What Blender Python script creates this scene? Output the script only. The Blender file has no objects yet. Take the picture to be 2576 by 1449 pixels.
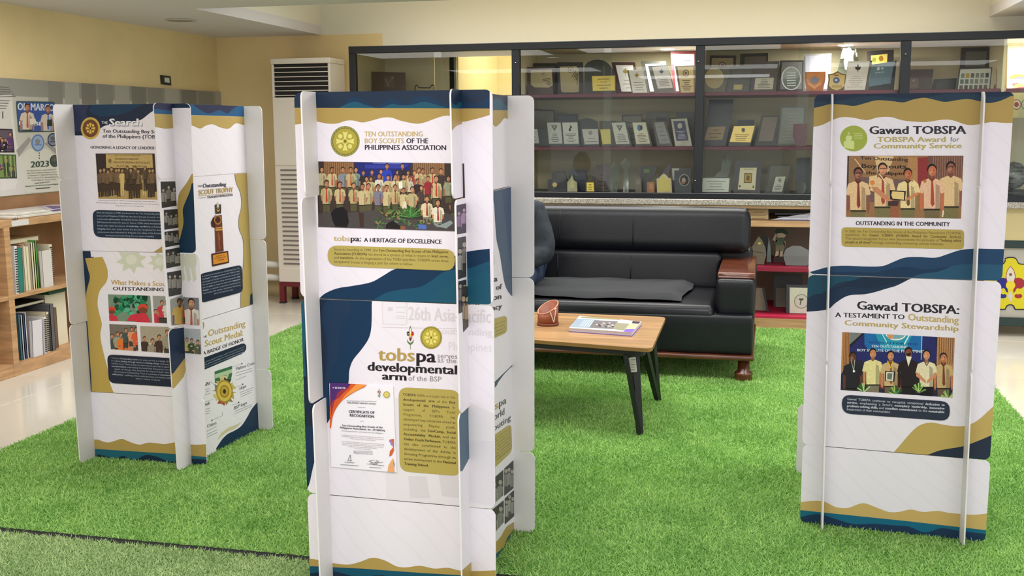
import bpy, bmesh, math, random
from mathutils import Vector, Matrix
from mathutils.geometry import tessellate_polygon
random.seed(7)
SC = bpy.context.scene
COL = SC.collection

# ------------------------------------------------------------------ camera
IW, IH = 2576, 1449
FOC = 2680.5
YAW, PITCH, ROLL = 0.23394, 0.14805, -0.00517
CAMP = Vector((0, 0, 1.5))
_f = Vector((-math.sin(YAW)*math.cos(PITCH), math.cos(YAW)*math.cos(PITCH), -math.sin(PITCH)))
_r = Vector((math.cos(YAW), math.sin(YAW), 0)); _u = _r.cross(_f)
CR = _r*math.cos(ROLL)+_u*math.sin(ROLL); CU = -_r*math.sin(ROLL)+_u*math.cos(ROLL); CF = _f
cd = bpy.data.cameras.new('camera'); cam = bpy.data.objects.new('camera', cd); COL.objects.link(cam)
cd.sensor_width = 36; cd.lens = FOC/IW*36; cd.clip_start = .05; cd.clip_end = 60
m = Matrix.Identity(4)
for i in range(3):
    m[i][0] = CR[i]; m[i][1] = CU[i]; m[i][2] = -CF[i]; m[i][3] = CAMP[i]
cam.matrix_world = m
SC.camera = cam

# ------------------------------------------------------------------ world, lights, exposure
SC.view_settings.view_transform = 'Standard'; SC.view_settings.look = 'None'
SC.view_settings.gamma = 1; SC.view_settings.use_curve_mapping = False
SC.view_settings.exposure = 0.2
w = bpy.data.worlds.new('world'); SC.world = w; w.use_nodes = True
w.node_tree.nodes['Background'].inputs[0].default_value = (.95, .97, 1, 1)
w.node_tree.nodes['Background'].inputs[1].default_value = 1.1
def area(name, loc, sx, sy, power, col=(1, .97, .92), rot=(0, 0, 0)):
    l = bpy.data.lights.new(name, 'AREA'); l.shape = 'RECTANGLE'; l.size = sx; l.size_y = sy
    l.energy = power; l.color = col
    o = bpy.data.objects.new(name, l); o.location = loc; o.rotation_euler = rot; COL.objects.link(o); return o
o_ = area('cove_light', (-.9, 7.6, 3.0), 4.6, 1.2, 92, (1, .98, .95)); o_.data.spread = math.radians(125)
for x, y, e in ((-3.3, 5.1, 38), (-.9, 5.3, 40), (1.7, 5.1, 40), (-3.3, 1.6, 36), (-.9, 1.6, 34), (1.7, 1.6, 36), (-1.0, -1.0, 60)):
    area('ceiling_panel_light', (x, y, 2.30), 2.0, 1.0, e, (1, .985, .985))

def back(p, P0=None, n=None, z=None):
    d = CR*((p[0]-IW/2)/FOC)+CU*(-(p[1]-IH/2)/FOC)+CF
    if z is not None: return CAMP+d*((z-CAMP.z)/d.z)
    return CAMP+d*((P0-CAMP).dot(n)/d.dot(n))
def bY(p, Y): return back(p, Vector((0, Y, 0)), Vector((0, 1, 0)))
def bX(p, X): return back(p, Vector((X, 0, 0)), Vector((1, 0, 0)))
def Z(ox, oy, s):
    return lambda *pts: [(ox+x/s, oy+y/s) for x, y in pts]

# ------------------------------------------------------------------ materials
def lin(c):
    return tuple((v/255/12.92 if v/255 <= .04045 else ((v/255+.055)/1.055)**2.4) for v in c)
MATS = {}
def mat(name, col, rough=.5, metal=0, spec=.5, noise=0, nscale=30, bump=0, bscale=60, coat=0, trans=0, emit=0, stretch=None, col2=None):
    if name in MATS: return MATS[name]
    M = bpy.data.materials.new(name); M.use_nodes = True; nt = M.node_tree; b = nt.nodes['Principled BSDF']
    c = (*lin(col), 1)
    b.inputs['Base Color'].default_value = c; b.inputs['Roughness'].default_value = rough
    b.inputs['Metallic'].default_value = metal; b.inputs['Specular IOR Level'].default_value = spec
    b.inputs['Coat Weight'].default_value = coat; b.inputs['Coat Roughness'].default_value = .08
    if trans: b.inputs['Transmission Weight'].default_value = trans
    if emit:
        b.inputs['Emission Color'].default_value = c; b.inputs['Emission Strength'].default_value = emit
    if noise or bump:
        tc = nt.nodes.new('ShaderNodeTexCoord'); mp = nt.nodes.new('ShaderNodeMapping'); nt.links.new(tc.outputs['Object'], mp.inputs[0])
        if stretch: mp.inputs['Scale'].default_value = stretch
    if noise:
        n = nt.nodes.new('ShaderNodeTexNoise'); n.inputs['Scale'].default_value = nscale; n.inputs['Detail'].default_value = 5
        nt.links.new(mp.outputs[0], n.inputs[0])
        r = nt.nodes.new('ShaderNodeMix'); r.data_type = 'RGBA'
        c2 = lin(col2) if col2 else tuple(v*(1-noise) for v in c[:3])
        c1 = c if col2 else tuple(min(1, v*(1+noise*.6)) for v in c[:3])+(1,)
        r.inputs['A'].default_value = c1; r.inputs['B'].default_value = (*c2, 1)
        cr = nt.nodes.new('ShaderNodeMapRange'); cr.inputs[1].default_value = .35; cr.inputs[2].default_value = .65
        nt.links.new(n.outputs[0], cr.inputs[0]); nt.links.new(cr.outputs[0], r.inputs['Factor'])
        nt.links.new(r.outputs['Result'], b.inputs['Base Color'])
    if bump:
        n2 = nt.nodes.new('ShaderNodeTexNoise'); n2.inputs['Scale'].default_value = bscale; n2.inputs['Detail'].default_value = 4
        nt.links.new(mp.outputs[0], n2.inputs[0])
        bp = nt.nodes.new('ShaderNodeBump'); bp.inputs['Strength'].default_value = bump; bp.inputs['Distance'].default_value = .005
        nt.links.new(n2.outputs[0], bp.inputs['Height']); nt.links.new(bp.outputs[0], b.inputs['Normal'])
    MATS[name] = M; return M
def m_print(name='print_ink', noise=0.0, rough=.38):
    if name in MATS: return MATS[name]
    M = bpy.data.materials.new(name); M.use_nodes = True; nt = M.node_tree; b = nt.nodes['Principled BSDF']
    a = nt.nodes.new('ShaderNodeAttribute'); a.attribute_name = 'col'
    b.inputs['Roughness'].default_value = rough; b.inputs['Specular IOR Level'].default_value = .22
    if noise:
        tc = nt.nodes.new('ShaderNodeTexCoord'); n = nt.nodes.new('ShaderNodeTexNoise'); n.inputs['Scale'].default_value = 260; n.inputs['Detail'].default_value = 3
        nt.links.new(tc.outputs['Object'], n.inputs[0])
        cr = nt.nodes.new('ShaderNodeMapRange'); cr.inputs[1].default_value = .3; cr.inputs[2].default_value = .7
        cr.inputs[3].default_value = 1-noise; cr.inputs[4].default_value = 1+noise
        nt.links.new(n.outputs[0], cr.inputs[0])
        v = nt.nodes.new('ShaderNodeVectorMath'); v.operation = 'SCALE'
        nt.links.new(a.outputs['Color'], v.inputs[0]); nt.links.new(cr.outputs[0], v.inputs['Scale']); nt.links.new(v.outputs[0], b.inputs['Base Color'])
    else: nt.links.new(a.outputs['Color'], b.inputs['Base Color'])
    MATS[name] = M; return M
INK = m_print(); INKP = m_print('photo_print', .16, .45)
def m_board():
    M = bpy.data.materials.new('white_foam_board_print'); M.use_nodes = True; nt = M.node_tree; b = nt.nodes['Principled BSDF']
    b.inputs['Roughness'].default_value = .4
    tc = nt.nodes.new('ShaderNodeTexCoord'); wv = nt.nodes.new('ShaderNodeTexWave'); wv.inputs['Scale'].default_value = 7
    wv.bands_direction = 'DIAGONAL'; wv.inputs['Distortion'].default_value = 9; wv.inputs['Detail'].default_value = 1; wv.inputs['Detail Scale'].default_value = .35
    nt.links.new(tc.outputs['Object'], wv.inputs[0])
    cr = nt.nodes.new('ShaderNodeMapRange'); cr.inputs[1].default_value = .9; cr.inputs[2].default_value = 1
    nt.links.new(wv.outputs['Fac'], cr.inputs[0])
    mx = nt.nodes.new('ShaderNodeMix'); mx.data_type = 'RGBA'; mx.inputs['A'].default_value = (*lin((235, 228, 236)), 1); mx.inputs['B'].default_value = (*lin((232, 225, 233)), 1)
    nt.links.new(cr.outputs[0], mx.inputs['Factor']); nt.links.new(mx.outputs['Result'], b.inputs['Base Color']); return M
BOARD = m_board()
BOARDB = mat('white_foam_board_back', (230, 226, 226), .5, noise=.05, nscale=6)
def m_glass(name, tint, ior=1.45, rough=.01, boost=1.0):
    M = bpy.data.materials.new(name); M.use_nodes = True; nt = M.node_tree; nt.nodes.clear()
    o = nt.nodes.new('ShaderNodeOutputMaterial'); t = nt.nodes.new('ShaderNodeBsdfTransparent'); g = nt.nodes.new('ShaderNodeBsdfGlossy')
    t.inputs[0].default_value = (*tint, 1); g.inputs['Roughness'].default_value = rough
    fr = nt.nodes.new('ShaderNodeFresnel'); fr.inputs[0].default_value = ior
    ml = nt.nodes.new('ShaderNodeMath'); ml.operation = 'MULTIPLY'; ml.inputs[1].default_value = boost; ml.use_clamp = True
    mx = nt.nodes.new('ShaderNodeMixShader'); nt.links.new(fr.outputs[0], ml.inputs[0]); nt.links.new(ml.outputs[0], mx.inputs[0])
    nt.links.new(t.outputs[0], mx.inputs[1]); nt.links.new(g.outputs[0], mx.inputs[2]); nt.links.new(mx.outputs[0], o.inputs[0])
    MATS[name] = M; return M
GLASS = m_glass('case_glass', (.96, .975, .96), 1.29, .01, 1.0)
CRYSTAL = m_glass('crystal', (.72, .8, .76), 1.9, .05, 2.0)

# ------------------------------------------------------------------ mesh helpers
def tag(o, label=None, cat=None, group=None, kind=None):
    if label: o['label'] = label
    if cat: o['category'] = cat
    if group: o['group'] = group
    if kind: o['kind'] = kind
    return o
def empty(name, loc, label=None, cat=None, group=None):
    o = bpy.data.objects.new(name, None); o.location = loc; o.empty_display_size = .05; COL.objects.link(o)
    return tag(o, label, cat, group)
def setpar(o, par):
    if par is None: return o
    o.parent = par
    def wm(q): return (wm(q.parent) @ q.matrix_parent_inverse if q.parent else Matrix.Identity(4)) @ q.matrix_basis
    o.matrix_parent_inverse = wm(par).inverted()
    return o
def link(name, me, ms, par=None):
    o = bpy.data.objects.new(name, me); COL.objects.link(o)
    for x in (ms if isinstance(ms, (list, tuple)) else [ms]): me.materials.append(x)
    return setpar(o, par)
def fromlists(name, vs, fs, ms, par=None, smooth=False):
    me = bpy.data.meshes.new(name); me.from_pydata([tuple(v) for v in vs], [], fs); me.update()
    if smooth: me.polygons.foreach_set('use_smooth', [True]*len(me.polygons))
    return link(name, me, ms, par)
def bmobj(name, bm, ms, par=None, smooth=False):
    me = bpy.data.meshes.new(name); bmesh.ops.recalc_face_normals(bm, faces=bm.faces); bm.to_mesh(me); bm.free()
    if smooth: me.polygons.foreach_set('use_smooth', [True]*len(me.polygons))
    return link(name, me, ms, par)
def add_box(bm, a, b, bev=0, rot=None, piv=None, seg=1):
    r = bmesh.ops.create_cube(bm, size=1); vs = r['verts']
    bmesh.ops.scale(bm, vec=[abs(b[i]-a[i]) for i in range(3)], verts=vs)
    bmesh.ops.translate(bm, vec=[(a[i]+b[i])/2 for i in range(3)], verts=vs)
    if bev:
        es = list({e for v in vs for e in v.link_edges}); rr = bmesh.ops.bevel(bm, geom=es, offset=bev, segments=seg, affect='EDGES', profile=.6)
        vs = list({v for f in rr['faces'] for v in f.verts} | {v for v in vs if v.is_valid})
    if rot is not None:
        bmesh.ops.rotate(bm, cent=piv if piv is not None else [(a[i]+b[i])/2 for i in range(3)], matrix=rot, verts=vs)
    return vs
def box(name, a, b, m_, par=None, bev=0, rot=None, piv=None, seg=1, smooth=False):
    bm = bmesh.new(); add_box(bm, a, b, bev, rot, piv, seg); return bmobj(name, bm, m_, par, smooth)
def tube_bm(bm, pts, r, seg=10, caps=True):
    n = len(pts); P = [Vector(p) for p in pts]; rs = r if isinstance(r, (list, tuple)) else [r]*n; rings = []
    prev = None
    for i in range(n):
        d = (P[min(i+1, n-1)]-P[max(i-1, 0)]).normalized()
        a = d.orthogonal().normalized() if prev is None else (prev-d*prev.dot(d)).normalized()
        prev = a; c = d.cross(a)
        rings.append([bm.verts.new(P[i]+(a*math.cos(t)+c*math.sin(t))*rs[i]) for t in [2*math.pi*k/seg for k in range(seg)]])
    for i in range(n-1):
        for k in range(seg): bm.faces.new((rings[i][k], rings[i][(k+1) % seg], rings[i+1][(k+1) % seg], rings[i+1][k]))
    if caps: bm.faces.new(rings[0][::-1]); bm.faces.new(rings[-1])
def tube(name, pts, r, m_, par=None, seg=10):
    bm = bmesh.new(); tube_bm(bm, pts, r, seg); return bmobj(name, bm, m_, par, True)
def lathe(name, prof, c, m_, par=None, seg=20):
    vs = []; fs = []; n = len(prof)
    for r, z in prof:
        for k in range(seg):
            t = 2*math.pi*k/seg; vs.append((c[0]+r*math.cos(t), c[1]+r*math.sin(t), c[2]+z))
    for i in range(n-1):
        for k in range(seg): fs.append((i*seg+k, i*seg+(k+1) % seg, (i+1)*seg+(k+1) % seg, (i+1)*seg+k))
    fs.append(tuple(range(seg))[::-1]); fs.append(tuple((n-1)*seg+k for k in range(seg)))
    return fromlists(name, vs, fs, m_, par, True)

class Pl:
    """a plane with local axes; d is measured along the outward normal"""
    def __init__(s, O, ex, ey, n): s.O, s.ex, s.ey, s.n = Vector(O), Vector(ex).normalized(), Vector(ey).normalized(), Vector(n).normalized()
    def px(s, p):
        q = back(p, s.O, s.n)-s.O; return (q.dot(s.ex), q.dot(s.ey))
    def pt(s, u, v, d=0): return s.O+s.ex*u+s.ey*v+s.n*d
def yplane(Y, tilt=0, z0=1.0):
    return Pl((0, Y, z0), (1, 0, 0), (0, math.sin(tilt), math.cos(tilt)), (0, -math.cos(tilt), math.sin(tilt)))
def area2(p): return sum(p[i][0]*p[(i+1) % len(p)][1]-p[(i+1) % len(p)][0]*p[i][1] for i in range(len(p)))/2
def clip(poly, cl):
    if area2(cl) < 0: cl = cl[::-1]
    out = list(poly)
    for i in range(len(cl)):
        a = cl[i]; b = cl[(i+1) % len(cl)]; ex = b[0]-a[0]; ey = b[1]-a[1]
        ins = lambda p: ex*(p[1]-a[1])-ey*(p[0]-a[0]) >= -1e-9
        inp = out; out = []
        if not inp: return []
        s = inp[-1]
        for p in inp:
            if ins(p) != ins(s):
                ds = ex*(s[1]-a[1])-ey*(s[0]-a[0]); dp = ex*(p[1]-a[1])-ey*(p[0]-a[0]); t = ds/(ds-dp)
                out.append((s[0]+(p[0]-s[0])*t, s[1]+(p[1]-s[1])*t))
            if ins(p): out.append(p)
            s = p
    return out
def rrect(x0, y0, x1, y1, r, n=5):
    P = []
    for cx, cy, a0 in ((x1-r, y1-r, 0), (x0+r, y1-r, 90), (x0+r, y0+r, 180), (x1-r, y0+r, 270)):
        for k in range(n+1):
            a = math.radians(a0+90*k/n); P.append((cx+r*math.cos(a), cy+r*math.sin(a)))
    return P
def rquad(q, r, n=4):
    """quad with rounded corners; r is a fraction of the shorter pair of sides"""
    P = []; q = [Vector(p) for p in q]
    L = min((q[1]-q[0]).length, (q[2]-q[1]).length)*r
    for i in range(4):
        a, b, c = q[i-1], q[i], q[(i+1) % 4]; p0 = b+(a-b).normalized()*L; p2 = b+(c-b).normalized()*L
        for k in range(n+1):
            t = k/n; P.append(tuple(p0*(1-t)**2+b*(2*t*(1-t))+p2*t*t))
    return P
def smooth(pts, n=4):
    """Catmull-Rom through open control points"""
    out = []; N = len(pts)
    for i in range(N-1):
        p0, p1, p2, p3 = pts[max(i-1, 0)], pts[i], pts[i+1], pts[min(i+2, N-1)]
        for k in range(n):
            t = k/n
            out.append(tuple(.5*((2*p1[j])+(-p0[j]+p2[j])*t+(2*p0[j]-5*p1[j]+4*p2[j]-p3[j])*t*t+(-p0[j]+3*p1[j]-3*p2[j]+p3[j])*t**3) for j in (0, 1)))
    out.append(tuple(pts[-1])); return out
def prism(name, pl, poly, d0, d1, ms, par=None):
    """ms: [front, back/side]"""
    if area2(poly) < 0: poly = poly[::-1]
    n = len(poly); vs = [pl.pt(u, v, d1) for u, v in poly]+[pl.pt(u, v, d0) for u, v in poly]
    fs = [tuple(range(n)), tuple(range(2*n-1, n-1, -1))]+[(i, n+i, n+(i+1) % n, (i+1) % n) for i in range(n)]
    flip = pl.ex.cross(pl.ey).dot(pl.n) < 0
    if flip: fs = [f[::-1] for f in fs]
    o = fromlists(name, vs, fs, ms, par)
    if isinstance(ms, (list, tuple)) and len(ms) > 1:
        for i, p in enumerate(o.data.polygons): p.material_index = 0 if i == 0 else 1
    return o

# ---- glyphs
_G = {}
def _raw(s, bold):
    cu = bpy.data.curves.new('t', 'FONT'); cu.body = s; cu.size = 1; cu.resolution_u = 2
    o = bpy.data.objects.new('t', cu); me = o.to_mesh()
    me.calc_loop_triangles()
    v = [(x.co.x, x.co.y) for x in me.vertices]; t = [tuple(q.vertices) for q in me.loop_triangles]
    o.to_mesh_clear(); bpy.data.objects.remove(o); bpy.data.curves.remove(cu); return v, t
def _w(s):
    v, _ = _raw(s, False); return max(a for a, b in v)-min(a for a, b in v)
_bar = None
def glyph(ch, bold):
    global _bar
    if (ch, bold) in _G: return _G[ch, bold]
    if _bar is None: _bar = _w('||')
    adv = _w('|'+ch+'|')-_bar
    v, t = _raw(ch, bold) if ch != ' ' else ([], [])
    _G[ch, bold] = (v, t, adv); return _G[ch, bold]
CAP = None
def segs(s):
    out = []; b = False
    for part in s.split('*'):
        out += [(c, b) for c in part]; b = not b
    return out

class Art:
    step = .00001
    def __init__(s, pl, cl=None, base=.0005): s.pl = pl; s.cl = cl; s.d = base; s.V = []; s.F = []; s.C = []
    def layer(s): s.d += s.step
    def loc(s, pts): return [s.pl.px(p) for p in pts]
    def poly2(s, P, col, cl=None, new=True):
        if new: s.layer()
        for c in (s.cl, cl):
            if c: P = clip(P, c)
        Q = []
        for p in P:
            if not Q or (abs(p[0]-Q[-1][0])+abs(p[1]-Q[-1][1])) > 1e-6: Q.append(p)
        if len(Q) < 3 or abs(area2(Q)) < 1e-9: return
        if area2(Q) < 0: Q = Q[::-1]
        b = len(s.V); s.V += [s.pl.pt(u, v, s.d) for u, v in Q]; c = (*lin(col), 1)
        for t in tessellate_polygon([[Vector((u, v, 0)) for u, v in Q]]):
            a, b_, c_ = [Q[i] for i in t]
            s.F.append(tuple(b+i for i in (t if (b_[0]-a[0])*(c_[1]-a[1])-(b_[1]-a[1])*(c_[0]-a[0]) > 0 else t[::-1]))); s.C.append(c)
    def poly(s, pts, col, cl=None, new=True): s.poly2(s.loc(pts), col, s.loc(cl) if cl else None, new)
    def ell(s, c, rx, ry, col, cl=None, n=14, new=True, rot=0):
        s.poly([(c[0]+rx*math.cos(a)*math.cos(rot)-ry*math.sin(a)*math.sin(rot), c[1]+rx*math.cos(a)*math.sin(rot)+ry*math.sin(a)*math.cos(rot)) for a in [2*math.pi*k/n for k in range(n)]], col, cl, new)
    def line(s, a, b, wd, col, cl=None, new=True):
        dx, dy = b[0]-a[0], b[1]-a[1]; L = math.hypot(dx, dy) or 1; nx, ny = -dy/L*wd/2, dx/L*wd/2
        s.poly([(a[0]+nx, a[1]+ny), (b[0]+nx, b[1]+ny), (b[0]-nx, b[1]-ny), (a[0]-nx, a[1]-ny)], col, cl, new)
    def text(s, st, p0, p1, cap, col, bold=False, serif=False, lean=0, cl=None):
        """baseline from pixel p0 to p1, cap height in pixels; *..* toggles weight"""
        global CAP
        if CAP is None: CAP = max(b for a, b in _raw('H', False)[0])
        s.layer()
        G = [(glyph(c, False), b or bold) for c, b in segs(st)]; tot = sum(g[2] for g, c in G)
        A = Vector(s.pl.px(p0)); B = Vector(s.pl.px(p1)); U = Vector(s.pl.px((p0[0]+lean, p0[1]-cap)))
        ex = (B-A)/tot; ey = (U-A)/CAP; x = 0; c4 = (*lin(col), 1)
        clp = s.loc(cl) if cl else s.cl
        for (v, t, adv), bd in G:
            for di, dx in enumerate((-.036, 0, .036) if serif and bd else (-.024, .024) if serif else (-.03, 0, .03) if bd else (0,)):
                P = [A+ex*(x+a+dx)+ey*b for a, b in v]
                b0 = len(s.V)
                if clp and any(not _inside(q, clp) for q in P):
                    continue
                s.V += [s.pl.pt(q[0], q[1], s.d+di*s.step) for q in P]
                pos = ex.x*ey.y-ex.y*ey.x > 0
                s.F += [tuple(b0+i for i in (q if pos else q[::-1])) for q in t]; s.C += [c4]*len(t)
            x += adv
        s.d += 2*s.step
    def lines(s, rows, L0, L1, R0, R1, cap, col, **k):
        """rows of text between the left edge L0->L1 and right edge R0->R1 (first and last baseline); row may be (text, f0, f1) to inset"""
        n = len(rows)
        for i, r in enumerate(rows):
            t = i/max(1, n-1); a = [L0[j]+(L1[j]-L0[j])*t for j in (0, 1)]; b = [R0[j]+(R1[j]-R0[j])*t for j in (0, 1)]
            f0, f1 = 0, 1
            if isinstance(r, tuple): r, f0, f1 = r
            s.text(r, [a[j]+(b[j]-a[j])*f0 for j in (0, 1)], [a[j]+(b[j]-a[j])*f1 for j in (0, 1)], cap, col, **k)
    def build(s, name, par=None, m_=None):
        if not s.F: return None
        me = bpy.data.meshes.new(name); me.from_pydata([tuple(v) for v in s.V], [], s.F)
        at = me.color_attributes.new('col', 'FLOAT_COLOR', 'CORNER'); dat = []
        for p, c in zip(me.polygons, s.C): dat += list(c)*p.loop_total
        at.data.foreach_set('color', dat); me.update()
        o = link(name, me, m_ or INK, par)
        if name == 'lettering': o['kind'] = 'stuff'
        return o
def _inside(p, cl):
    sg = 1 if area2(cl) > 0 else -1
    for i in range(len(cl)):
        a = cl[i]; b = cl[(i+1) % len(cl)]
        if sg*((b[0]-a[0])*(p[1]-a[1])-(b[1]-a[1])*(p[0]-a[0])) < -1e-9: return False
    return True
def mixc(a, b, t): return tuple(a[i]+(b[i]-a[i])*t for i in range(3))

# ================================================================== DISPLAY STANDS
HT, S0 = 1.6179, .3213; TT = (HT-S0)/2
TW = [(-1.3584, 3.111, -.0235, -.0092, .0051, .48, .6132, .0807, .0799, .1007, .0322),
      (-2.9729, 4.1718, -.0037, -.0129, .0153, .4861, .5943, .083, .0806, .104, -.0527),
      (.2377, 4.0222, -.0886, -.0127, -.022, .4908, .614, .0748, .0829, .0808, .1048)]
GZ = .012
NAVY = (27, 44, 66); NAVY2 = (17, 50, 80); TEAL = (24, 82, 104); GOLD = (176, 149, 84); GOLDT = (178, 152, 84); DARK = (48, 42, 52); DNAVY = (40, 42, 58); WH = (236, 236, 240)
YG = (180, 163, 86)
def stand(i, label):
    X, Y, th, lx, ly, W, D, afl, afr, as_, dth = TW[i]
    e = Vector((math.cos(th), math.sin(th), 0)); n = Vector((-math.sin(th+dth), math.cos(th+dth), 0)); up = Vector((lx, ly, 1))
    O = Vector((X, Y, 0)); ctr = O+e*W/2+n*D/2
    root = empty('display_stand', (ctr.x, ctr.y, GZ), label, 'display stand', 'folded board display stands on the turf')
    def plane(o, ex):
        nn = ex.cross(up).normalized()
        return Pl(o, ex, up-ex*up.dot(ex), nn)
    walls = {}
    ADJ = {(0, 'R', 1): (0, 0, .008), (0, 'R', 0): (0, 0, .003), (0, 'L', 1): (0, 0, .01), (0, 'L', 2): (0, 0, -.004), (1, 'R', 0): (0, 0, .006), (1, 'R', 2): (0, 0, .005), (1, 'R', 1): (0, 0, .004), (1, 'L', 0): (0, 0, .006), (1, 'F', 2): (0, -.012, 0), (1, 'F', 1): (0, .008, 0), (2, 'L', 2): (0, 0, .003), (2, 'B', 0): (0, -.012, 0), (2, 'B', 1): (0, -.035, 0), (2, 'B', 2): (0, -.04, 0)}
    # outward normals: front = -n side, right = +e side, back = +n, left = -e
    walls['F'] = (plane(O, e), -afl, W+afr); walls['B'] = (plane(O+n*D+e*W, -e), -afr, W+afl)
    walls['R'] = (plane(O+e*W, n), -as_, D+as_); walls['L'] = (plane(O+n*D, -n), -as_, D+as_)
    out = {}
    for k, (pl, u0, u1) in walls.items():
        short_low = k in 'FB'
        zs = [(GZ, S0), (S0, S0+TT), (S0+TT, HT)] if short_low else [(GZ, TT), (TT, 2*TT), (2*TT, HT)]
        for j, (z0, z1) in enumerate(zs):
            rr = random.Random(i*31+j*7+ord(k)); du = rr.uniform(-.003, .003)
            c0, c1, dn = ADJ.get((i, k, j), (0, 0, 0)); pl = Pl(walls[k][0].O+walls[k][0].n*dn, walls[k][0].ex, walls[k][0].ey, walls[k][0].n)
            P = rrect(u0+du+c0, z0+.0015, u1+du+c1, z1-.0015, .022)
            b = prism('panel', pl, P, -.005, 0, [BOARD, BOARDB], root)
            out[k, j] = (pl, P, b)
    return root, out
class Panel:
    def __init__(s, t, base=.0002): s.pl, s.P, s.b = t; s.base = base
    def art(s): s.base += .00006; return Art(s.pl, s.P, s.base)
    def add(s, name, fn, m_=None, base=None):
        a = s.art(); fn(a); o = a.build(name, s.b, m_); s.base = a.d; return o

def emblem(a, c, rx, ry, ring, field, light, dark, spokes=8):
    a.ell(c, rx, ry, ring, n=28); a.ell(c, rx*.88, ry*.88, mixc(ring, dark, .5), n=28); a.ell(c, rx*.84, ry*.84, field, n=28)
    a.layer(); a.layer()
    for k in range(spokes):
        t = 2*math.pi*k/spokes-math.pi/2
        def P(r, dt): return (c[0]+rx*r*math.cos(t+dt), c[1]+ry*r*math.sin(t+dt))
        if k % 2 == 0: a.poly([P(.2, -.3), P(.66, -.27), P(.58, 0), P(.66, .27), P(.2, .3)], light, new=False)
        else:
            q = P(.47, 0); a.ell(q, rx*.15, ry*.15, light, n=10, new=False)
    for k in range(26):
        t = 2*math.pi*k/26; q = (c[0]+rx*.92*math.cos(t), c[1]+ry*.92*math.sin(t)); a.ell(q, rx*.028, ry*.028, mixc(light, ring, .4), n=5, new=False)
    a.ell(c, rx*.2, ry*.2, light, n=14); a.ell(c, rx*.15, ry*.15, field, n=12); a.ell(c, rx*.07, ry*.08, dark, n=8)
def rows(a, *groups):
    """draw figures so that neighbours alternate between two depths"""
    for g in groups:
        for par in (0, 1):
            d0 = a.d; dm = d0
            for k, fn in enumerate(g):
                if k % 2 == par: a.d = d0; fn(); dm = max(dm, a.d)
            a.d = dm
def person(a, cx, top, h, shirt, cl=None, hair=(35, 28, 26), skin=(176, 122, 88), scarf=None, pants=(105, 100, 68), arms='down', lean=0, tot=6.6, sleeve='short', item=None, w=1.0, shade=True):
    """a printed figure: h = head height in pixels"""
    H = h; sh = mixc(shirt, (40, 35, 30), .28); E = lambda dx, dy: (cx+dx*H*w+lean*dy*H, top+dy*H)
    a.poly([E(-.62, 3.6), E(.62, 3.6), E(.6, 4.6), E(.55, tot), E(.08, tot), E(0, 4.7), E(-.08, tot), E(-.55, tot), E(-.6, 4.6)], pants, cl)
    if arms == 'down':
        for sg in (-1, 1): a.poly([E(sg*.72, 2.1), E(sg*1.0, 2.2), E(sg*.98, 3.6), E(sg*.86, 3.95), E(sg*.74, 3.5)], skin if sleeve == 'short' else sh, cl)
    elif arms == 'lap':
        for sg in (-1, 1): a.poly([E(sg*.72, 2.1), E(sg*1.02, 2.3), E(sg*.85, 3.15), E(sg*.1, 3.6), E(sg*.05, 3.35), E(sg*.65, 2.9)], skin, cl)
    a.poly([E(-.16, .85), E(.16, .85), E(.2, 1.35), E(-.2, 1.35)], mixc(skin, (60, 30, 20), .35), cl)
    a.poly([E(-.22, 1.15), E(-.85, 1.4), E(-1.08, 2.3), E(-.74, 2.42), E(-.68, 2.2), E(-.66, 3.75), E(.66, 3.75), E(.68, 2.2), E(.74, 2.42), E(1.08, 2.3), E(.85, 1.4), E(.22, 1.15), E(0, 1.35)], shirt, cl)
    if shade:
        a.poly([E(.3, 1.6), E(.62, 1.8), E(.64, 3.7), E(.28, 3.7)], sh, cl)
        a.poly([E(-.66, 3.65), E(.66, 3.65), E(.66, 3.8), E(-.66, 3.8)], mixc(pants, (15, 12, 12), .6), cl)
    if arms == 'clasp':
        for sg in (-1, 1): a.poly([E(sg*.98, 2.2), E(sg*1.02, 2.6), E(sg*.05, 3.35), E(sg*.05, 3.05), E(sg*.8, 2.3)], skin, cl)
    if scarf:
        a.poly([E(-.3, 1.15), E(0, 1.45), E(.3, 1.15), E(.22, 1.05), E(0, 1.25), E(-.22, 1.05)], mixc(scarf, (30, 10, 10), .4), cl)
        a.poly([E(-.06, 1.4), E(.1, 1.4), E(.2, 3.3), E(.02, 3.5), E(-.12, 3.2)], scarf, cl)
    a.ell(E(0, .42), H*.4, H*.46, hair, cl, n=12)
    a.ell(E(.02, .56), H*.33, H*.42, skin, cl, n=12)
    a.ell(E(-.08, .66), H*.16, H*.26, mixc(skin, (235, 190, 150), .3), cl, n=8)
    a.layer()
    for sg in (-.14, .14): a.ell(E(sg, .5), H*.05, H*.035, (40, 25, 20), cl, n=5, new=False)
    a.line(E(-.11, .8), E(.13, .8), H*.05, (120, 60, 50), cl, new=False)

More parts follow.
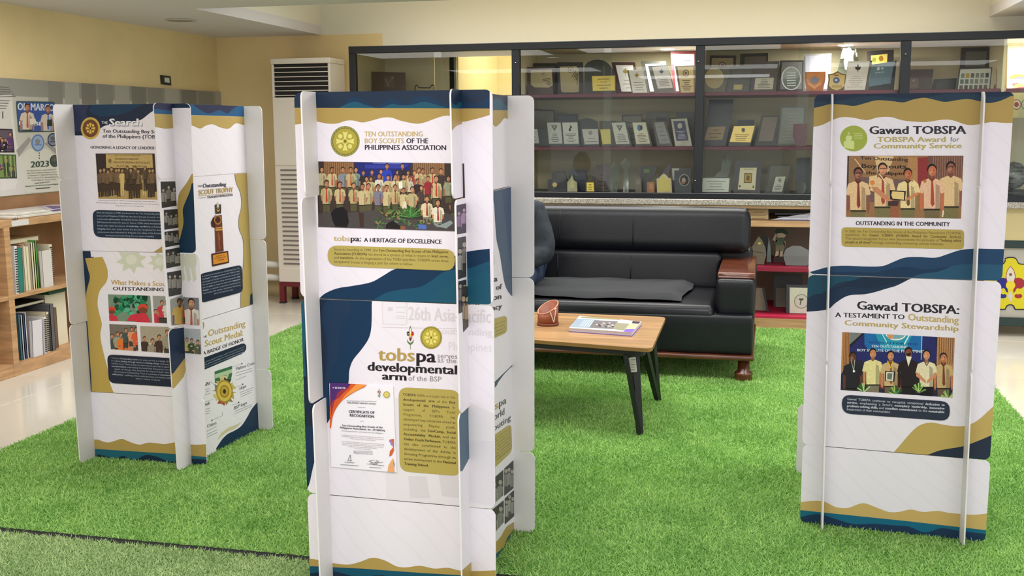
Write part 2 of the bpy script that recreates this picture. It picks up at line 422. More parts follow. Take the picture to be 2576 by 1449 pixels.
# ---------------------------------------------------------------- middle stand
z3 = Z(710, 200, 2.683); z4 = Z(710, 720, 1.988)
stC, PC = stand(0, 'tall white display stand in the middle with a large group photograph and certificate')
F2 = Panel(PC['F', 2])
def f(a):
    a.poly(z3((30, 30), (1400, 30), (1400, 200), (30, 196)), NAVY)
    a.poly(z3(*smooth([(30, 170), (90, 185), (150, 160), (215, 185), (330, 190), (400, 182), (440, 135), (490, 118), (545, 135), (620, 182), (700, 145), (760, 132), (830, 165), (900, 120), (980, 110), (1060, 145), (1140, 180), (1230, 150), (1300, 165), (1400, 120)]), (1400, 205), (30, 200)), NAVY2)
    a.poly(z3(*smooth([(380, 192), (450, 160), (500, 150), (570, 175), (660, 192), (740, 165), (800, 175), (880, 170), (960, 150), (1040, 170), (1110, 192)]), (700, 205)), TEAL)
    a.poly(z3((30, 190), (1400, 196), *smooth([(1400, 240), (1300, 268), (1205, 285), (1140, 248), (1090, 246), (1020, 268), (960, 290), (900, 298), (800, 278), (740, 258), (680, 257), (600, 278), (540, 290), (480, 277), (430, 278), (370, 297), (300, 297), (215, 282), (120, 300), (30, 308)])), GOLD)
    a.poly(z3(*smooth([(240, 1490), (285, 1447), (370, 1410), (480, 1392), (600, 1368), (680, 1325), (760, 1280), (850, 1272), (1000, 1275), (1120, 1215), (1235, 1165), (1400, 1142)]), (1410, 1560), (240, 1560)), NAVY2)
    a.poly(z3(*smooth([(600, 1500), (700, 1440), (820, 1415), (930, 1400), (1010, 1355), (1110, 1290), (1240, 1280), (1400, 1225)]), (1410, 1560), (600, 1560)), (22, 78, 104))
    a.poly(z3(*smooth([(960, 1520), (1030, 1440), (1150, 1380), (1260, 1340), (1400, 1300)]), (1410, 1560), (960, 1560)), TEAL)
F2.add('wave_print', f)
F2.add('emblem', lambda a: emblem(a, z3((425, 417))[0], 36.5, 38.5, (140, 136, 70), (172, 160, 62), (222, 214, 122), (90, 90, 40)))
def f(a):
    T = (196, 174, 118)
    a.text('TEN OUTSTANDING', *z3((555, 384), (950, 384)), 12.3, T, True); a.text('BOY SCOUTS', *z3((555, 430), (822, 430)), 12.3, T, True)
    a.text('OF THE', *z3((837, 430), (985, 431)), 12.3, DARK, True); a.text('PHILIPPINES ASSOCIATION', *z3((556, 474), (1109, 477)), 12.3, DARK, True)
    a.text('tobs', *z3((348, 1089), (459, 1091)), 13.5, T, True); a.text('pa:', *z3((460, 1091), (535, 1092)), 13.5, DARK, True)
    a.text('A HERITAGE OF EXCELLENCE', *z3((553, 1096), (1077, 1109)), 10.5, DARK, True)
F2.add('lettering', f)
def f(a):
    q = z3((233, 553), (1228, 567), (1240, 1026), (245, 995)); a.poly(q, (62, 50, 44))
    a.poly(z3((245, 940), (1240, 960), (1240, 1025), (245, 995)), (88, 82, 80), q); 
    a.layer()
    for x0, x1 in ((280, 482), (880, 1095)):
        a.poly(z3((x0, 553), (x1, 560), (x1, 700), (x0, 700)), (150, 112, 74), q, False)
    a.layer()
    for x0, x1 in ((280, 482), (880, 1095)):
        for k in range(int((x1-x0)/13)): a.poly(z3((x0+k*13, 553), (x0+k*13+5, 553), (x0+k*13+5, 700), (x0+k*13, 700)), (100, 68, 44), q, False)
    a.poly(z3((488, 555), (878, 562), (850, 620), (800, 680), (500, 680)), (34, 40, 110), q)
    a.poly(z3((560, 575), (860, 570), (820, 600), (560, 600)), (52, 58, 150), q); a.poly(z3((612, 561), (818, 564), (818, 571), (612, 568)), (96, 110, 190), q)
    rr = random.Random(3); K = [(206, 190, 140), (190, 176, 126), (214, 200, 160), (196, 184, 132)]
    RED = (176, 62, 44)
    back_ = [(268, 590, 30, (190, 180, 140)), (337, 590, 32, K[0]), (410, 590, 32, (130, 140, 150)), (464, 590, 32, K[1]), (498, 592, 30, (120, 150, 140)), (548, 614, 26, (40, 36, 40)), (606, 610, 26, (60, 50, 50)), (667, 606, 26, (80, 60, 50)), (779, 612, 26, K[1]), (850, 615, 24, K[2]), (893, 614, 26, (150, 60, 60)), (923, 594, 28, K[0]), (950, 600, 28, K[1]), (1014, 594, 30, K[3]), (1072, 600, 32, (60, 50, 50)), (812, 566, 30, (40, 36, 50)), (708, 566, 32, (30, 60, 190))]
    mid_ = [(570, 655, 26, K[1]), (600, 655, 26, K[3]), (655, 634, 30, (220, 214, 196)), (715, 645, 28, K[0]), (766, 640, 30, K[2]), (820, 640, 28, K[1]), (860, 650, 26, (200, 196, 170)), (915, 668, 28, (44, 34, 38)), (986, 650, 30, (150, 40, 50)), (1122, 650, 32, (150, 160, 130)), (1040, 648, 36, K[0]), (940, 715, 28, (70, 56, 56)), (1160, 760, 32, (60, 50, 44)), (1215, 790, 32, (130, 70, 150))]
    front_ = [(300, 680, 38, K[1]), (391, 688, 36, K[0]), (484, 695, 34, K[1]), (543, 703, 34, K[0]), (584, 700, 34, K[1]), (649, 706, 34, (120, 120, 140)), (706, 710, 34, K[0]), (764, 708, 32, K[1]), (820, 730, 32, K[0]), (879, 722, 34, K[1])]
    s = 1/2.683
    def one(x, y, h, c):
        p = z3((x, y))[0]; red = c in K
        person(a, p[0], p[1], h*s*1.15, mixc(c, (120, 90, 60), .12), q, skin=mixc((196, 142, 100), (150, 98, 70), rr.random()), scarf=RED if red and rr.random() < .75 else None, pants=(84, 80, 52), arms='lap' if y > 675 else 'down', tot=5.0, w=.9)
    rows(a, *[[(lambda t=t: one(*t)) for t in sorted(g)] for g in (back_[:15], back_[15:], mid_[:8], mid_[8:], front_)])
    a.poly(z3((815, 825), (838, 822), (842, 872), (812, 872)), (214, 206, 176), q); a.poly(z3((788, 690), (812, 688), (814, 735), (790, 737)), (232, 228, 214), q)
    a.poly(z3((245, 905), (330, 890), (440, 900), (640, 880), (700, 930), (1010, 950), (1110, 900), (1240, 960), (1240, 1026), (245, 996)), (74, 68, 66), q)
    a.poly(z3((330, 900), (360, 868), (410, 858), (440, 890), (452, 960), (440, 996), (360, 992), (340, 950)), (24, 20, 24), q)
    a.poly(z3((515, 880), (530, 900), (552, 900), (552, 998), (526, 997)), (66, 44, 38), q)
    a.layer()
    for k in range(110):
        if k % 12 == 0: a.layer()
        t = rr.uniform(630, 1035); yy = rr.uniform(860 if 660 < t < 990 else 930, 1000); p = z3((t, yy))[0]
        a.ell(p, rr.uniform(3, 7), rr.uniform(1.2, 2.6), rr.choice([(52, 96, 50), (92, 132, 66), (36, 64, 38), (128, 140, 70), (150, 124, 72), (70, 120, 60)]), q, n=6, rot=rr.uniform(-1.3, 1.3), new=False)
    for k in range(11):
        t = -1.4+k*.28; c = (868, 930); a.line(*z3((c[0], c[1]), (c[0]+math.sin(t)*78, c[1]-math.cos(t)*75)), 3.0, rr.choice([(58, 112, 52), (86, 146, 70)]), q)
    a.poly(z3((700, 1000), (705, 975), (745, 952), (795, 985), (797, 1008), (700, 1005)), (30, 24, 24), q)
    a.poly(z3((920, 976), (976, 980), (974, 1012), (920, 1008)), (86, 108, 178), q); a.poly(z3((800, 990), (832, 992), (832, 1010), (800, 1008)), (150, 84, 52), q)
    for x, y, h, c in [(978, 785, 40, K[2]), (1052, 810, 42, (224, 216, 190))]:
        p = z3((x, y))[0]; person(a, p[0], p[1], h*s, c, q, skin=(186, 132, 92), scarf=(150, 50, 40), arms='lap', tot=3.9, pants=(150, 150, 130))
    a.poly(z3((1015, 960), (1060, 985), (1140, 950), (1155, 970), (1110, 1005), (1040, 990)), (140, 152, 150), q)
F2.add('photograph', f, INKP)
def f(a):
    a.poly(rquad(z3((308, 1118), (1168, 1146), (1168, 1292), (308, 1256)), .48), YG)
    a.lines(['Since its founding in 1990, the *Ten Outstanding Boy Scouts of the Philippines*', '*Association (TOBSPA)* has stood as a symbol of what it means to *lead, serve,*', 'and *transform.* As the organization of the TOBS awardees, TOBSPA unites these', ('exceptional Scouts in forging a path for others to follow.', 0, .69)],
            z3((352, 1153))[0], z3((352, 1236))[0], z3((1123, 1172))[0], z3((1125, 1262))[0], 6.3, (84, 68, 34))
F2.add('text_box', f)

F1 = Panel(PC['F', 1])
def f(a):
    a.poly(z4((60, 40), (452, 50), *smooth([(448, 90), (446, 200), (432, 262), (395, 318), (355, 368), (336, 420), (330, 490), (300, 560), (240, 660), (200, 740), (160, 880), (135, 990), (118, 1015)]), (60, 1015)), NAVY2)
    a.poly(z4((60, 40), (330, 50), *smooth([(345, 110), (300, 190), (285, 270), (282, 340), (240, 440), (220, 560), (190, 700), (160, 800), (140, 960)]), (60, 980)), (26, 52, 80))
    a.poly(z4((60, 40), (240, 50), *smooth([(205, 100), (200, 180), (222, 260), (225, 360), (215, 460), (180, 600), (150, 700)]), (60, 700)), NAVY)
    a.poly(z4((60, 40), (140, 50), *smooth([(125, 200), (112, 330), (120, 450)]), (60, 460)), (30, 84, 106))
F1.add('wave_print', f)
def f(a):
    G = (214, 206, 211); G2 = (219, 212, 217)
    a.poly(z4((515, 560), (900, 560), (1060, 640), (1060, 1120), (520, 1060)), (226, 220, 224))
    a.poly(z4((630, 950), (720, 950), (740, 1060), (640, 1060)), (216, 209, 212)); a.poly(z4((780, 930), (890, 930), (890, 1060), (800, 1050)), (214, 207, 210)); a.poly(z4((930, 770), (1060, 775), (1060, 1100), (935, 1080)), (220, 214, 220))
    a.text('26th Asia-Pacific', *z4((630, 168), (1045, 184)), 33, G, True)
    a.text('outstanding', *z4((795, 240), (1050, 248)), 17, G2, True); a.text('Philippines', *z4((828, 320), (1050, 328)), 21, G2)
    a.poly(rquad(z4((497, 60), (625, 62), (625, 195), (500, 192)), .1), (222, 215, 219)); a.poly(rquad(z4((503, 66), (619, 68), (619, 189), (506, 186)), .1), (230, 225, 231))
    for y in (105, 130, 150, 160): a.line(*z4((570, y), (615, y+1)), 2, G)
    a.poly(z4((528, 105), (553, 105), (553, 124), (528, 124)), G); a.line(*z4((500, 205), (885, 212)), 1.6, G)
F1.add('faded_photograph', f)
def fleur(a, c, w, h, cl=None):
    C = lambda *p: [(c[0]+x*w, c[1]+y*h) for x, y in p]
    GR = (92, 122, 66)
    a.poly(C((-.5, .12), (-.42, .42), (-.15, .6), (-.03, .62), (-.03, 1), (.04, 1), (.04, .62), (.16, .6), (.44, .42), (.5, .12), (.34, .3), (.1, .44), (0, .46), (-.1, .44), (-.34, .3)), GR, cl)
    a.poly(C((0, -1), (-.2, -.62), (-.2, -.3), (0, .2), (.2, -.3), (.2, -.62)), (60, 66, 40), cl); a.poly(C((0, -.86), (-.13, -.6), (-.13, -.32), (0, .1), (.13, -.32), (.13, -.6)), (232, 228, 200), cl)
    a.ell(C((-.32, -.32))[0], w*.2, h*.19, (26, 24, 28), cl, n=12); a.ell(C((.32, -.32))[0], w*.2, h*.19, (196, 52, 32), cl, n=12)
    a.ell(C((-.32, -.3))[0], w*.08, h*.07, (220, 214, 200), cl, n=8); a.poly(C((-.2, -.15), (-.05, .28), (-.25, .1)), (206, 206, 150), cl); a.poly(C((.1, -.2), (.3, -.1), (.2, .2), (.05, .28)), (226, 120, 40), cl)
    a.ell(C((0, -.18))[0], w*.12, h*.1, (232, 214, 50), cl, n=10); a.poly(C((-.14, .02), (.14, .02), (.08, .25), (0, .34), (-.08, .25)), (120, 20, 34), cl); a.poly(C((-.14, .02), (0, .02), (0, .32), (-.08, .25)), (30, 24, 40), cl)
F1.add('emblem', lambda a: (fleur(a, z4((641, 256))[0], 17.5, 30), emblem(a, z4((745, 257))[0], 27.5, 28.5, (150, 140, 62), (184, 168, 62), (228, 214, 118), (100, 92, 40))))
def f(a):
    a.text('tobs', *z4((482, 371), (664, 376)), 32, GOLDT, True); a.text('pa', *z4((668, 377), (768, 381)), 32, (36, 32, 36), True)
    a.text('serves', *z4((775, 359), (877, 363)), 12.5, (150, 142, 148)); a.text('as the', *z4((776, 380), (872, 385)), 12.5, (150, 142, 148))
    a.text('developmental', *z4((426, 421), (877, 441)), 22, (40, 34, 38), True, True); a.text('arm', *z4((500, 466), (624, 472)), 19, (40, 34, 38), True, True)
    a.text('of the BSP', *z4((630, 471), (797, 477)), 12.5, (150, 142, 148))
F1.add('lettering', f)
def f(a):
    a.poly(rquad(z4((582, 504), (888, 520), (893, 950), (588, 925)), .16, 6), YG)
    R = ['*TOBSPA* fulfills a crucial role as the', '*developmental   arm*  of  the  *Boy*', '*Scouts   of   the   Philippines.*  In', 'support        of       BSP\'s       Youth', 'Programme,       TOBSPA       has', 'developed key initiatives aimed at', 'empowering      Filipino      youth,', 'including   the  *DevCamp,  Social*', '*Accountability   Module,*  and  the', '*Online Youth Parliament.* TOBSPA', 'has   also   contributed   to   the', 'development  of  the  Adults  in', 'Scouting Programme through its', 'active involvement in the *National*', ('*Training School.*', 0, .47)]
    a.lines(R, z4((604, 547))[0], z4((611, 892))[0], z4((866, 562))[0], z4((870, 914))[0], 6.2, (70, 60, 36))
F1.add('text_box', f)
# certificate sheet stuck proud of the panel
ql = [F1.pl.px(p) for p in z4((238, 485), (556, 500), (574, 930), (248, 901))]
cert = prism('certificate', F1.pl, ql, .001, .004, [mat('paper', (240, 236, 242), .4)], F1.b)
zc = Z(825, 960, 6.037)
def f(a):
    a.poly(zc((40, 10), (600, 40), *smooth([(560, 80), (400, 160), (230, 280), (130, 410), (80, 540), (58, 700)]), (40, 700)), (214, 92, 40))
    a.poly(zc((40, 10), (360, 28), *smooth([(330, 90), (240, 170), (180, 240), (120, 280), (90, 380), (60, 520)])), (160, 50, 64))
    a.poly(zc((40, 10), (350, 28), *smooth([(310, 80), (200, 130), (150, 180), (130, 250), (80, 290), (48, 380)])), (78, 44, 110))
    a.poly(zc((440, 34), (600, 42), (480, 110), (300, 210), (200, 300), (280, 190)), (240, 150, 70))
    a.poly(zc((1010, 860), (960, 870), (935, 900), (975, 930), (1000, 990), (950, 1050), (940, 1130), (980, 1110), (1010, 1040)), (212, 100, 54)); a.poly(zc((935, 870), (985, 900), (1000, 960), (970, 960)), (150, 130, 200))
    a.poly(zc((1000, 1150), (930, 1260), (915, 1360), (1020, 1370)), (232, 168, 110)); a.poly(zc((1000, 1180), (1018, 1240), (1018, 1300)), (90, 50, 90))
    a.text('+ SCOUTS', *zc((78, 100), (275, 108)), 4.6, (240, 235, 240), True)
    K = (54, 46, 58)
    a.text('World Organization of the Scout Movement', *zc((292, 292), (748, 302)), 2.4, K); a.text('ASIA-PACIFIC SUPPORT CENTRE', *zc((304, 322), (735, 342)), 3.1, K, True)
    a.text('awards this', *zc((460, 388), (578, 392)), 2.2, K); a.text('CERTIFICATE OF', *zc((326, 466), (718, 484)), 6.6, K, True); a.text('RECOGNITION', *zc((340, 522), (712, 544)), 6.6, K, True); a.text('to the', *zc((498, 600), (552, 602)), 2.2, K)
    a.text('Ten Outstanding Boy Scouts of the', *zc((222, 670), (842, 700)), 4.2, K, True); a.text('Philippines Association, Inc. (TOBSPA)', *zc((192, 702), (875, 748)), 4.2, K, True)
    a.text('The Developmental Arm of the Boy Scouts of the Philippines', *zc((215, 745), (850, 785)), 2.4, K)
    a.lines(['in recognition of its invaluable contribution to Scouting and its partnership with', 'the Asia-Pacific Region in the development of young people and adult leaders', ('through programmes that prepare the young for leadership', .2, .8)], zc((215, 805))[0], zc((225, 850))[0], zc((858, 850))[0], zc((858, 905))[0], 2.1, (130, 96, 110))
    a.lines(['Your commitment to the mission of Scouting has touched the lives of many', 'and has helped the organization to grow and to serve its communities with', 'distinction, and we are grateful for the continued support of your members', ('and friends as we create a better world together', .15, .85), ('for all of the young people', .3, .7)], zc((215, 905))[0], zc((240, 1000))[0], zc((862, 950))[0], zc((840, 1040))[0], 2.1, (130, 96, 110))
    a.lines(['Signed this day at the Asia-Pacific', 'Support Centre, Makati City,', 'Philippines, in the year stated'], zc((400, 1048))[0], zc((400, 1082))[0], zc((690, 1062))[0], zc((690, 1100))[0], 2.2, K)
    for p, q in (((310, 1200), (350, 1105)), ((350, 1105), (362, 1205)), ((325, 1190), (372, 1195)), ((262, 1215), (412, 1225)), ((200, 1252), (475, 1268)), ((630, 1200), (720, 1180)), ((640, 1195), (700, 1235)), ((710, 1260), (755, 1180)), ((740, 1250), (780, 1190)), ((600, 1240), (860, 1268)), ((650, 1230), (850, 1215)), ((640, 1290), (820, 1305))): a.line(zc(p)[0], zc(q)[0], .9, K, new=False)
    fleur(a, zc((788, 175))[0], 7, 13); emblem(a, zc((900, 190))[0], 8, 8.5, (180, 162, 80), (205, 186, 100), (230, 214, 140), (120, 100, 50))
F1.base += .004
F1.add('certificate_print', f)
F0 = Panel(PC['F', 0])
def waves_low(a, top, mid, tealtop, ext, base):
    a.poly(top+ext, GOLD); a.poly(mid+base, NAVY); a.poly(tealtop+base, TEAL) if False else None
def f(a):
    top = smooth([(110, 1362), (160, 1365), (250, 1384), (330, 1392), (390, 1378), (450, 1358), (510, 1370), (570, 1400), (620, 1406), (690, 1398), (760, 1412), (830, 1408), (890, 1422), (980, 1424), (1080, 1420)])
    a.poly(z4(*top, (1080, 1560), (110, 1540)), GOLD)
    a.poly(z4((110, 1398), (400, 1412), (700, 1434), (1080, 1456), (1080, 1600), (110, 1590)), TEAL)
    a.poly(z4(*smooth([(110, 1440), (250, 1425), (380, 1455), (500, 1445), (640, 1475), (800, 1460), (950, 1490), (1080, 1475)]), (1080, 1600), (110, 1590)), NAVY)
F0.add('wave_print', f)
R2 = Panel(PC['R', 2])
def f(a):
    a.poly(z3((1080, 20), (1560, 40), (1560, 215), (1080, 190)), NAVY)
    a.poly(z3(*smooth([(1080, 150), (1135, 150), (1170, 175), (1205, 150), (1300, 190), (1385, 178), (1420, 145), (1450, 130), (1480, 140), (1500, 170), (1530, 180)]), (1540, 215), (1080, 192)), TEAL)
    a.poly(z3((1080, 188), (1205, 200), (1380, 206), (1560, 208), *smooth([(1560, 275), (1525, 268), (1498, 262), (1475, 290), (1440, 318), (1412, 290), (1390, 255), (1340, 290), (1260, 300), (1205, 302), (1170, 318), (1140, 346), (1100, 330), (1080, 300)])), GOLD)
R2.add('wave_print', f)
R1 = Panel(PC['R', 1])
def f(a):
    a.poly(z3((1418, 750), (1440, 700), (1600, 680), (1600, 1700), *smooth([(1570, 1480), (1530, 1440), (1503, 1385), (1485, 1290), (1468, 1180), (1446, 1080), (1436, 950), (1430, 850), (1416, 770)])), (62, 84, 110))
    a.poly(z3((1490, 700), (1600, 680), (1600, 1500), *smooth([(1548, 1300), (1520, 1100), (1500, 900), (1480, 760)])), (44, 70, 104))
R1.add('wave_print', f)
def bwphoto(a, q, seed, tint=(110, 106, 104), n=4, cols=None):
    rr = random.Random(seed); a.poly(q, mixc(tint, (30, 28, 30), .7))
    xs = [p[0] for p in q]; ys = [p[1] for p in q]; W_ = max(xs)-min(xs); H_ = max(ys)-min(ys)
    for k in range(n):
        x = min(xs)+W_*(k+.5)/n; c = rr.choice(cols) if cols else mixc(tint, (200, 196, 190), rr.random()*.5)
        person(a, x, min(ys)+H_*rr.uniform(.1, .28), H_*.14, c, q, hair=(24, 22, 22), skin=mixc(tint, (220, 210, 200), .4) if not cols else (176, 122, 88), pants=mixc(tint, (20, 20, 20), .6), tot=7, w=min(1.2, W_/n/(H_*.14)/1.7))
def f(a):
    bwphoto(a, z3((1176, 850), (1240, 835), (1242, 1035), (1180, 1045)), 1, (130, 90, 140), 2)
    bwphoto(a, z3((1184, 1068), (1240, 1058), (1242, 1330), (1186, 1350)), 2, (120, 116, 112), 2)
    bwphoto(a, z3((1188, 1362), (1242, 1350), (1242, 1560), (1190, 1580)), 4, (110, 100, 104), 2)
    bwphoto(a, z4((895, 0), (935, 0), (935, 195), (905, 230)), 3, (150, 118, 80), 2)
    bwphoto(a, z3((1390, 780), (1416, 772), (1420, 1000), (1392, 1010)), 5, (150, 110, 60), 1); bwphoto(a, z3((1392, 1015), (1420, 1008), (1428, 1250), (1394, 1262)), 6, (120, 116, 114), 1)
R1.add('photograph', f, INKP)
def f(a):
    K = (60, 56, 66)
    a.text('tobspa', *z4((930, 8), (1075, -26)), 15, K, True); a.text('Network of', *z4((905, 48), (1095, 14)), 15, K, False, True); a.text('Integration', *z4((880, 104), (1096, 62)), 16, K, False, True); a.text('Advocacy', *z4((940, 152), (1096, 110)), 14, K, False, True)
R1.add('lettering', f)
R1.add('text_box', lambda a: (a.poly(rquad(z4((960, 190), (1122, 145), (1123, 232), (960, 300)), .25), YG), a.lines(['developing the young', 'people of the nation', 'through the training of', 'leaders and advocates'], z4((1000, 220))[0], z4((1000, 278))[0], z4((1112, 176))[0], z4((1112, 226))[0], 4.6, (90, 74, 40))))
R0 = Panel(PC['R', 0])
def f(a):
    a.poly(z4((880, 640), (905, 620), (940, 600), (940, 850), (925, 880), (900, 925), (880, 925)), (62, 92, 112))
    a.poly(z4((950, 545), (1060, 458), (1175, 375), (1175, 385), *smooth([(1140, 408), (1110, 440), (1080, 480), (1060, 510), (950, 600)])), (50, 72, 96))
    a.poly(z4((900, 1420), *smooth([(1000, 1330), (1060, 1285), (1090, 1255), (1120, 1205), (1140, 1190), (1180, 1165)]), (1180, 1300), (900, 1640)), GOLD)
    a.poly(z4((900, 1600), *smooth([(1058, 1345), (1090, 1320), (1110, 1300), (1130, 1250), (1180, 1205)]), (1180, 1400), (900, 1700)), (36, 84, 104)); a.poly(z4((900, 1640), *smooth([(1058, 1385), (1100, 1330), (1130, 1300), (1180, 1240)]), (1180, 1400), (900, 1700)), NAVY)
R0.add('wave_print', f)
def f(a):
    K = (60, 56, 66); a.text('tob', *z4((965, 690), (1058, 622)), 18, GOLDT, True); a.text('s', *z4((1060, 620), (1082, 606)), 18, GOLDT, True); a.text('pa', *z4((1082, 606), (1120, 584)), 18, K, True)
    a.text('in World', *z4((985, 716), (1112, 640)), 18, K, False, True); a.text('Scouting', *z4((1020, 752), (1142, 668)), 16, K, False, True)
R0.add('lettering', f)
R0.add('text_box', lambda a: (a.poly(rquad(z4((980, 800), (1145, 684), (1150, 826), (980, 985)), .2), YG), a.lines(['participating in the world', 'and regional events as', 'delegates and leaders of', 'contingents, representing', 'the country with pride in', 'international meetings', 'and training courses', 'for the young people'], z4((1000, 812))[0], z4((1000, 930))[0], z4((1140, 712))[0], z4((1142, 812))[0], 4.2, (90, 74, 40))))
for i_, q in enumerate([((1010, 1000), (1105, 918), (1105, 1045), (1010, 1130)), ((1110, 912), (1155, 870), (1155, 1010), (1110, 1048)), ((1010, 1150), (1106, 1070), (1106, 1180), (1010, 1290)), ((1112, 1062), (1156, 1020), (1157, 1150), (1112, 1190))]):
    R0.add('photograph', lambda a: bwphoto(a, z4(*q), 20+i_, (120, 118, 112), 3), INKP)

# ---------------------------------------------------------------- left stand
y1 = Z(120, 220, 2.898); y2 = Z(150, 700, 2.786)
stL, PL_ = stand(1, 'left display stand near the bookshelf with old sepia photograph and trophy picture')
F2 = Panel(PL_['F', 2])
def f(a):
    a.poly(y1((60, 60), (1040, 60), (1040, 148), (895, 150), *smooth([(810, 155), (757, 178), (688, 231), (640, 248), (560, 262), (440, 273), (386, 298), (340, 346), (300, 350), (205, 350)]), (60, 352)), (28, 42, 66))
    a.poly(y1((350, 60), (1040, 60), (1040, 130), *smooth([(860, 110), (740, 110), (640, 150), (560, 190), (470, 205), (380, 210), (300, 170)])), (24, 58, 88))
    a.poly(y1((60, 60), (330, 60), *smooth([(300, 130), (280, 190), (300, 260), (240, 320)]), (60, 352)), (48, 54, 84))
    a.poly(y1(*smooth([(760, 1205), (830, 1160), (900, 1080), (940, 960), (945, 850), (960, 770), (1010, 700), (1050, 630)]), (1080, 620), (1080, 1220), (760, 1220)), GOLD)
    a.poly(y1(*smooth([(840, 1210), (900, 1160), (955, 1120), (975, 1060), (990, 980), (985, 890), (1010, 820), (1035, 760), (1050, 700)]), (1080, 690), (1080, 1220), (840, 1220)), (22, 50, 74))
F2.add('wave_print', f)
F2.add('emblem', lambda a: (a.ell(y1((312, 298))[0], 24.5, 28, (206, 172, 84), n=26), emblem(a, y1((312, 298))[0], 19.5, 22.5, (112, 70, 38), (116, 72, 40), (222, 190, 92), (70, 44, 24))))
def f(a):
    K = (66, 62, 76)
    a.text('THE', *y1((392, 264), (440, 268)), 7, (206, 206, 216), True); a.text('Search', *y1((453, 284), (695, 284)), 17.5, (150, 146, 158), True, True); a.text('Search', *y1((448, 278), (690, 278)), 17.5, WH, True, True)
    a.text('Ten Outstanding Boy Scouts', *y1((400, 329), (862, 337)), 8.8, K, True); a.text('of the Philippines (TOBS)', *y1((400, 366), (816, 374)), 8.8, K, True)
    a.text('HONORING A LEGACY OF LEADERSHIP', *y1((312, 446), (812, 452)), 6.8, K, True)
    a.lines([('Pioneering group of the 1989 Ten Outstanding Boy Scouts awards: a', .05, .95), 'defining milestone built on the dedication of young Scouts and mentors', ('of the Boy Scouts of the Philippines', .3, .75)], y1((350, 826))[0], y1((355, 860))[0], y1((810, 836))[0], y1((815, 874))[0], 2.6, (120, 110, 120))
F2.add('lettering', f)
def f(a):
    q = y1((350, 482), (780, 482), (800, 818), (370, 812)); a.poly(q, (78, 62, 48))
    a.poly(y1((365, 750), (800, 745), (800, 820), (365, 815)), (176, 148, 96), q); a.poly(y1((350, 482), (424, 482), (430, 760), (362, 760)), (56, 44, 42), q); a.poly(y1((765, 482), (782, 482), (800, 760), (775, 760)), (60, 48, 42), q)
    a.poly(y1((424, 487), (763, 488), (770, 586), (428, 586)), (190, 162, 104), q)
    K = (92, 70, 44); a.text('BOY SCOUTS OF PHILIPPINES', *y1((490, 499), (682, 501)), 2.6, K, True); a.text('AWARDING CEREMONY', *y1((490, 527), (665, 529)), 4.2, K, True); a.text('TEN OUTSTANDING BOY SCOUTS', *y1((478, 553), (745, 556)), 4.8, K, True); a.text('AUGUST    MANILA', *y1((500, 576), (700, 578)), 3, K, True); a.ell(y1((455, 536))[0], 4, 6, (130, 104, 66), q)
    rr = random.Random(5)
    for x, y, h, c in [(385, 590, 30, 0), (412, 585, 30, 0), (440, 600, 28, 0), (466, 580, 30, 0), (500, 590, 28, 0), (520, 586, 30, 0), (545, 592, 28, 1), (606, 588, 32, 0), (640, 580, 32, 0), (662, 596, 30, 0), (708, 590, 28, 1), (745, 592, 30, 0), (768, 590, 30, 0), (583, 572, 26, 0), (635, 572, 26, 0), (712, 574, 26, 0)]:
        d9 = a.d; p = y1((x, y))[0]; cc = (206, 178, 112) if c else mixc((78, 62, 48), (124, 100, 72), rr.random()); person(a, p[0], p[1], h/2.898, cc, q, hair=(50, 38, 32), skin=(168, 134, 92), pants=(206, 178, 112) if c else (66, 52, 42), tot=7, w=.8, arms='down', sleeve='long', shade=not c)
F2.add('photograph', f, INKP)
def f(a):
    a.poly(rquad(y1((328, 892), (858, 908), (866, 1108), (340, 1090)), .25), (30, 46, 68)); G = (170, 184, 198)
    a.lines(['Since its inception in 1989, the Search for the Ten Outstanding Boy', 'Scouts of the Philippines (TOBS) has been more than just an award—it is', 'a nationwide *call to action.* Founded by former Education Secretary and', 'BSP National President Dr. Jesus C. Castro, TOBS selects exceptional', 'Scouts who stand as beacons of *leadership, excellence,* and *moral*', '*integrity.* Each year, these Scouts are not just recognized for their', 'achievements, but celebrated for living the core values of the Scouting', ('movement and embodying the true spirit of *service.*', .12, .88)],
            y1((358, 916))[0], y1((368, 1082))[0], y1((820, 928))[0], y1((836, 1092))[0], 3.6, G)
F2.add('text_box', f)
F1 = Panel(PL_['F', 1])
def f(a):
    a.poly(y1((150, 1150), (310, 1150), (312, 1195), *smooth([(318, 1260), (330, 1350), (320, 1449)]), (100, 1449)), (30, 46, 70))
    a.poly(y2((20, -150), (240, -150), (225, 0), (230, 300), (240, 600), (240, 850), (20, 850)), (32, 48, 72))
    a.poly(y2(*smooth([(178, -140), (200, -60), (212, 0), (188, 100), (186, 220), (200, 380), (212, 560), (222, 700), (226, 860)]), (400, 860), *smooth([(378, 800), (352, 730), (338, 640), (312, 540), (290, 440), (286, 380), (296, 320), (276, 240), (266, 170), (280, 90), (325, 30), (338, -20), (330, -80), (300, -150)])), (190, 160, 84))
    M_ = (206, 208, 190); 
    for cx, cy, r in ((610, 1265, 1), (815, 1280, .75)):
        P = []
        for k in range(16):
            t = math.pi*2*k/16+.2; rad = (105 if k % 2 else 62)*r; P.append((cx+math.cos(t)*rad*1.1, cy-10+math.sin(t)*rad))
        a.poly(y1(*P), M_)
        a.ell(y1((cx, cy-10))[0], 14*r, 13*r, (220, 220, 206))
    for cx in (985, 1030, 1070):
        a.poly(y1((cx-30, 1215), (cx+6, 1210), (cx+18, 1260), (cx+6, 1330), (cx+16, 1400), (cx-8, 1420), (cx-20, 1350), (cx-34, 1290)), (208, 208, 188))
F1.add('wave_print', f)
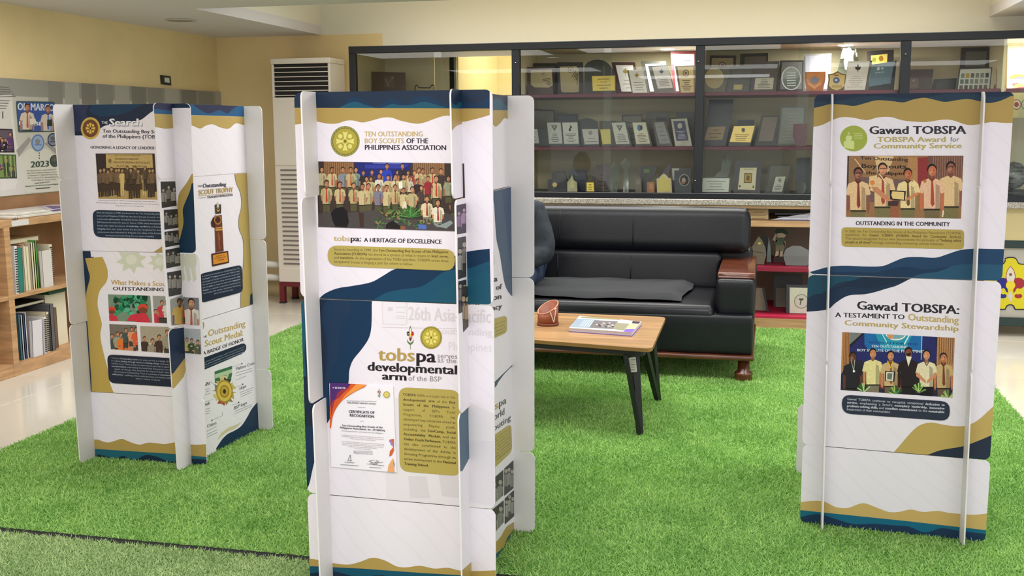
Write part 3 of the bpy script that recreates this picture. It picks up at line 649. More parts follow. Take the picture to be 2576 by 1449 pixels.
def f(a):
    a.text('What Makes a Scout', *y1((462, 1436), (878, 1450)), 11.5, (190, 156, 92), False, True); a.text('OUTSTANDING', *y2((372, 84), (732, 91)), 8.5, (60, 54, 62), True)
F1.add('lettering', f)
def photo_green(a):
    q = y2((338, 112), (635, 122), (650, 311), (350, 298)); a.poly(q, (120, 140, 120)); rr = random.Random(9)
    for k in range(90):
        p = y2((rr.uniform(390, 610), rr.uniform(125, 250)))[0]; a.ell(p, rr.uniform(4, 8), rr.uniform(4, 8), rr.choice([(30, 120, 84), (52, 150, 106), (22, 84, 60), (90, 176, 140), (20, 60, 44)]), q, n=7)
    for x, y, r in ((368, 220, 24), (585, 210, 34)): a.ell(y2((x, y))[0], r/2.5, r/3, (214, 70, 50), q); a.ell(y2((x, y+16))[0], r/3, r/4, (120, 70, 50), q); a.poly(y2((x-50, y+90), (x-30, y+40), (x, y+30), (x+30, y+45), (x+60, y+110), (x-60, y+110)), (206, 52, 70), q)
    a.poly(y2((470, 300), (500, 255), (560, 245), (600, 300)), (206, 52, 70), q)
def photo_mix(q, cols, bg, seed, n=7, fl=None):
    def f(a):
        rr = random.Random(seed); a.poly(q, bg); xs = [p[0] for p in q]; ys = [p[1] for p in q]; x0, x1, yy0, yy1 = min(xs), max(xs), min(ys), max(ys)
        if fl: a.poly([(x0, yy0+(yy1-yy0)*.62), (x1, yy0+(yy1-yy0)*.62), (x1+5, yy1+3), (x0-2, yy1+3)], fl, q)
        for k in range(n):
            h = (yy1-yy0)*rr.uniform(.14, .2); person(a, x0+(x1-x0)*(k+.5)/n+rr.uniform(-3, 3), yy0+(yy1-yy0)*rr.uniform(.08, .5), h, rr.choice(cols), q, skin=(188, 132, 96), pants=(70, 64, 60), arms='lap', tot=5)
        for k in range(10):
            a.ell((rr.uniform(x0, x1), rr.uniform(yy0+(yy1-yy0)*.6, yy1)), rr.uniform(1.5, 4), rr.uniform(1, 3), rr.choice(cols), q, n=6)
    return f
F1.add('photograph', photo_green, INKP)
F1.add('photograph', photo_mix(y2((653, 122), (880, 130), (890, 322), (665, 312)), [(200, 50, 70), (60, 64, 60), (214, 210, 206), (200, 60, 80)], (150, 152, 146), 11, 6, (200, 60, 80)), INKP)
F1.add('photograph', photo_mix(y2((350, 320), (540, 328), (552, 510), (361, 496)), [(214, 96, 60), (70, 84, 84), (222, 150, 110), (150, 160, 140), (226, 120, 50)], (120, 110, 100), 12, 6, (210, 130, 90)), INKP)
F1.add('photograph', photo_mix(y2((566, 334), (840, 344), (850, 530), (576, 510)), [(70, 52, 46), (96, 84, 76), (150, 146, 130)], (168, 156, 138), 13, 5, (204, 198, 170)), INKP)
def f(a):
    q = y2((872, 133), (976, 136), (981, 328), (884, 324)); a.poly(q, (120, 118, 120)); p = y2((925, 140))[0]; person(a, p[0], p[1], 22, (214, 206, 196), q, scarf=(176, 90, 90), skin=(190, 138, 104))
F1.add('photograph', f, INKP)
F1.add('photograph', photo_mix(y2((873, 350), (986, 356), (993, 531), (880, 521)), [(196, 186, 120), (90, 96, 84), (60, 84, 56)], (168, 172, 176), 14, 3, (96, 100, 96)), INKP)
def f(a):
    a.poly(rquad(y2((336, 532), (850, 562), (858, 764), (350, 732)), .2), (36, 42, 60)); G = (166, 170, 180)
    a.lines(['To be an *Outstanding Scout* is to wear service as a badge of honor.', 'It is about *leading through action* and *driving change* wherever one is', 'needed most. These Scouts use their talents, give aid, to spark *lasting*', '*transformation,* embodying the belief that one person can make a', ('ripple of change that extends far beyond their own circle.', .04, 1), ('Becoming an Outstanding Scout is a journey of *commitment* and', .04, 1), '*selflessness*—uplifting others while growing into leaders who show', ('what it means to serve.', .36, .74)], y2((366, 562))[0], y2((372, 694))[0], y2((812, 590))[0], y2((830, 726))[0], 3.7, G)
F1.add('text_box', f)
F0 = Panel(PL_['F', 0])
def f(a):
    a.poly(y2(*smooth([(150, 1140), (258, 1130), (310, 1146), (350, 1150), (400, 1135), (440, 1126), (500, 1150), (560, 1166), (620, 1152), (680, 1156), (740, 1162), (815, 1150), (915, 1164), (970, 1166), (1060, 1160)]), (1060, 1420), (150, 1400)), GOLD)
    a.poly(y2((150, 1188), (258, 1196), (815, 1232), (1060, 1256), (1060, 1460), (150, 1400)), (34, 96, 112))
    a.poly(y2(*smooth([(150, 1220), (300, 1240), (380, 1262), (450, 1245), (520, 1275), (600, 1240), (680, 1250), (780, 1285), (920, 1265), (1060, 1275)]), (1060, 1460), (150, 1400)), NAVY)
F0.add('wave_print', f)
R2 = Panel(PL_['R', 2])
def f(a):
    a.poly(y1((740, 40), (1500, 80), (1500, 216), (740, 188)), (46, 50, 78))
    a.poly(y1((740, 150), (895, 170), (1000, 160), *smooth([(1050, 120), (1120, 170), (1180, 190), (1250, 165), (1310, 190), (1360, 150), (1430, 120)]), (1480, 214), (740, 192)), (36, 86, 128))
    a.poly(y1((740, 188), (895, 198), (1500, 216), *smooth([(1480, 275), (1420, 272), (1370, 262), (1320, 300), (1260, 292), (1200, 268), (1150, 280), (1110, 300), (1050, 278), (1000, 290), (900, 298), (850, 300), (790, 290), (740, 300)])), (180, 154, 92))
R2.add('wave_print', f)
R1 = Panel(PL_['R', 1])
ph = [((822, 686), (930, 684), (940, 862), (832, 880)), ((846, 892), (946, 886), (952, 1022), (850, 1038)), ((850, 1052), (952, 1040), (958, 1146), (858, 1166)), ((858, 1184), (958, 1166), (966, 1298), (864, 1320))]
for i_, q in enumerate(ph): R1.add('photograph', lambda a: bwphoto(a, y1(*q), 40+i_, (112, 106, 98), 3), INKP)
R1.add('photograph', lambda a: bwphoto(a, y2((752, -40), (858, -58), (850, 112), (765, 128)), 47, (120, 114, 110), 3), INKP)
def f(a):
    q = y2((775, 148), (862, 116), (868, 320), (784, 330)); a.poly(q, (150, 150, 146)); p = y2((838, 140))[0]; person(a, p[0], p[1], 18, (196, 160, 84), q, skin=(120, 84, 60), pants=(60, 40, 40)); 
R1.add('photograph', f, INKP)
w3 = Z(490, 440, 4.027)
def f(a):
    a.poly(w3((395, -20), *smooth([(405, 20), (420, 90), (455, 170), (470, 260), (466, 340), (448, 410), (440, 480), (450, 560), (476, 620), (490, 700), (490, 860), (482, 980), (478, 1100), (462, 1220), (462, 1360)]), (640, 1400), (640, -20)), (178, 154, 90))
    a.poly(w3((556, 1220), (570, 1200), (640, 1180), (640, 1400), (552, 1360)), (44, 52, 60))
R1.add('wave_print', f)
def f(a):
    a.text('THE', *w3((28, 124), (68, 120)), 4.4, (66, 62, 76), True); a.text('Outstanding', *w3((76, 130), (314, 112)), 10, (66, 62, 76), False, True)
    a.text('SCOUT TROPHY', *w3((34, 202), (384, 170)), 12.2, (184, 156, 88), True); a.line(*w3((34, 214), (380, 183)), 1, (184, 156, 88))
    a.text('A TOKEN OF', *w3((34, 240), (108, 233)), 2.4, (66, 62, 76)); a.text('TRANSFORMATION', *w3((120, 238), (380, 212)), 5.4, (66, 62, 76), True)
R1.add('lettering', f)
def f(a):
    W1 = (104, 58, 42); W2 = (74, 38, 30); G = (206, 150, 64)
    a.poly(w3((200, 300), (262, 298), (262, 390), (206, 396)), (70, 60, 50)); a.poly(w3((228, 272), (240, 300), (240, 350), (218, 350), (218, 300)), (200, 190, 170)); a.ell(w3((232, 358))[0], 6, 7, (40, 40, 40)); a.ell(w3((232, 356))[0], 4, 4.5, (190, 150, 70)); a.ell(w3((232, 350))[0], 2, 2, (50, 40, 40))
    a.poly(w3((196, 412), (268, 404), (288, 770), (208, 786)), W1); a.poly(w3((160, 480), (185, 425), (200, 440), (205, 540), (168, 525)), W2)
    a.ell(w3((228, 455))[0], 9, 11.5, (196, 150, 70), n=18); a.ell(w3((228, 455))[0], 7.6, 10, W1, n=18)
    for dx, dy in ((0, -14), (0, 14), (-13, 0), (13, 0)): a.ell(w3((228+dx, 455+dy))[0], 2.2, 2.6, (60, 30, 26))
    a.poly(w3((203, 535), (274, 526), (275, 536), (204, 546)), G); a.poly(w3((204, 553), (275, 545), (276, 560), (206, 568)), G)
    for p, q in (((232, 580), (250, 640)), ((250, 640), (236, 690)), ((236, 690), (252, 750)), ((226, 600), (244, 680))): a.line(w3(p)[0], w3(q)[0], 2, (160, 90, 60))
    a.poly(w3((164, 798), (332, 768), (344, 890), (174, 928)), W2); a.poly(w3((178, 812), (322, 784), (332, 878), (182, 908)), (212, 140, 52))
    a.text('PRESENTED TO', *w3((205, 832), (296, 814)), 2.6, (70, 40, 20), True); a.text('THE OUTSTANDING BOY SCOUT', *w3((192, 856), (312, 834)), 3, (70, 40, 20), True); a.text('OF THE PHILIPPINES', *w3((216, 874), (292, 860)), 2.8, (70, 40, 20), True)
R1.add('trophy_picture', f)
def f(a):
    a.poly(rquad(w3((42, 1004), (470, 908), (484, 1184), (58, 1298)), .17), (30, 42, 62)); G = (170, 180, 196)
    a.lines(['A symbol of commitment is an Outstanding Scout. This', 'hand-*made "1" trophy* presented to the TOBS awardees', 'has changed over decades, carved from the country\'s finest', 'the movement and its values. Standing upright, *bold*', 'and with *pride,* the trophy sets ideals toward *inspirational*', '*leaders*—a reminder to give their commitment to', 'community, while serving—that lead by their strong', ('will to live the Scout way.', .28, .8)], w3((68, 1036))[0], w3((80, 1236))[0], w3((448, 950))[0], w3((460, 1148))[0], 3.6, G)
R1.add('text_box', f)
R0 = Panel(PL_['R', 0])
w5 = Z(490, 780, 4.261)
def f(a):
    a.poly(y2((740, 335), (790, 355), (872, 345), (880, 590), (800, 670), (740, 700)), (30, 46, 74)); a.poly(y2((740, 700), (800, 662), (876, 560), (884, 640), (870, 690), (805, 768), (740, 790)), (190, 160, 92))
    a.poly(w5((20, 130), (100, 130), *smooth([(102, 160), (92, 200), (66, 245), (20, 290)])), (178, 152, 84))
    a.poly(w5(*smooth([(230, 1480), (290, 1390), (350, 1330), (430, 1290), (500, 1240), (560, 1150), (610, 1060), (668, 990)]), (760, 900), (760, 1600), (230, 1600)), (28, 50, 78))
    a.poly(w5(*smooth([(240, 1400), (290, 1350), (360, 1300), (430, 1270), (500, 1200), (440, 1230), (360, 1260), (280, 1320)])), (206, 196, 160)) 
R0.add('wave_print', f)
def f(a):
    K = (60, 54, 66); GG = (190, 160, 92)
    a.text('THE', *w5((78, 306), (130, 290)), 5.4, K, True); a.text('Outstanding', *w5((140, 286), (540, 172)), 16.5, GG, False, True); a.text('Scout Medal:', *w5((104, 396), (520, 270)), 16, GG, False, True)
    a.text('A BADGE OF HONOR', *w5((88, 486), (522, 332)), 9, (40, 36, 48), True)
    Q = (110, 106, 116)
    for st, p, q, rows in (('Maltese Cross', (440, 648), (640, 580), [(440, 675, 610, 625), (440, 705, 615, 650), (440, 750, 550, 705)]), ('Hope', (478, 860), (552, 825), [(480, 885, 622, 830), (485, 910, 612, 855), (490, 932, 605, 880)]), ('BSP logo', (418, 1070), (560, 1005), [(420, 1090, 610, 1010), (425, 1115, 610, 1030)]), ('Colors', (130, 1262), (232, 1222), [(125, 1300, 235, 1245), (128, 1335, 240, 1280), (130, 1362, 240, 1310)]), ('Laurel', (80, 825), (162, 800), [(95, 860, 160, 838), (100, 885, 162, 862), (104, 912, 164, 890)]), ('Oath', (85, 1036), (162, 1010), [(104, 1068, 160, 1050), (106, 1094, 162, 1075), (108, 1118, 162, 1100)])):
        a.text(st, *w5(p, q), 8, Q, False, True); a.layer()
        for x0, y0, x1, yy in rows: a.line(*w5((x0, y0), (x1, yy)), 1.1, (150, 146, 156), new=False)
    a.layer()
    for p in ((503, 574), (512, 795), (470, 990), (183, 1182), (130, 780)): a.ell(w5(p)[0], 1.6, 1.8, K, new=False)
    for p, q in (((400, 610), (503, 574)), ((440, 825), (512, 800)), ((395, 1020), (470, 995)), ((296, 1130), (190, 1175)), ((296, 1130), (296, 1090)), ((176, 768), (135, 780)), ((176, 768), (225, 815)), ((105, 985), (200, 955))): a.line(*w5(p, q), .7, (160, 156, 164), new=False)
    a.text('tobspa', *w5((560, 1340), (640, 1300)), 4, (150, 176, 150), True)
R0.add('lettering', f)
def f(a):
    a.poly(w5((40, 540), (100, 508), (500, 360), (530, 358), (550, 380), (550, 420), (530, 450), (500, 470), (100, 640), (40, 665)), (30, 42, 62)); G = (160, 170, 190)
    a.lines(['The Outstanding Scout Medal is a symbol of the dedication of the Scout', '*caring, service* and *leadership.* The medal is awarded for the Boy Scouts', 'award, it is a prestigious honor on *outstanding Scouts of all times.*'], w5((92, 570))[0], w5((92, 622))[0], w5((532, 396))[0], w5((525, 452))[0], 3, G)
R0.add('text_box', f)
def f(a):
    a.poly(w5((212, 658), (398, 598), (398, 690), (380, 770), (350, 760), (330, 700), (280, 720), (262, 780), (216, 782)), (58, 112, 74)); a.poly(w5((214, 690), (398, 630), (398, 672), (216, 735)), (176, 196, 160))
    a.poly(w5((262, 720), (300, 705), (330, 712), (350, 680), (366, 680), (345, 740), (330, 800), (300, 800), (280, 770)), (206, 190, 150))
    c = (316, 872)
    for k in range(8):
        t = 2*math.pi*k/8+.3; dx, dy = math.cos(t), math.sin(t)*1.35
        a.poly(w5((c[0]+dx*50-dy*22, c[1]+dy*50+dx*22), (c[0]+dx*122-dy*30, c[1]+dy*110+dx*38), (c[0]+dx*100, c[1]+dy*96-20*dx), (c[0]+dx*122+dy*30, c[1]+dy*110-dx*38), (c[0]+dx*50+dy*22, c[1]+dy*50-dx*22)), [(190, 160, 70), (132, 130, 90), (176, 66, 52), (214, 196, 120), (120, 128, 96), (206, 176, 80), (60, 60, 50), (200, 180, 110)][k])
    a.ell(w5(c)[0], 21, 29, (168, 136, 52), n=20); a.ell(w5(c)[0], 18, 25, (212, 184, 84), n=20); a.ell(w5(c)[0], 12, 16, (150, 120, 44), n=18); a.ell(w5(c)[0], 9.5, 13, (190, 156, 64), n=16); a.ell(w5(c)[0], 4, 6, (60, 46, 20), n=10)
R0.add('medal_picture', f)

# ---------------------------------------------------------------- right stand
v5 = Z(1980, 210, 2.841); v6 = Z(1980, 680, 1.958)
stR, PR = stand(2, 'right display stand facing the camera with two pictures of men in uniform')
F2 = Panel(PR['F', 2])
def f(a):
    a.poly(v5((100, 40), (1660, 40), (1660, 200), (100, 220)), (34, 58, 78))
    a.poly(v5((100, 40), (1660, 40), (1660, 70), *smooth([(1500, 100), (1200, 70), (900, 110), (600, 90), (300, 130), (100, 110)])), NAVY)
    a.poly(v5(*smooth([(110, 190), (162, 180), (240, 165), (310, 148), (400, 152), (480, 160), (560, 140), (640, 120), (740, 125), (830, 135), (900, 115), (980, 102), (1060, 118), (1130, 132), (1220, 118), (1300, 112), (1380, 128), (1440, 140), (1520, 125), (1600, 90)]), (1660, 90), *smooth([(1660, 280), (1560, 282), (1460, 276), (1380, 290), (1290, 296), (1180, 262), (1100, 260), (1000, 275), (900, 272), (820, 262), (740, 240), (650, 242), (570, 262), (480, 246), (400, 240), (330, 258), (260, 292), (200, 308), (110, 308)])), GOLD)
    a.poly(v5(*smooth([(60, 1360), (170, 1345), (300, 1310), (420, 1302), (560, 1308), (680, 1305), (760, 1275), (840, 1245), (940, 1240), (1060, 1245), (1140, 1222), (1240, 1190), (1350, 1180), (1450, 1182), (1600, 1184)]), (1600, 1440), (60, 1400)), (34, 66, 98))
    a.poly(v5(*smooth([(60, 1380), (320, 1352), (480, 1345), (620, 1350), (760, 1320), (860, 1310), (1000, 1330), (1150, 1310), (1240, 1340), (1600, 1330)]), (1600, 1440), (60, 1400)), (26, 54, 84))
    a.poly(v5(*smooth([(860, 1400), (960, 1360), (1080, 1345), (1200, 1300), (1350, 1290), (1600, 1300)]), (1600, 1440), (860, 1440)), (40, 84, 112))
F2.add('wave_print', f)
def f(a):
    c = v5((476, 393))[0]; a.ell(c, 34.5, 32.5, (158, 172, 70), n=30)
    for x, y, h in ((425, 385, 26), (455, 375, 34), (440, 350, 22)): p = v5((x, y))[0]; person(a, p[0], p[1], h/2.841*.8, (206, 216, 140), v5((390, 310), (480, 310), (480, 470), (400, 460)), hair=(206, 216, 140), skin=(206, 216, 140), pants=(206, 216, 140), tot=5, shade=False)
    for k in range(4): a.line(*v5((480, 358+k*12), (540, 360+k*12)), 1.2, (200, 210, 140))
F2.add('emblem', f)
def f(a):
    a.text('Gawad TOBSPA', *v5((586, 361), (1277, 360)), 19.5, (52, 50, 58), True, True); T = (184, 168, 100)
    a.text('TOBSPA Award', *v5((645, 418), (1136, 417)), 12.5, T, True); a.text('for', *v5((1166, 416), (1230, 415)), 11.5, (110, 106, 110)); a.text('Community Service', *v5((617, 465), (1250, 463)), 13, T, True)
    a.text('OUTSTANDING IN THE COMMUNITY', *v5((490, 1012), (1163, 1020)), 10, DARK, True)
F2.add('lettering', f)
vp = Z(2110, 380, 7.806)
def f(a):
    q = vp((172, 95), (2448, 92), (2400, 1325), (142, 1292)); a.poly(q, (150, 112, 74))
    a.poly(vp((140, 90), (200, 90), (190, 800), (130, 800)), (60, 54, 54), q); a.poly(vp((1350, 110), (1560, 110), (1540, 700), (1350, 640)), (176, 130, 84), q); a.poly(vp((700, 100), (1080, 100), (980, 420), (760, 420)), (214, 180, 130), q)
    a.poly(vp((1550, 130), (1760, 120), (1740, 740), (1550, 700)), (140, 52, 52), q); a.poly(vp((1760, 92), (2450, 92), (2400, 700), (1740, 700)), (112, 78, 66), q)
    for k in range(13): a.poly(vp((1850+k*46, 92), (1868+k*46, 92), (1850+k*46, 700), (1834+k*46, 700)), (150, 108, 88), q, new=k == 0)
    a.poly(vp((300, 500), (1300, 560), (1300, 1000), (500, 1000)), (112, 88, 84), q); a.poly(vp((300, 150), (520, 430), (532, 425), (322, 150)), (230, 190, 130), q)
    K = (48, 34, 36); a.text('Ten Outstanding', *vp((425, 165), (1362, 200)), 8.4, K, True); a.text('Boy Scouts', *vp((440, 330), (1330, 345)), 10.5, K, True); a.text('the Philippines', *vp((535, 458), (1420, 475)), 8.4, K, True)
    S_ = (224, 190, 140); P_ = (122, 112, 72)
    a.poly(vp((1000, 1000), (1200, 980), (1180, 1330), (940, 1330)), (150, 94, 64), q)
    s = 1/7.806
    for x, y, h, sk, sc, lean in ((380, 320, 230, (140, 84, 70), (136, 60, 52), 0), (2200, 205, 240, (150, 92, 72), None, 0)): p = vp((x, y))[0]; person(a, p[0], p[1], h*s, S_, q, skin=sk, scarf=sc, pants=P_, tot=5.2)
    p = vp((1830, 255))[0]; person(a, p[0], p[1], 240*s, (228, 184, 150), q, skin=(196, 110, 74), scarf=(170, 74, 52), pants=(116, 100, 70), tot=5.2)
    p = vp((860, 230))[0]; person(a, p[0], p[1], 235*s, S_, q, skin=(206, 140, 104), scarf=(170, 70, 60), pants=P_, tot=5.2, arms='none')
    p = vp((1355, 335))[0]; person(a, p[0], p[1], 215*s, (232, 208, 150), q, skin=(184, 100, 66), scarf=(110, 80, 60), pants=P_, tot=5.2, arms='none')
    a.poly(vp((640, 700), (740, 690), (900, 840), (1080, 950), (1000, 1000), (880, 940), (700, 800)), (200, 134, 96), q); a.poly(vp((1600, 800), (1560, 860), (1300, 990), (1280, 960), (1500, 820)), (204, 130, 84), q)
    a.poly(vp((600, 500), (750, 470), (760, 700), (590, 700)), S_, q); a.ell(vp((660, 620))[0], 6, 6, (220, 130, 60), q); a.poly(vp((1460, 560), (1560, 640), (1600, 820), (1480, 780)), (232, 208, 150), q)
    a.line(*vp((790, 440), (950, 660)), 2.6, (226, 214, 170), q); a.poly(vp((1000, 765), (1320, 785), (1300, 975), (1010, 950)), (40, 30, 32), q); a.poly(vp((1050, 790), (1285, 805), (1280, 955), (1060, 935), (1030, 860)), (226, 196, 128), q)
    a.poly(vp((970, 985), (1180, 975), (1160, 1075), (965, 1080)), (70, 50, 46), q)
    for x, y in ((380, 430), (860, 345), (2200, 300)): a.line(*vp((x-60, y), (x+70, y)), 2, (60, 36, 34), q)
    a.poly(vp((2040, 1160), (2065, 1165), (2050, 1290), (2020, 1290)), (236, 220, 190), q); a.ell(vp((1690, 590))[0], 4, 4, (190, 120, 50), q)
F2.add('photograph', f, INKP)
def f(a):
    a.poly(rquad(v5((390, 1027), (1265, 1046), (1262, 1185), (390, 1165)), .22), (182, 160, 84))
    a.lines(['In 2005, the Ten Outstanding Boy Scouts of the Philippines Association (TOBSPA)', 'established   the   *Gawad   TOBSPA   (TOBSPA   Award   for   Community   Service).*', 'This award recognizes Scouts who demonstrate the principle of *"helping other*', ('*people at all times"* through outstanding community service initiatives.', 0, .85)], v5((416, 1062))[0], v5((416, 1140))[0], v5((1245, 1078))[0], v5((1246, 1158))[0], 6, (92, 72, 40))
F2.add('text_box', f)
F1 = Panel(PR['F', 1])
def f(a):
    a.poly(v6((60, 20), (640, 30), *smooth([(600, 45), (540, 75), (490, 90), (430, 108), (380, 118), (300, 125), (240, 160), (205, 190), (150, 200), (60, 206)])), (30, 50, 74))
    a.poly(v6((60, 20), (400, 30), *smooth([(330, 50), (260, 60), (210, 90), (170, 115), (130, 120), (60, 170)])), (30, 74, 94))
    a.poly(v6((400, 25), (640, 30), *smooth([(560, 55), (480, 75), (400, 90), (300, 80), (220, 100), (290, 60)])), NAVY)
    a.poly(v6(*smooth([(500, 920), (540, 880), (600, 810), (650, 765), (710, 750), (780, 762), (860, 768), (930, 745), (1000, 685), (1040, 650)]), (1060, 900), (1000, 940), (500, 940)), (190, 164, 96))
    a.poly(v6(*smooth([(640, 930), (700, 906), (760, 885), (860, 868), (920, 848), (1000, 815), (1040, 790)]), (1060, 980), (640, 980)), (44, 52, 70))
F1.add('wave_print', f)
def f(a):
    a.text('Gawad TOBSPA:', *v6((343, 192), (850, 216)), 21, (46, 44, 52), True, True); a.text('A TESTAMENT TO', *v6((238, 230), (580, 241)), 11.5, (50, 48, 56), True); a.text('Outstanding', *v6((595, 246), (845, 262)), 17, (196, 172, 112), True, True); a.text('Community Stewardship', *v6((282, 270), (846, 300)), 13, (188, 164, 104), True)
F1.add('lettering', f)
vq = Z(2100, 830, 8.05)
def f(a):
    q = vq((150, 42), (2432, 160), (2380, 1370), (118, 1215)); a.poly(q, (44, 40, 58))
    a.poly(vq((150, 40), (300, 50), (290, 700), (200, 760), (130, 900)), (184, 130, 80), q); a.poly(vq((2080, 140), (2440, 150), (2400, 1000), (2060, 700)), (184, 136, 88), q)
    for k in range(4): a.poly(vq((180+k*32, 40), (192+k*32, 40), (185+k*30, 800), (172+k*30, 800)), (120, 78, 46), q, new=k == 0)
    for k in range(7): a.poly(vq((2110+k*46, 140), (2130+k*46, 140), (2120+k*44, 700), (2100+k*44, 700)), (130, 88, 56), q, new=k == 0)
    a.poly(vq((300, 50), (560, 62), (300, 320)), (120, 124, 118), q); a.poly(vq((560, 62), (2030, 140), (2060, 600), (1700, 780), (700, 700), (310, 520), (300, 340)), (40, 44, 100), q)
    a.poly(vq((600, 64), (1780, 120), (1760, 420), (700, 420), (600, 300)), (30, 106, 166), q); a.poly(vq((820, 80), (1560, 110), (1440, 400), (950, 380)), (40, 150, 176), q); a.poly(vq((300, 300), (560, 62), (600, 62), (310, 360)), (30, 30, 34), q)
    a.ell(vq((1240, 60))[0], 27, 19, (226, 232, 226), q, n=24); a.ell(vq((1240, 55))[0], 25, 16, (120, 170, 176), q, n=24); a.ell(vq((1130, 120))[0], 9, 8, (206, 150, 100), q)
    a.line(*vq((960, 80), (1080, 300)), 2.4, (190, 230, 240), q); a.line(*vq((1510, 100), (1400, 300)), 3, (214, 240, 244), q); a.line(*vq((1765, 130), (1750, 600)), 1.6, (190, 214, 236), q)
    a.text('SEARCH FOR THE', *vq((680, 268), (1680, 310)), 5, (30, 70, 130), True); a.text('TEN OUTSTANDING', *vq((740, 350), (1480, 372)), 6, (206, 222, 226), True); a.text('BOY SCOUTS OF THE PHILIPPINES', *vq((448, 432), (1820, 462)), 6.4, (206, 222, 226), True)
    s = 1/8.05
    a.poly(vq((880, 1000), (1060, 980), (1370, 980), (1400, 1200), (900, 1180)), (120, 50, 54), q)
    for x, y, h, c, sc, sk, pn, kw in ((365, 440, 200, (38, 38, 42), None, (96, 60, 44), (36, 34, 38), {}), (770, 370, 200, (228, 216, 150), None, (196, 134, 90), (128, 118, 96), {}), (2200, 460, 195, (198, 168, 116), (120, 66, 44), (190, 120, 80), (104, 84, 66), {}), (1130, 420, 195, (204, 172, 122), (150, 90, 40), (196, 134, 92), (110, 96, 70), {}), (1490, 350, 215, (40, 32, 34), None, (130, 70, 56), (34, 30, 32), dict(sleeve='long')), (1855, 400, 205, (226, 214, 176), None, (204, 140, 100), (30, 26, 30), dict(arms='clasp'))):
        p = vq((x, y))[0]; person(a, p[0], p[1], h*s, c, q, scarf=sc, skin=sk, pants=pn, tot=6, **kw)
    a.poly(vq((1440, 530), (1560, 540), (1490, 740)), (232, 226, 196), q); a.poly(vq((1455, 470), (1440, 500), (1490, 530), (1550, 500), (1530, 455)), (40, 26, 28), q)
    for dx in (-40, 40): a.line(*vq((365+dx, 600), (385, 830)), 1.2, (190, 200, 190), q)
    a.ell(vq((388, 835))[0], 3, 3, (240, 240, 230), q); a.poly(vq((1020, 825), (1225, 840), (1205, 1045), (1010, 1030)), (26, 26, 28), q); a.poly(vq((1040, 845), (1195, 856), (1180, 1035), (1032, 1022)), (220, 216, 196), q); a.poly(vq((1065, 870), (1165, 878), (1155, 1005), (1060, 996)), (110, 116, 104), q)
    a.line(*vq((1070, 620), (1120, 770)), 2.4, (226, 184, 60), q); a.line(*vq((1180, 625), (1125, 770)), 2.4, (226, 184, 60), q); a.line(*vq((1790, 590), (1860, 720)), 2, (80, 60, 50), q); a.line(*vq((1925, 590), (1865, 720)), 2, (80, 60, 50), q)
    rr = random.Random(4)
    for cx, cy in ((590, 1180), (1230, 1230), (1700, 1180), (2290, 1320)):
        for k in range(14): t = rr.uniform(-1.3, 1.3); a.line(vq((cx, cy+80))[0], vq((cx+math.sin(t)*150, cy+80-math.cos(t)*190))[0], rr.uniform(1.5, 4.5), rr.choice([(90, 150, 70), (150, 186, 96), (50, 96, 50), (190, 206, 130)]), q)
F1.add('photograph', f, INKP)
def f(a):
    a.poly(rquad(v6((270, 611), (803, 646), (800, 742), (270, 704)), .46), (48, 54, 70)); G = (206, 208, 216)
    a.lines(['Gawad  TOBSPA  continues  to  recognize  exceptional  *dedication  to*', '*service,*  emphasizing  a  Scout\'s  *exemplary  leadership,  innovative*', '*problem-solving skills,* and *steadfast commitment* to the *sustainable*', ('betterment of their communities.', 0, .45)], v6((296, 638))[0], v6((294, 688))[0], v6((776, 668))[0], v6((774, 720))[0], 5.6, G)
F1.add('text_box', f)
F0 = Panel(PR['F', 0])
def f(a):
    a.poly(v6(*smooth([(40, 1146), (70, 1142), (120, 1136), (180, 1138), (240, 1166), (300, 1170), (350, 1152), (385, 1148), (440, 1168), (500, 1190), (550, 1190), (610, 1178), (670, 1190), (740, 1185), (800, 1195), (860, 1200), (920, 1204), (1000, 1196)]), (1000, 1420), (40, 1300)), (200, 170, 104))
    a.poly(v6((40, 1178), (200, 1195), (600, 1236), (1000, 1282), (1000, 1420), (40, 1300)), (28, 102, 128))
    a.poly(v6(*smooth([(40, 1222), (150, 1200), (230, 1222), (330, 1250), (430, 1248), (520, 1256), (600, 1262), (680, 1292), (760, 1270), (860, 1285), (1000, 1300)]), (1000, 1420), (40, 1300)), (34, 56, 84))
    a.poly(v6(*smooth([(40, 1250), (200, 1262), (400, 1290), (600, 1300), (800, 1330), (1000, 1340)]), (1000, 1420), (40, 1320)), (22, 30, 48))
F0.add('wave_print', f)

# ================================================================== ROOM
XL, YB, ZC = -4.85, 8.93, 2.325
XR = 3.6; YF = -3.0
M_Y = mat('yellow_wall_paint', (230, 207, 156), .6, noise=.05, nscale=3, bump=.05, bscale=40)
M_CR = mat('cream_paint', (226, 222, 211), .6)
M_CE = mat('ceiling_paint', (212, 208, 214), .7)
M_WOOD = mat('oak_laminate', (186, 146, 104), .5, noise=.22, nscale=6, stretch=(1, 1, 9), bump=.04)
M_WOODX = mat('oak_laminate_long', (186, 146, 104), .5, noise=.2, nscale=6, stretch=(.6, 9, 9), bump=.04)
M_BLK = mat('black_aluminium', (26, 28, 32), .4, metal=.3)
def structure(o): return tag(o, kind='structure')
structure(box('wall_left', (XL-.12, YF, 0), (XL, YB+.1, 3.3), M_Y))
structure(box('wall_back', (XL, YB, 0), (-3.27, YB+.1, ZC), M_Y))
structure(box('wall_back', (-3.27, YB, 2.12), (XR, YB+.1, ZC), M_CR))
structure(box('wall_back', (-3.27, YB+.0, 0), (-2.64, YB+.1, 2.12), M_Y))
structure(box('wall_back', (-1.93, YB, 0), (XR, YB+.1, 2.12), mat('case_back_paint', (222, 212, 176), .6)))
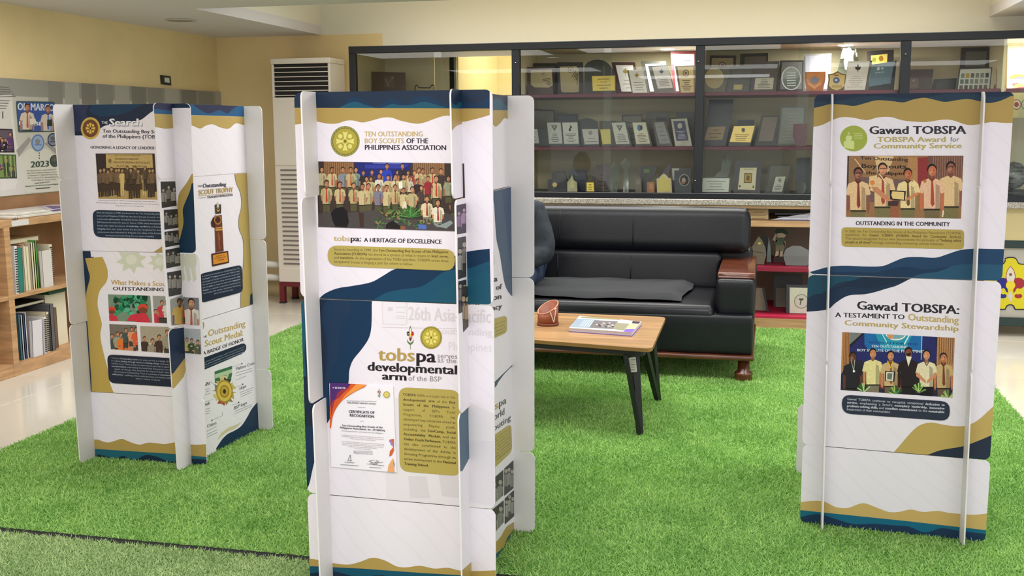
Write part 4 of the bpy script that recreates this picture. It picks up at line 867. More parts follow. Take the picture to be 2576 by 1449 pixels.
# low ceiling with the raised recess over the sofa
for a, b in (((XL, YF, ZC), (XR, 6.79, ZC+.08)), ((XL, 6.79, ZC), (-3.835, YB, ZC+.08)), ((1.615, 6.79, ZC), (XR, YB, ZC+.08))): structure(box('ceiling', a, b, M_CE))
for i, (a, b) in enumerate((((-3.9, 6.79, ZC+.08), (-3.835, YB, 3.05)), ((1.615, 6.79, ZC+.08), (1.68, YB, 3.05)), ((-3.9, 6.72, ZC+.08), (1.68, 6.79, 3.05)), ((-3.9, YB, ZC), (1.68, YB+.1, 3.05)), ((-3.9, 6.72, 3.05), (1.68, YB+.1, 3.12)))):
    structure(box('trim_%d' % (i+1), a, b, M_CR))
structure(box('floor', (XL, YF, -.12), (XR, 10.6, -.012), mat('floor_bedding', (120, 112, 100), .8)))
# polished floor tiles around the turf, each its own piece
M_TILE = mat('polished_tile', (212, 206, 192), .12, noise=.04, nscale=2)
tm = None; fl = bpy.data.objects['floor']
for ix in range(-9, 7):
    for iy in range(3, 16):
        x0, y0 = ix*.6+.12, iy*.6+.21
        if x0 < XL-.5 or x0+.6 > XR+.3 or y0+.6 > 9.3: continue
        if x0 > -3.47 and x0+.6 < 1.3 and y0+.6 < 8.0: continue
        if tm is None:
            o = box('floor_tile', (0, 0, -.012), (.596, .596, 0), M_TILE, fl, bev=.0015); tm = o.data
        else: o = bpy.data.objects.new('floor_tile', tm); COL.objects.link(o); setpar(o, fl)
        o.location = (x0, y0, 0)
# round ceiling fittings
def downlight(x, y, r, lit, label):
    t = empty('ceiling_light', (x, y, ZC), label, 'ceiling light', 'round downlights in the low ceiling')
    lathe('rim', [(r*.86, -.001), (r*.9, -.008), (r, -.006), (r, 0)], (x, y, ZC-.001), mat('fitting_white', (196, 192, 186), .5), t)
    lathe('lens', [(0.01, -.004), (r*.86, -.004), (r*.86, -.001)], (x, y, ZC-.0015), mat('lens_lit', (255, 250, 240), .4, emit=9) if lit else mat('lens_off', (150, 142, 136), .5), t)
p = back((455, 50), z=ZC); downlight(p.x, p.y, .115, False, 'unlit round recessed light in the grey ceiling above the left wall')
downlight(-2.45, 3.93, .09, True, 'lit round downlight in the ceiling over the turf, reflected in the case glass')
downlight(2.18, 5.38, .09, True, 'lit round downlight in the ceiling right of the turf, reflected in the case glass')

# ------------------------------------------------------------------ turf
def turf(name, x0, x1, y0, y1, c1, c2, dens, label, lean, seed):
    M = bpy.data.materials.new('turf_'+str(seed)); M.use_nodes = True; nt = M.node_tree; b = nt.nodes['Principled BSDF']; b.inputs['Roughness'].default_value = .55
    b.inputs['Specular IOR Level'].default_value = .3
    oi = nt.nodes.new('ShaderNodeObjectInfo'); mx = nt.nodes.new('ShaderNodeMix'); mx.data_type = 'RGBA'
    mx.inputs['A'].default_value = (*lin(c1), 1); mx.inputs['B'].default_value = (*lin(c2), 1)
    geo = nt.nodes.new('ShaderNodeNewGeometry'); n = nt.nodes.new('ShaderNodeTexNoise'); n.inputs['Scale'].default_value = 3.2; n.inputs['Detail'].default_value = 6
    nt.links.new(geo.outputs['Position'], n.inputs[0])
    ad = nt.nodes.new('ShaderNodeMath'); ad.operation = 'ADD'; sb = nt.nodes.new('ShaderNodeMath'); sb.operation = 'MULTIPLY_ADD'; sb.inputs[1].default_value = 1.0; sb.inputs[2].default_value = -.5
    nt.links.new(n.outputs[0], sb.inputs[0]); nt.links.new(oi.outputs['Random'], ad.inputs[0]); nt.links.new(sb.outputs[0], ad.inputs[1]); nt.links.new(ad.outputs[0], mx.inputs['Factor'])
    nt.links.new(mx.outputs['Result'], b.inputs['Base Color'])
    tr = nt.nodes.new('ShaderNodeBsdfTranslucent'); ms_ = nt.nodes.new('ShaderNodeMixShader'); ms_.inputs[0].default_value = .4; nt.links.new(mx.outputs['Result'], tr.inputs[0])
    nt.links.new(b.outputs[0], ms_.inputs[1]); nt.links.new(tr.outputs[0], ms_.inputs[2]); nt.links.new(ms_.outputs[0], nt.nodes['Material Output'].inputs[0])
    o = box(name, (x0, y0, 0), (x1, y1, .008), mat('turf_backing_%d' % seed, mixc(c1, (10, 30, 8), .25), .9, noise=.3, nscale=200))
    tag(o, label, 'artificial turf', None, 'stuff')
    ng = bpy.data.node_groups.new('turf_blades', 'GeometryNodeTree')
    ng.interface.new_socket('Geometry', in_out='INPUT', socket_type='NodeSocketGeometry'); ng.interface.new_socket('Geometry', in_out='OUTPUT', socket_type='NodeSocketGeometry')
    N = lambda t: ng.nodes.new(t); L = ng.links.new
    gi, go = N('NodeGroupInput'), N('NodeGroupOutput')
    dp = N('GeometryNodeDistributePointsOnFaces'); dp.inputs['Density'].default_value = dens; dp.inputs['Seed'].default_value = seed
    nrm = N('GeometryNodeInputNormal'); sx = N('ShaderNodeSeparateXYZ'); L(nrm.outputs[0], sx.inputs[0])
    cmp = N('FunctionNodeCompare'); cmp.operation = 'GREATER_THAN'; cmp.inputs[1].default_value = .5; L(sx.outputs[2], cmp.inputs[0])
    L(gi.outputs[0], dp.inputs['Mesh']); L(cmp.outputs[0], dp.inputs['Selection'])
    cn = N('GeometryNodeMeshCone'); cn.inputs['Vertices'].default_value = 3; cn.fill_type = 'NONE'; cn.inputs['Radius Top'].default_value = .0004; cn.inputs['Radius Bottom'].default_value = .002; cn.inputs['Depth'].default_value = .016
    sm = N('GeometryNodeSetMaterial'); sm.inputs['Material'].default_value = M; L(cn.outputs['Mesh'], sm.inputs[0])
    rv = N('FunctionNodeRandomValue'); rv.data_type = 'FLOAT_VECTOR'; rv.inputs[0].default_value = (-1.15+lean, -1.15, 0); rv.inputs[1].default_value = (1.15+lean, 1.15, 6.28); rv.inputs['Seed'].default_value = seed
    rs = N('FunctionNodeRandomValue'); rs.data_type = 'FLOAT'; rs.inputs[2].default_value = .6; rs.inputs[3].default_value = 1.35; rs.inputs['Seed'].default_value = seed+9
    ip = N('GeometryNodeInstanceOnPoints'); L(dp.outputs['Points'], ip.inputs['Points']); L(sm.outputs[0], ip.inputs['Instance']); L(rv.outputs[0], ip.inputs['Rotation']); L(rs.outputs[1], ip.inputs['Scale'])
    jn = N('GeometryNodeJoinGeometry'); L(gi.outputs[0], jn.inputs[0]); L(ip.outputs[0], jn.inputs[0]); L(jn.outputs[0], go.inputs[0])
    md = o.modifiers.new('blades', 'NODES'); md.node_group = ng
    return o
G1, G2 = (130, 188, 88), (214, 244, 160)
TURF_D = 34000
turf('artificial_turf', -3.49, 1.32, 3.322, 6.0, G1, G2, TURF_D, 'bright green artificial turf mat under the display stands and table', 0, 1)
turf('artificial_turf', -3.49, 1.32, 6.003, 8.1, G1, G2, TURF_D*.7, 'bright green artificial turf mat under the black sofa', .1, 2)
turf('artificial_turf', -3.8, 1.5, 2.15, 3.282, (150, 186, 114), (224, 240, 186), TURF_D, 'paler green turf mat in the foreground beyond the dark seam', -.3, 3)
box('seam_tape', (-3.8, 3.27, 0), (1.4, 3.325, .009), mat('black_seam', (16, 18, 20), .8)); tag(bpy.data.objects['seam_tape'], 'black seam strip along the edge between the bright and pale turf', 'seam tape')
# ------------------------------------------------------------------ glass display case
CX0, CX1, CY = -3.262, 3.5, 8.15
ZS = [1.0, 1.335, 1.738]   # shelf undersides
case = empty('display_case', ((CX0+CX1)/2, 8.5, .99), 'long black framed glass display case full of plaques along the back wall', 'display case')
ZT, ZB = 2.156, .972
fr = [('rail', (CX0, CY-.03, ZT-.055), (CX1, CY+.03, ZT)), ('rail', (CX0, CY-.03, ZB), (CX1, CY+.03, ZB+.045))]
for x0, x1 in ((CX0, CX0+.052), (-1.93, -1.868), (-.533, -.468), (.9, .968), (2.5, 2.56)): fr.append(('post', (x0, CY-.028, ZB+.045), (x1, CY+.028, ZT-.055)))
for n, a, b in fr: box(n, a, b, M_BLK, case, bev=.003)
M_CASE = mat('case_lining', (226, 216, 178), .6)
box('case_floor', (CX0, CY+.02, .955), (CX1, YB, .998), mat('case_floor_grey', (96, 94, 92), .5), case)
box('case_roof', (CX0, CY+.03, ZT-.045), (CX1, YB, ZT), M_CASE, case)
box('side_panel', (CX0, CY+.03, .998), (CX0+.02, YB, ZT-.045), M_CASE, case)
box('back_panel', (-1.93, YB-.03, .998), (CX1, YB-.001, ZT-.045), M_CASE, case)
box('back_panel', (CX0+.02, YB-.03, .998), (-2.93, YB-.001, ZT-.045), M_CASE, case)
box('back_panel', (-2.93, YB-.03, .998), (-2.62, YB-.001, ZT-.045), M_CASE, case)
for x in (-1.9, -.5, 1.6): box('divider', (x-.01, CY+.06, .998), (x+.01, YB-.03, ZT-.045), M_CASE, case)
M_SH = mat('maroon_shelf_edge', (104, 34, 52), .35); 
for (x0, x1) in ((-1.88, -.52), (-.48, 1.58)):
    for z in ZS[1:]: box('shelf', (x0, CY+.06, z), (x1, YB-.03, z+.027), M_SH, case, bev=.002)
box('shelf', (CX0+.03, CY+.06, 1.74), (-2.72, YB-.03, 1.762), M_SH, case); box('shelf', (1.62, CY+.06, ZS[2]), (CX1, YB-.03, ZS[2]+.027), M_SH, case)
for x0, x1, dy in ((-3.21, -2.5, 0), (-2.56, -1.93, .012), (-1.868, -1.16, 0), (-1.22, -.533, .012), (-.468, .28, 0), (.2, .9, .012), (.968, 1.78, 0), (1.7, 2.5, .012)):
    box('glass_pane', (x0, CY-.006+dy, ZB+.045), (x1, CY-.001+dy, ZT-.055), GLASS, case)
for px in ((1757, 155), (1749, 455), (2278, 137), (1297, 158)): p = bY(px, CY-.03); lathe('screw', [(.001, 0), (.006, 0), (.006, .004)], (p.x, p.y-.002, p.z), mat('steel', (190, 190, 190), .3, 1), case, 8)
area('case_downlight', (-.78, 8.5, 2.105), .12, .12, 4.5, (1, .98, .9)); area('case_downlight', (.55, 8.5, 2.105), .16, .12, 8, (1, .98, .92)); area('case_downlight', (1.9, 8.45, 2.1), .3, .2, 12)
for x, lab in ((-.78, 'small round spotlight in the case roof over the middle bay'), (.55, 'small round spotlight in the case roof over the bright right bay')):
    o = lathe('case_spotlight', [(.01, -.004), (.05, -.004), (.055, 0)], (x, 8.56, ZT-.046), mat('lens_lit', (255, 250, 240), .4, emit=9)); tag(o, lab, 'spotlight')
# bright yellow room seen through the first bay
M_YR = mat('bright_yellow_wall', (250, 238, 194), .6)
structure(box('wall_beyond', (-2.66, YB+.1, .5), (-2.62, 10.4, 2.6), M_YR)); structure(box('wall_beyond', (-2.66, 10.4, .5), (-1.0, 10.45, 2.6), M_YR)); structure(box('wall_beyond', (-1.6, YB+.1, .5), (-1.56, 10.4, 2.6), M_YR))
structure(box('ceiling_beyond', (-2.66, YB+.1, 2.6), (-1.26, 10.4, 2.65), M_CR))
structure(box('wall_back', (-2.64, YB, 0), (-1.93, YB+.1, 1.0), M_Y))
area('room_beyond_light', (-1.75, 9.7, 2.55), .6, .6, 13, (1, .96, .86)) 
box('partition_panel', (-2.66, YB-.03, .998), (-2.6, YB-.001, ZT-.045), mat('grey_panel', (150, 148, 128), .4), case)
# granite ledge and low cabinet under the case
GR = mat('speckled_granite', (196, 190, 178), .3, noise=.62, nscale=150, col2=(110, 102, 94))
o = box('granite_ledge', (CX0-.02, 8.115, .928), (CX1, CY+.6, .972-.0), GR, None, bev=.004); tag(o, 'speckled grey granite ledge running under the glass case', 'ledge')
cab = empty('low_cabinet', (.9, 8.5, 0), 'open wooden low cabinet under the granite ledge beside the sofa', 'cabinet')
cx0, cx1 = -2.9, 1.56
box('kick_board', (cx0, 8.13, 0), (cx1, 8.16, .082), M_WOODX, cab); box('bottom_shelf', (cx0, 8.13, .082), (cx1, YB-.01, .1), mat('red_cloth', (190, 30, 70), .6), cab)
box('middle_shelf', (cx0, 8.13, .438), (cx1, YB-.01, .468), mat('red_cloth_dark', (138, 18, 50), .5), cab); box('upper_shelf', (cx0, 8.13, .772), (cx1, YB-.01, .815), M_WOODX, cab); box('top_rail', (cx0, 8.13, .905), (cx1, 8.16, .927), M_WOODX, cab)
box('back_panel', (cx0, YB-.03, .1), (cx1, YB-.005, .92), mat('cabinet_back', (150, 134, 112), .6), cab)
for x in (cx0, -.6, cx1-.02): box('upright', (x, 8.14, .1), (x+.02, YB-.02, .905), M_WOOD, cab)
o = box('apron_board', (cx1+.01, 8.2, .66), (CX1, 8.3, .925), mat('cream_panel', (206, 188, 138), .6)); tag(o, 'cream painted board below the granite ledge at the right edge', 'board')

# ------------------------------------------------------------------ generic framed things
def rest(pl, q, zr, snap=.06):
    out = []
    for u, v in q:
        P = pl.pt(u, v)
        if abs(P.z-zr) < snap: v += (zr+.0012-P.z)/pl.ey.z
        out.append((u, v))
    return out
def plaque(name, label, cat, group, Y, zr, q, col, inner=None, icol=None, art=None, th=.012, tilt=.12, glass=False, m_=None, r=0, inner_name='face_plate', imet=0, snap=.06):
    """q: pixel outline of the board, resting on the height zr; inner: pixel outline of the plate"""
    pl = yplane(Y, tilt, zr); Q = rest(pl, [pl.px(p) for p in q], zr, snap)
    us = [a for a, b in Q]; loc = pl.pt((min(us)+max(us))/2, min(b for a, b in Q))
    t = empty(name, loc, label, cat, group)
    M = CRYSTAL if glass else (m_ or mat('board_%d_%d_%d' % col, col, .35, noise=.12, nscale=20))
    if r: Q = rquad(Q, r)
    prism('body' if glass else 'board', pl, Q, -th, 0, M, t)
    if not glass and name in ('frame', 'plaque', 'picture_frame'):
        xs = [a for a, b in Q]; bw = (max(xs)-min(xs))
        h0 = max(b for a, b in Q)*.5; P = pl.pt((min(us)+max(us))/2, h0, -th); 
        box('back_stand', (P.x-.012, P.y, zr+.001), (P.x+.012, P.y+.05+h0*.15, P.z), M, t)
    if inner is not None:
        I = [pl.px(p) for p in inner]; I = clip(I, Q) if not glass else I
        if len(I) > 2: prism(inner_name, pl, I, .0002, .0035, mat('plate_%d_%d_%d_%d' % (*icol, imet), icol, .35, metal=imet*.6, noise=.05, nscale=60), t)
    if art:
        a = Art(pl, [pl.px(p) for p in inner] if inner is not None else None, .004); art(a); a.build('print', t)
    return t
def textrows(q, n, col, hdr=0, emb=None, ecol=None):
    """thin rules of unreadable lettering over a quad q, below an emblem"""
    def f(a):
        L = lambda u, v: (q[0][0]*(1-u)*(1-v)+q[1][0]*u*(1-v)+q[2][0]*u*v+q[3][0]*(1-u)*v, q[0][1]*(1-u)*(1-v)+q[1][1]*u*(1-v)+q[2][1]*u*v+q[3][1]*(1-u)*v)
        s = abs(q[3][1]-q[0][1])/60; v0 = .12
        if emb:
            c = L(.5, .25); e = ecol or col; h = abs(q[3][1]-q[0][1])
            if emb == 'ring': a.ell(c, h*.12, h*.14, e, n=16); a.ell(c, h*.09, h*.11, mixc(e, (230, 225, 210), .6), n=14); a.ell(c, h*.05, h*.06, e, n=8)
            elif emb == 'fleur':
                a.poly([(c[0], c[1]-h*.16), (c[0]+h*.05, c[1]-h*.04), (c[0]+h*.11, c[1]-h*.06), (c[0]+h*.07, c[1]+h*.05), (c[0]+h*.02, c[1]+h*.05), (c[0], c[1]+h*.16), (c[0]-h*.02, c[1]+h*.05), (c[0]-h*.07, c[1]+h*.05), (c[0]-h*.11, c[1]-h*.06), (c[0]-h*.05, c[1]-h*.04)], e)
            elif emb == 'tri': a.poly([(c[0]-h*.15, c[1]-h*.12), (c[0]+h*.15, c[1]-h*.12), (c[0]+.02*h, c[1]+h*.16)], e); a.poly([(c[0]-h*.06, c[1]-h*.08), (c[0]+h*.06, c[1]-h*.08), (c[0]+.01*h, c[1]+h*.03)], mixc(e, (230, 230, 220), .6))
            elif emb == 'blob': a.ell((c[0]-h*.03, c[1]), h*.1, h*.15, e, n=12); a.ell((c[0]+h*.06, c[1]), h*.06, h*.12, (80, 76, 90), n=10)
            elif emb == 'bolt': a.poly([(c[0]-h*.02, c[1]-h*.15), (c[0]+h*.1, c[1]-.02*h), (c[0]+.02*h, c[1]+h*.04), (c[0]+.04*h, c[1]+h*.14), (c[0]-h*.06, c[1]+h*.16), (c[0]-h*.07, c[1]+.05*h), (c[0], c[1]-.02*h)], e)
            v0 = .5
        a.layer()
        rr = random.Random(int(q[0][0]))
        for k in range(n):
            v = v0+(.93-v0)*(k+.5)/n; w_ = rr.uniform(.3, .8); A = L(.5-w_/2, v); B = L(.5+w_/2, v)
            a.line(A, B, max(.7, min(1.6, 22*s/n)), col, new=False)
    return f
zb = Z(1300, 90, 3.369); zk = Z(1740, 60, 3.15); zf = Z(2270, 90, 8.418); zg = Z(870, 110, 5.855)
D1 = (44, 42, 42); BR = (74, 54, 44); TAN = (190, 176, 132); SIL = (196, 198, 192); CRM = (226, 216, 174)
GA, GB, GC = 'awards on the top shelf of the case', 'awards on the middle shelf of the case', 'awards on the bottom shelf of the case'
T0, T1, T2 = ZS[2]+.027, ZS[1]+.027, .998
def P(label, Y, zr, z, q, col, inner=None, icol=None, art=None, grp=None, name='plaque', cat='plaque', **k):
    grp = grp or (GA if zr == T0 else GB if zr == T1 else GC)
    if inner is not None: inner = z(*inner)
    if isinstance(art, tuple): art = textrows(inner, art[1], art[2], emb=art[3] if len(art) > 3 else None, ecol=art[4] if len(art) > 4 else None)
    return plaque(name, label, cat, grp, Y, zr, z(*q), col, inner, icol, art, **k)
TX = (90, 80, 60)
# --- bay 2, top shelf
P('dark frame at the far left end of the top shelf, behind the brown plaque', 8.62, T0, zb, [(138, 232), (346, 232), (350, 500), (145, 500)], D1, [(165, 258), (325, 258), (325, 470), (168, 470)], (90, 84, 70), name='frame')
P('brown plaque with wide rounded tan plate, leftmost front award on the top shelf', 8.42, T0, zb, [(86, 266), (300, 262), (310, 500), (92, 500)], BR, [(118, 292), (297, 288), (304, 420), (270, 440), (150, 438), (120, 415)], TAN, ('T', 5, TX, 'ring', (150, 136, 96)))
P('black framed award with tall rounded beige plate, second from the left on the top shelf', 8.5, T0, zb, [(343, 224), (562, 224), (562, 500), (350, 500)], D1, [(364, 262), (505, 258), (524, 285), (528, 470), (515, 480), (388, 480), (376, 465)], TAN, ('T', 5, TX, 'ring', (140, 126, 90)))
P('arched dark plaque with a wide gold plate, under the round arch on the top shelf', 8.46, T0, zb, [(575, 255), (600, 225), (640, 207), (690, 202), (740, 210), (775, 235), (800, 262), (835, 330), (836, 500), (575, 500)], (50, 52, 52), [(638, 342), (830, 338), (834, 464), (645, 468)], (206, 184, 90), ('T', 4, (140, 110, 40)), imet=1)
P('maroon edged frame with white sheet behind the small leaning certificate', 8.6, T0, zb, [(803, 224), (1000, 224), (1056, 500), (846, 500)], (72, 44, 44), [(838, 250), (984, 250), (1020, 474), (888, 474)], (232, 232, 228), ('T', 3, (150, 150, 140), 'fleur', (170, 150, 80)), name='frame', cat='frame')
P('white certificate with gold crest leaning at the front of the top shelf', 8.4, T0, zb, [(934, 292), (1070, 285), (1116, 500), (976, 500)], (110, 112, 108), [(948, 293), (1068, 287), (1108, 482), (984, 484)], (236, 238, 232), ('T', 4, (150, 150, 130), 'fleur', (170, 150, 70)))
P('large black frame with white mat behind the blue crested sheet', 8.62, T0, zb, [(1050, 214), (1262, 214), (1300, 500), (1095, 500)], (88, 88, 82), [(1088, 240), (1250, 238), (1262, 470), (1130, 474)], (230, 234, 230), name='frame', cat='frame')
P('grey stand holding a white sheet with a small blue crest, leaning right', 8.42, T0, zb, [(1112, 256), (1282, 248), (1345, 500), (1168, 500)], (120, 124, 120), [(1148, 266), (1284, 254), (1322, 442), (1196, 448)], (228, 230, 228), ('T', 6, (150, 160, 156), 'fleur', (90, 130, 160)))
P('large maroon frame with blue and white certificate at the right end of the top shelf', 8.64, T0, zb, [(1302, 132), (1514, 130), (1514, 500), (1330, 500)], (132, 50, 62), [(1328, 158), (1505, 154), (1505, 470), (1350, 470)], (214, 218, 228), ('T', 7, (110, 110, 140)), name='frame', cat='frame')
P('beige plaque with round seal in front of the maroon frame', 8.42, T0, zb, [(1340, 256), (1512, 250), (1512, 500), (1378, 500)], (120, 108, 86), [(1362, 262), (1496, 260), (1500, 484), (1392, 484)], (206, 194, 152), ('T', 6, TX, 'ring', (120, 106, 86)))
# --- bay 2, middle shelf
P('thin brown frame at the left end of the middle shelf', 8.66, T1, zb, [(132, 620), (320, 628), (322, 940), (135, 940)], (70, 60, 44), [(142, 634), (310, 640), (310, 925), (145, 925)], (124, 122, 108), name='frame', cat='frame')
P('silver plaque half hidden by the white stand at the left of the middle shelf', 8.42, T1, zb, [(96, 780), (254, 780), (270, 940), (100, 940)], (40, 48, 52), [(100, 790), (175, 790), (190, 912), (105, 912)], SIL, ('T', 3, (120, 120, 120)))
P('dark blue black board behind the two silver plaques on the middle shelf', 8.62, T1, zb, [(335, 659), (518, 662), (528, 940), (340, 940)], (46, 50, 58), [(350, 680), (505, 682), (510, 780), (352, 780)], (62, 68, 80))
P('silver plaque with square logo, first of the two on the middle shelf', 8.44, T1, zb, [(246, 728), (380, 728), (394, 940), (262, 940)], (52, 52, 54), [(256, 736), (372, 736), (388, 914), (272, 916)], SIL, ('T', 5, (110, 110, 106), 'tri', (110, 108, 96)))
P('silver plaque with dark bolt logo, second of the two on the middle shelf', 8.43, T1, zb, [(378, 728), (520, 728), (538, 940), (392, 940)], (46, 46, 48), [(386, 736), (514, 734), (526, 916), (402, 918)], (206, 208, 196), ('T', 6, (120, 120, 116), 'bolt', (50, 50, 56)))
P('black shield plaque with silver seal plate in the middle of the middle shelf', 8.46, T1, zb, [(522, 712), (560, 702), (600, 696), (640, 704), (682, 724), (700, 940), (545, 940)], (40, 44, 48), [(553, 792), (690, 790), (696, 918), (576, 922)], (198, 196, 190), ('T', 2, (130, 120, 116), 'ring', (110, 106, 106)))
P('dark frame with olive gold plate right of the shield plaque', 8.5, T1, zb, [(700, 721), (838, 720), (860, 940), (720, 940)], (66, 60, 44), [(706, 795), (790, 790), (800, 915), (728, 922)], (168, 154, 84), imet=1)
P('silver plaque with triangle logo on the middle shelf', 8.42, T1, zb, [(800, 728), (930, 724), (975, 940), (835, 940)], (56, 58, 52), [(804, 738), (918, 734), (956, 916), (842, 920)], (204, 204, 190), ('T', 5, (110, 108, 104), 'tri', (110, 110, 100)))
P('brown frame standing behind between the triangle and blue logo plaques', 8.64, T1, zb, [(888, 668), (1064, 666), (1092, 940), (905, 940)], (74, 62, 42), [(902, 684), (1052, 682), (1075, 920), (915, 920)], (120, 118, 100), ('T', 4, (80, 74, 60)), name='frame', cat='frame')
P('cream plaque with blue and grey round logo on the middle shelf', 8.42, T1, zb, [(974, 728), (1100, 726), (1150, 940), (1008, 940)], (70, 66, 52), [(980, 736), (1092, 734), (1130, 914), (1014, 918)], (214, 210, 184), ('T', 6, (130, 120, 96), 'blob', (70, 130, 160)))
P('tall dark grey board behind on the right of the middle shelf', 8.66, T1, zb, [(1092, 650), (1282, 650), (1310, 940), (1120, 940)], (84, 80, 72), [(1180, 690), (1270, 690), (1280, 780), (1185, 780)], (40, 42, 48))
P('grey silver plaque with narrow plate before the tall board', 8.42, T1, zb, [(1150, 728), (1262, 722), (1320, 940), (1190, 940)], (70, 66, 60), [(1166, 736), (1246, 732), (1302, 912), (1212, 916)], (140, 142, 138), ('T', 4, (100, 100, 96)))
P('black slab standing behind the navy certificate', 8.66, T1, zb, [(1350, 648), (1500, 648), (1510, 940), (1370, 940)], (44, 46, 52))
P('cream framed navy certificate at the right end of the middle shelf', 8.44, T1, zb, [(1308, 706), (1442, 700), (1486, 940), (1342, 940)], (206, 204, 184), [(1326, 724), (1424, 720), (1456, 886), (1354, 892)], (38, 44, 86), ('T', 6, (186, 190, 206), 'ring', (206, 206, 196)), name='frame', cat='frame')
# --- bay 2, bottom shelf
P('dark green tray shaped award standing behind the black medal box', 8.56, T2, zb, [(293, 1150), (416, 1147), (440, 1330), (316, 1330)], (34, 48, 42), [(330, 1165), (405, 1162), (420, 1225), (340, 1225)], (70, 66, 42))
P('black box with a round gold medal on the bottom shelf', 8.36, T2, zb, [(262, 1214), (428, 1210), (432, 1330), (262, 1330)], (34, 34, 44), [(322-20*math.cos(t), 1262-20*math.sin(t)) for t in [k*.52 for k in range(12)]], (222, 196, 96), name='medal_box', cat='medal box', inner_name='medal', th=.04)
P('navy blue plaque with rounded top behind the flame trophy', 8.56, T2, zb, [(438, 1142), (470, 1134), (560, 1132), (592, 1140), (610, 1330), (450, 1330)], (38, 44, 66), [(490, 1160), (575, 1158), (585, 1225), (500, 1225)], (60, 66, 84))
P('cream flame shaped award in clear block on the bottom shelf', 8.34, T2, zb, [(428, 1240), (448, 1220), (468, 1178), (482, 1225), (508, 1240), (512, 1330), (428, 1330)], (206, 200, 160), [(452, 1290), (456, 1250), (470, 1215), (485, 1250), (490, 1290)], (230, 220, 150), name='award', cat='award', th=.03)
P('small gold box award with a ring above it on the bottom shelf', 8.34, T2, zb, [(583, 1236), (658, 1236), (662, 1330), (585, 1330)], (90, 76, 40), [(592, 1244), (652, 1244), (655, 1318), (594, 1318)], (222, 196, 92), ('T', 3, (120, 90, 20)), name='award', cat='award', imet=1, th=.03)
P('large brown eight sided plaque on the bottom shelf', 8.56, T2, zb, [(640, 1160), (676, 1096), (778, 1092), (798, 1120), (790, 1330), (622, 1330)], (74, 52, 46), [(670, 1150), (762, 1148), (768, 1290), (665, 1290)], (88, 62, 54), ('T', 4, (60, 44, 40)))
P('pointed oval crystal award on the bottom shelf', 8.38, T2, zb, [(824, 1074), (856, 1110), (872, 1160), (872, 1220), (850, 1288), (872, 1300), (872, 1330), (790, 1330), (796, 1296), (780, 1240), (782, 1170), (800, 1110)], (180, 180, 170), glass=True, name='crystal_award', cat='crystal award', th=.03, inner=[(836, 1225), (856, 1225), (852, 1262), (832, 1262)], icol=(80, 84, 80))
P('diamond topped crystal tower on the bottom shelf', 8.44, T2, zb, [(922, 1034), (972, 1086), (940, 1140), (946, 1165), (948, 1290), (990, 1310), (990, 1330), (880, 1330), (884, 1306), (904, 1292), (902, 1165), (908, 1140), (878, 1086)], (180, 180, 170), glass=True, name='crystal_award', cat='crystal award', th=.03)
P('black award flaring at the top with a green mark on the bottom shelf', 8.5, T2, zb, [(1028, 1110), (1186, 1104), (1164, 1200), (1130, 1225), (1140, 1330), (1045, 1330), (1056, 1225), (1040, 1200)], (56, 56, 58), [(1075, 1130), (1130, 1128), (1125, 1160), (1078, 1162)], (96, 132, 60))
P('small brown block award left of the flaring black award', 8.4, T2, zb, [(1004, 1208), (1056, 1208), (1058, 1330), (1004, 1330)], (104, 88, 66), [(1012, 1222), (1050, 1222), (1050, 1260), (1012, 1260)], (130, 116, 90), name='award', cat='award', th=.03)
P('small orange box award on the bottom shelf', 8.36, T2, zb, [(1103, 1240), (1166, 1240), (1168, 1330), (1104, 1330)], (176, 112, 56), [(1120, 1252), (1155, 1252), (1155, 1305), (1122, 1305)], (206, 140, 80), name='award', cat='award', th=.03)
P('purple star pointed award behind the yellow plaque', 8.52, T2, zb, [(1186, 1170), (1206, 1210), (1240, 1150), (1296, 1078), (1312, 1100), (1290, 1160), (1300, 1210), (1330, 1330), (1170, 1330), (1176, 1240)], (88, 60, 84), th=.02)
P('yellow arched plaque on the bottom shelf of the middle bay', 8.36, T2, zb, [(1184, 1212), (1206, 1204), (1226, 1182), (1246, 1166), (1268, 1182), (1286, 1204), (1308, 1210), (1318, 1330), (1190, 1330)], (226, 208, 160), [(1196, 1222), (1212, 1216), (1232, 1196), (1246, 1184), (1260, 1196), (1280, 1216), (1298, 1220), (1306, 1318), (1200, 1318)], (232, 212, 104), ('T', 5, (150, 130, 40), 'ring', (200, 170, 60)), name='award', cat='award')
P('small white edged frame behind the round emblem plaque', 8.52, T2, zb, [(1308, 1118), (1480, 1122), (1480, 1330), (1320, 1330)], (60, 60, 58), [(1315, 1124), (1376, 1124), (1376, 1140), (1335, 1142), (1335, 1225), (1322, 1225)], (226, 226, 210), name='frame', cat='frame')
P('black plaque with round silver emblem at the right of the bottom shelf', 8.38, T2, zb, [(1334, 1152), (1474, 1148), (1482, 1330), (1340, 1330)], (32, 46, 54), [(1420-46*math.cos(t), 1224-52*math.sin(t)) for t in [k*.52 for k in range(12)]], (176, 170, 160), inner_name='emblem', art=lambda a: (a.ell(zb((1420, 1224))[0], 11, 13, (60, 62, 66), n=20), a.ell(zb((1415, 1226))[0], 5, 7, (206, 190, 160)), a.ell(zb((1410, 1245))[0], 5, 3, (206, 130, 80))))
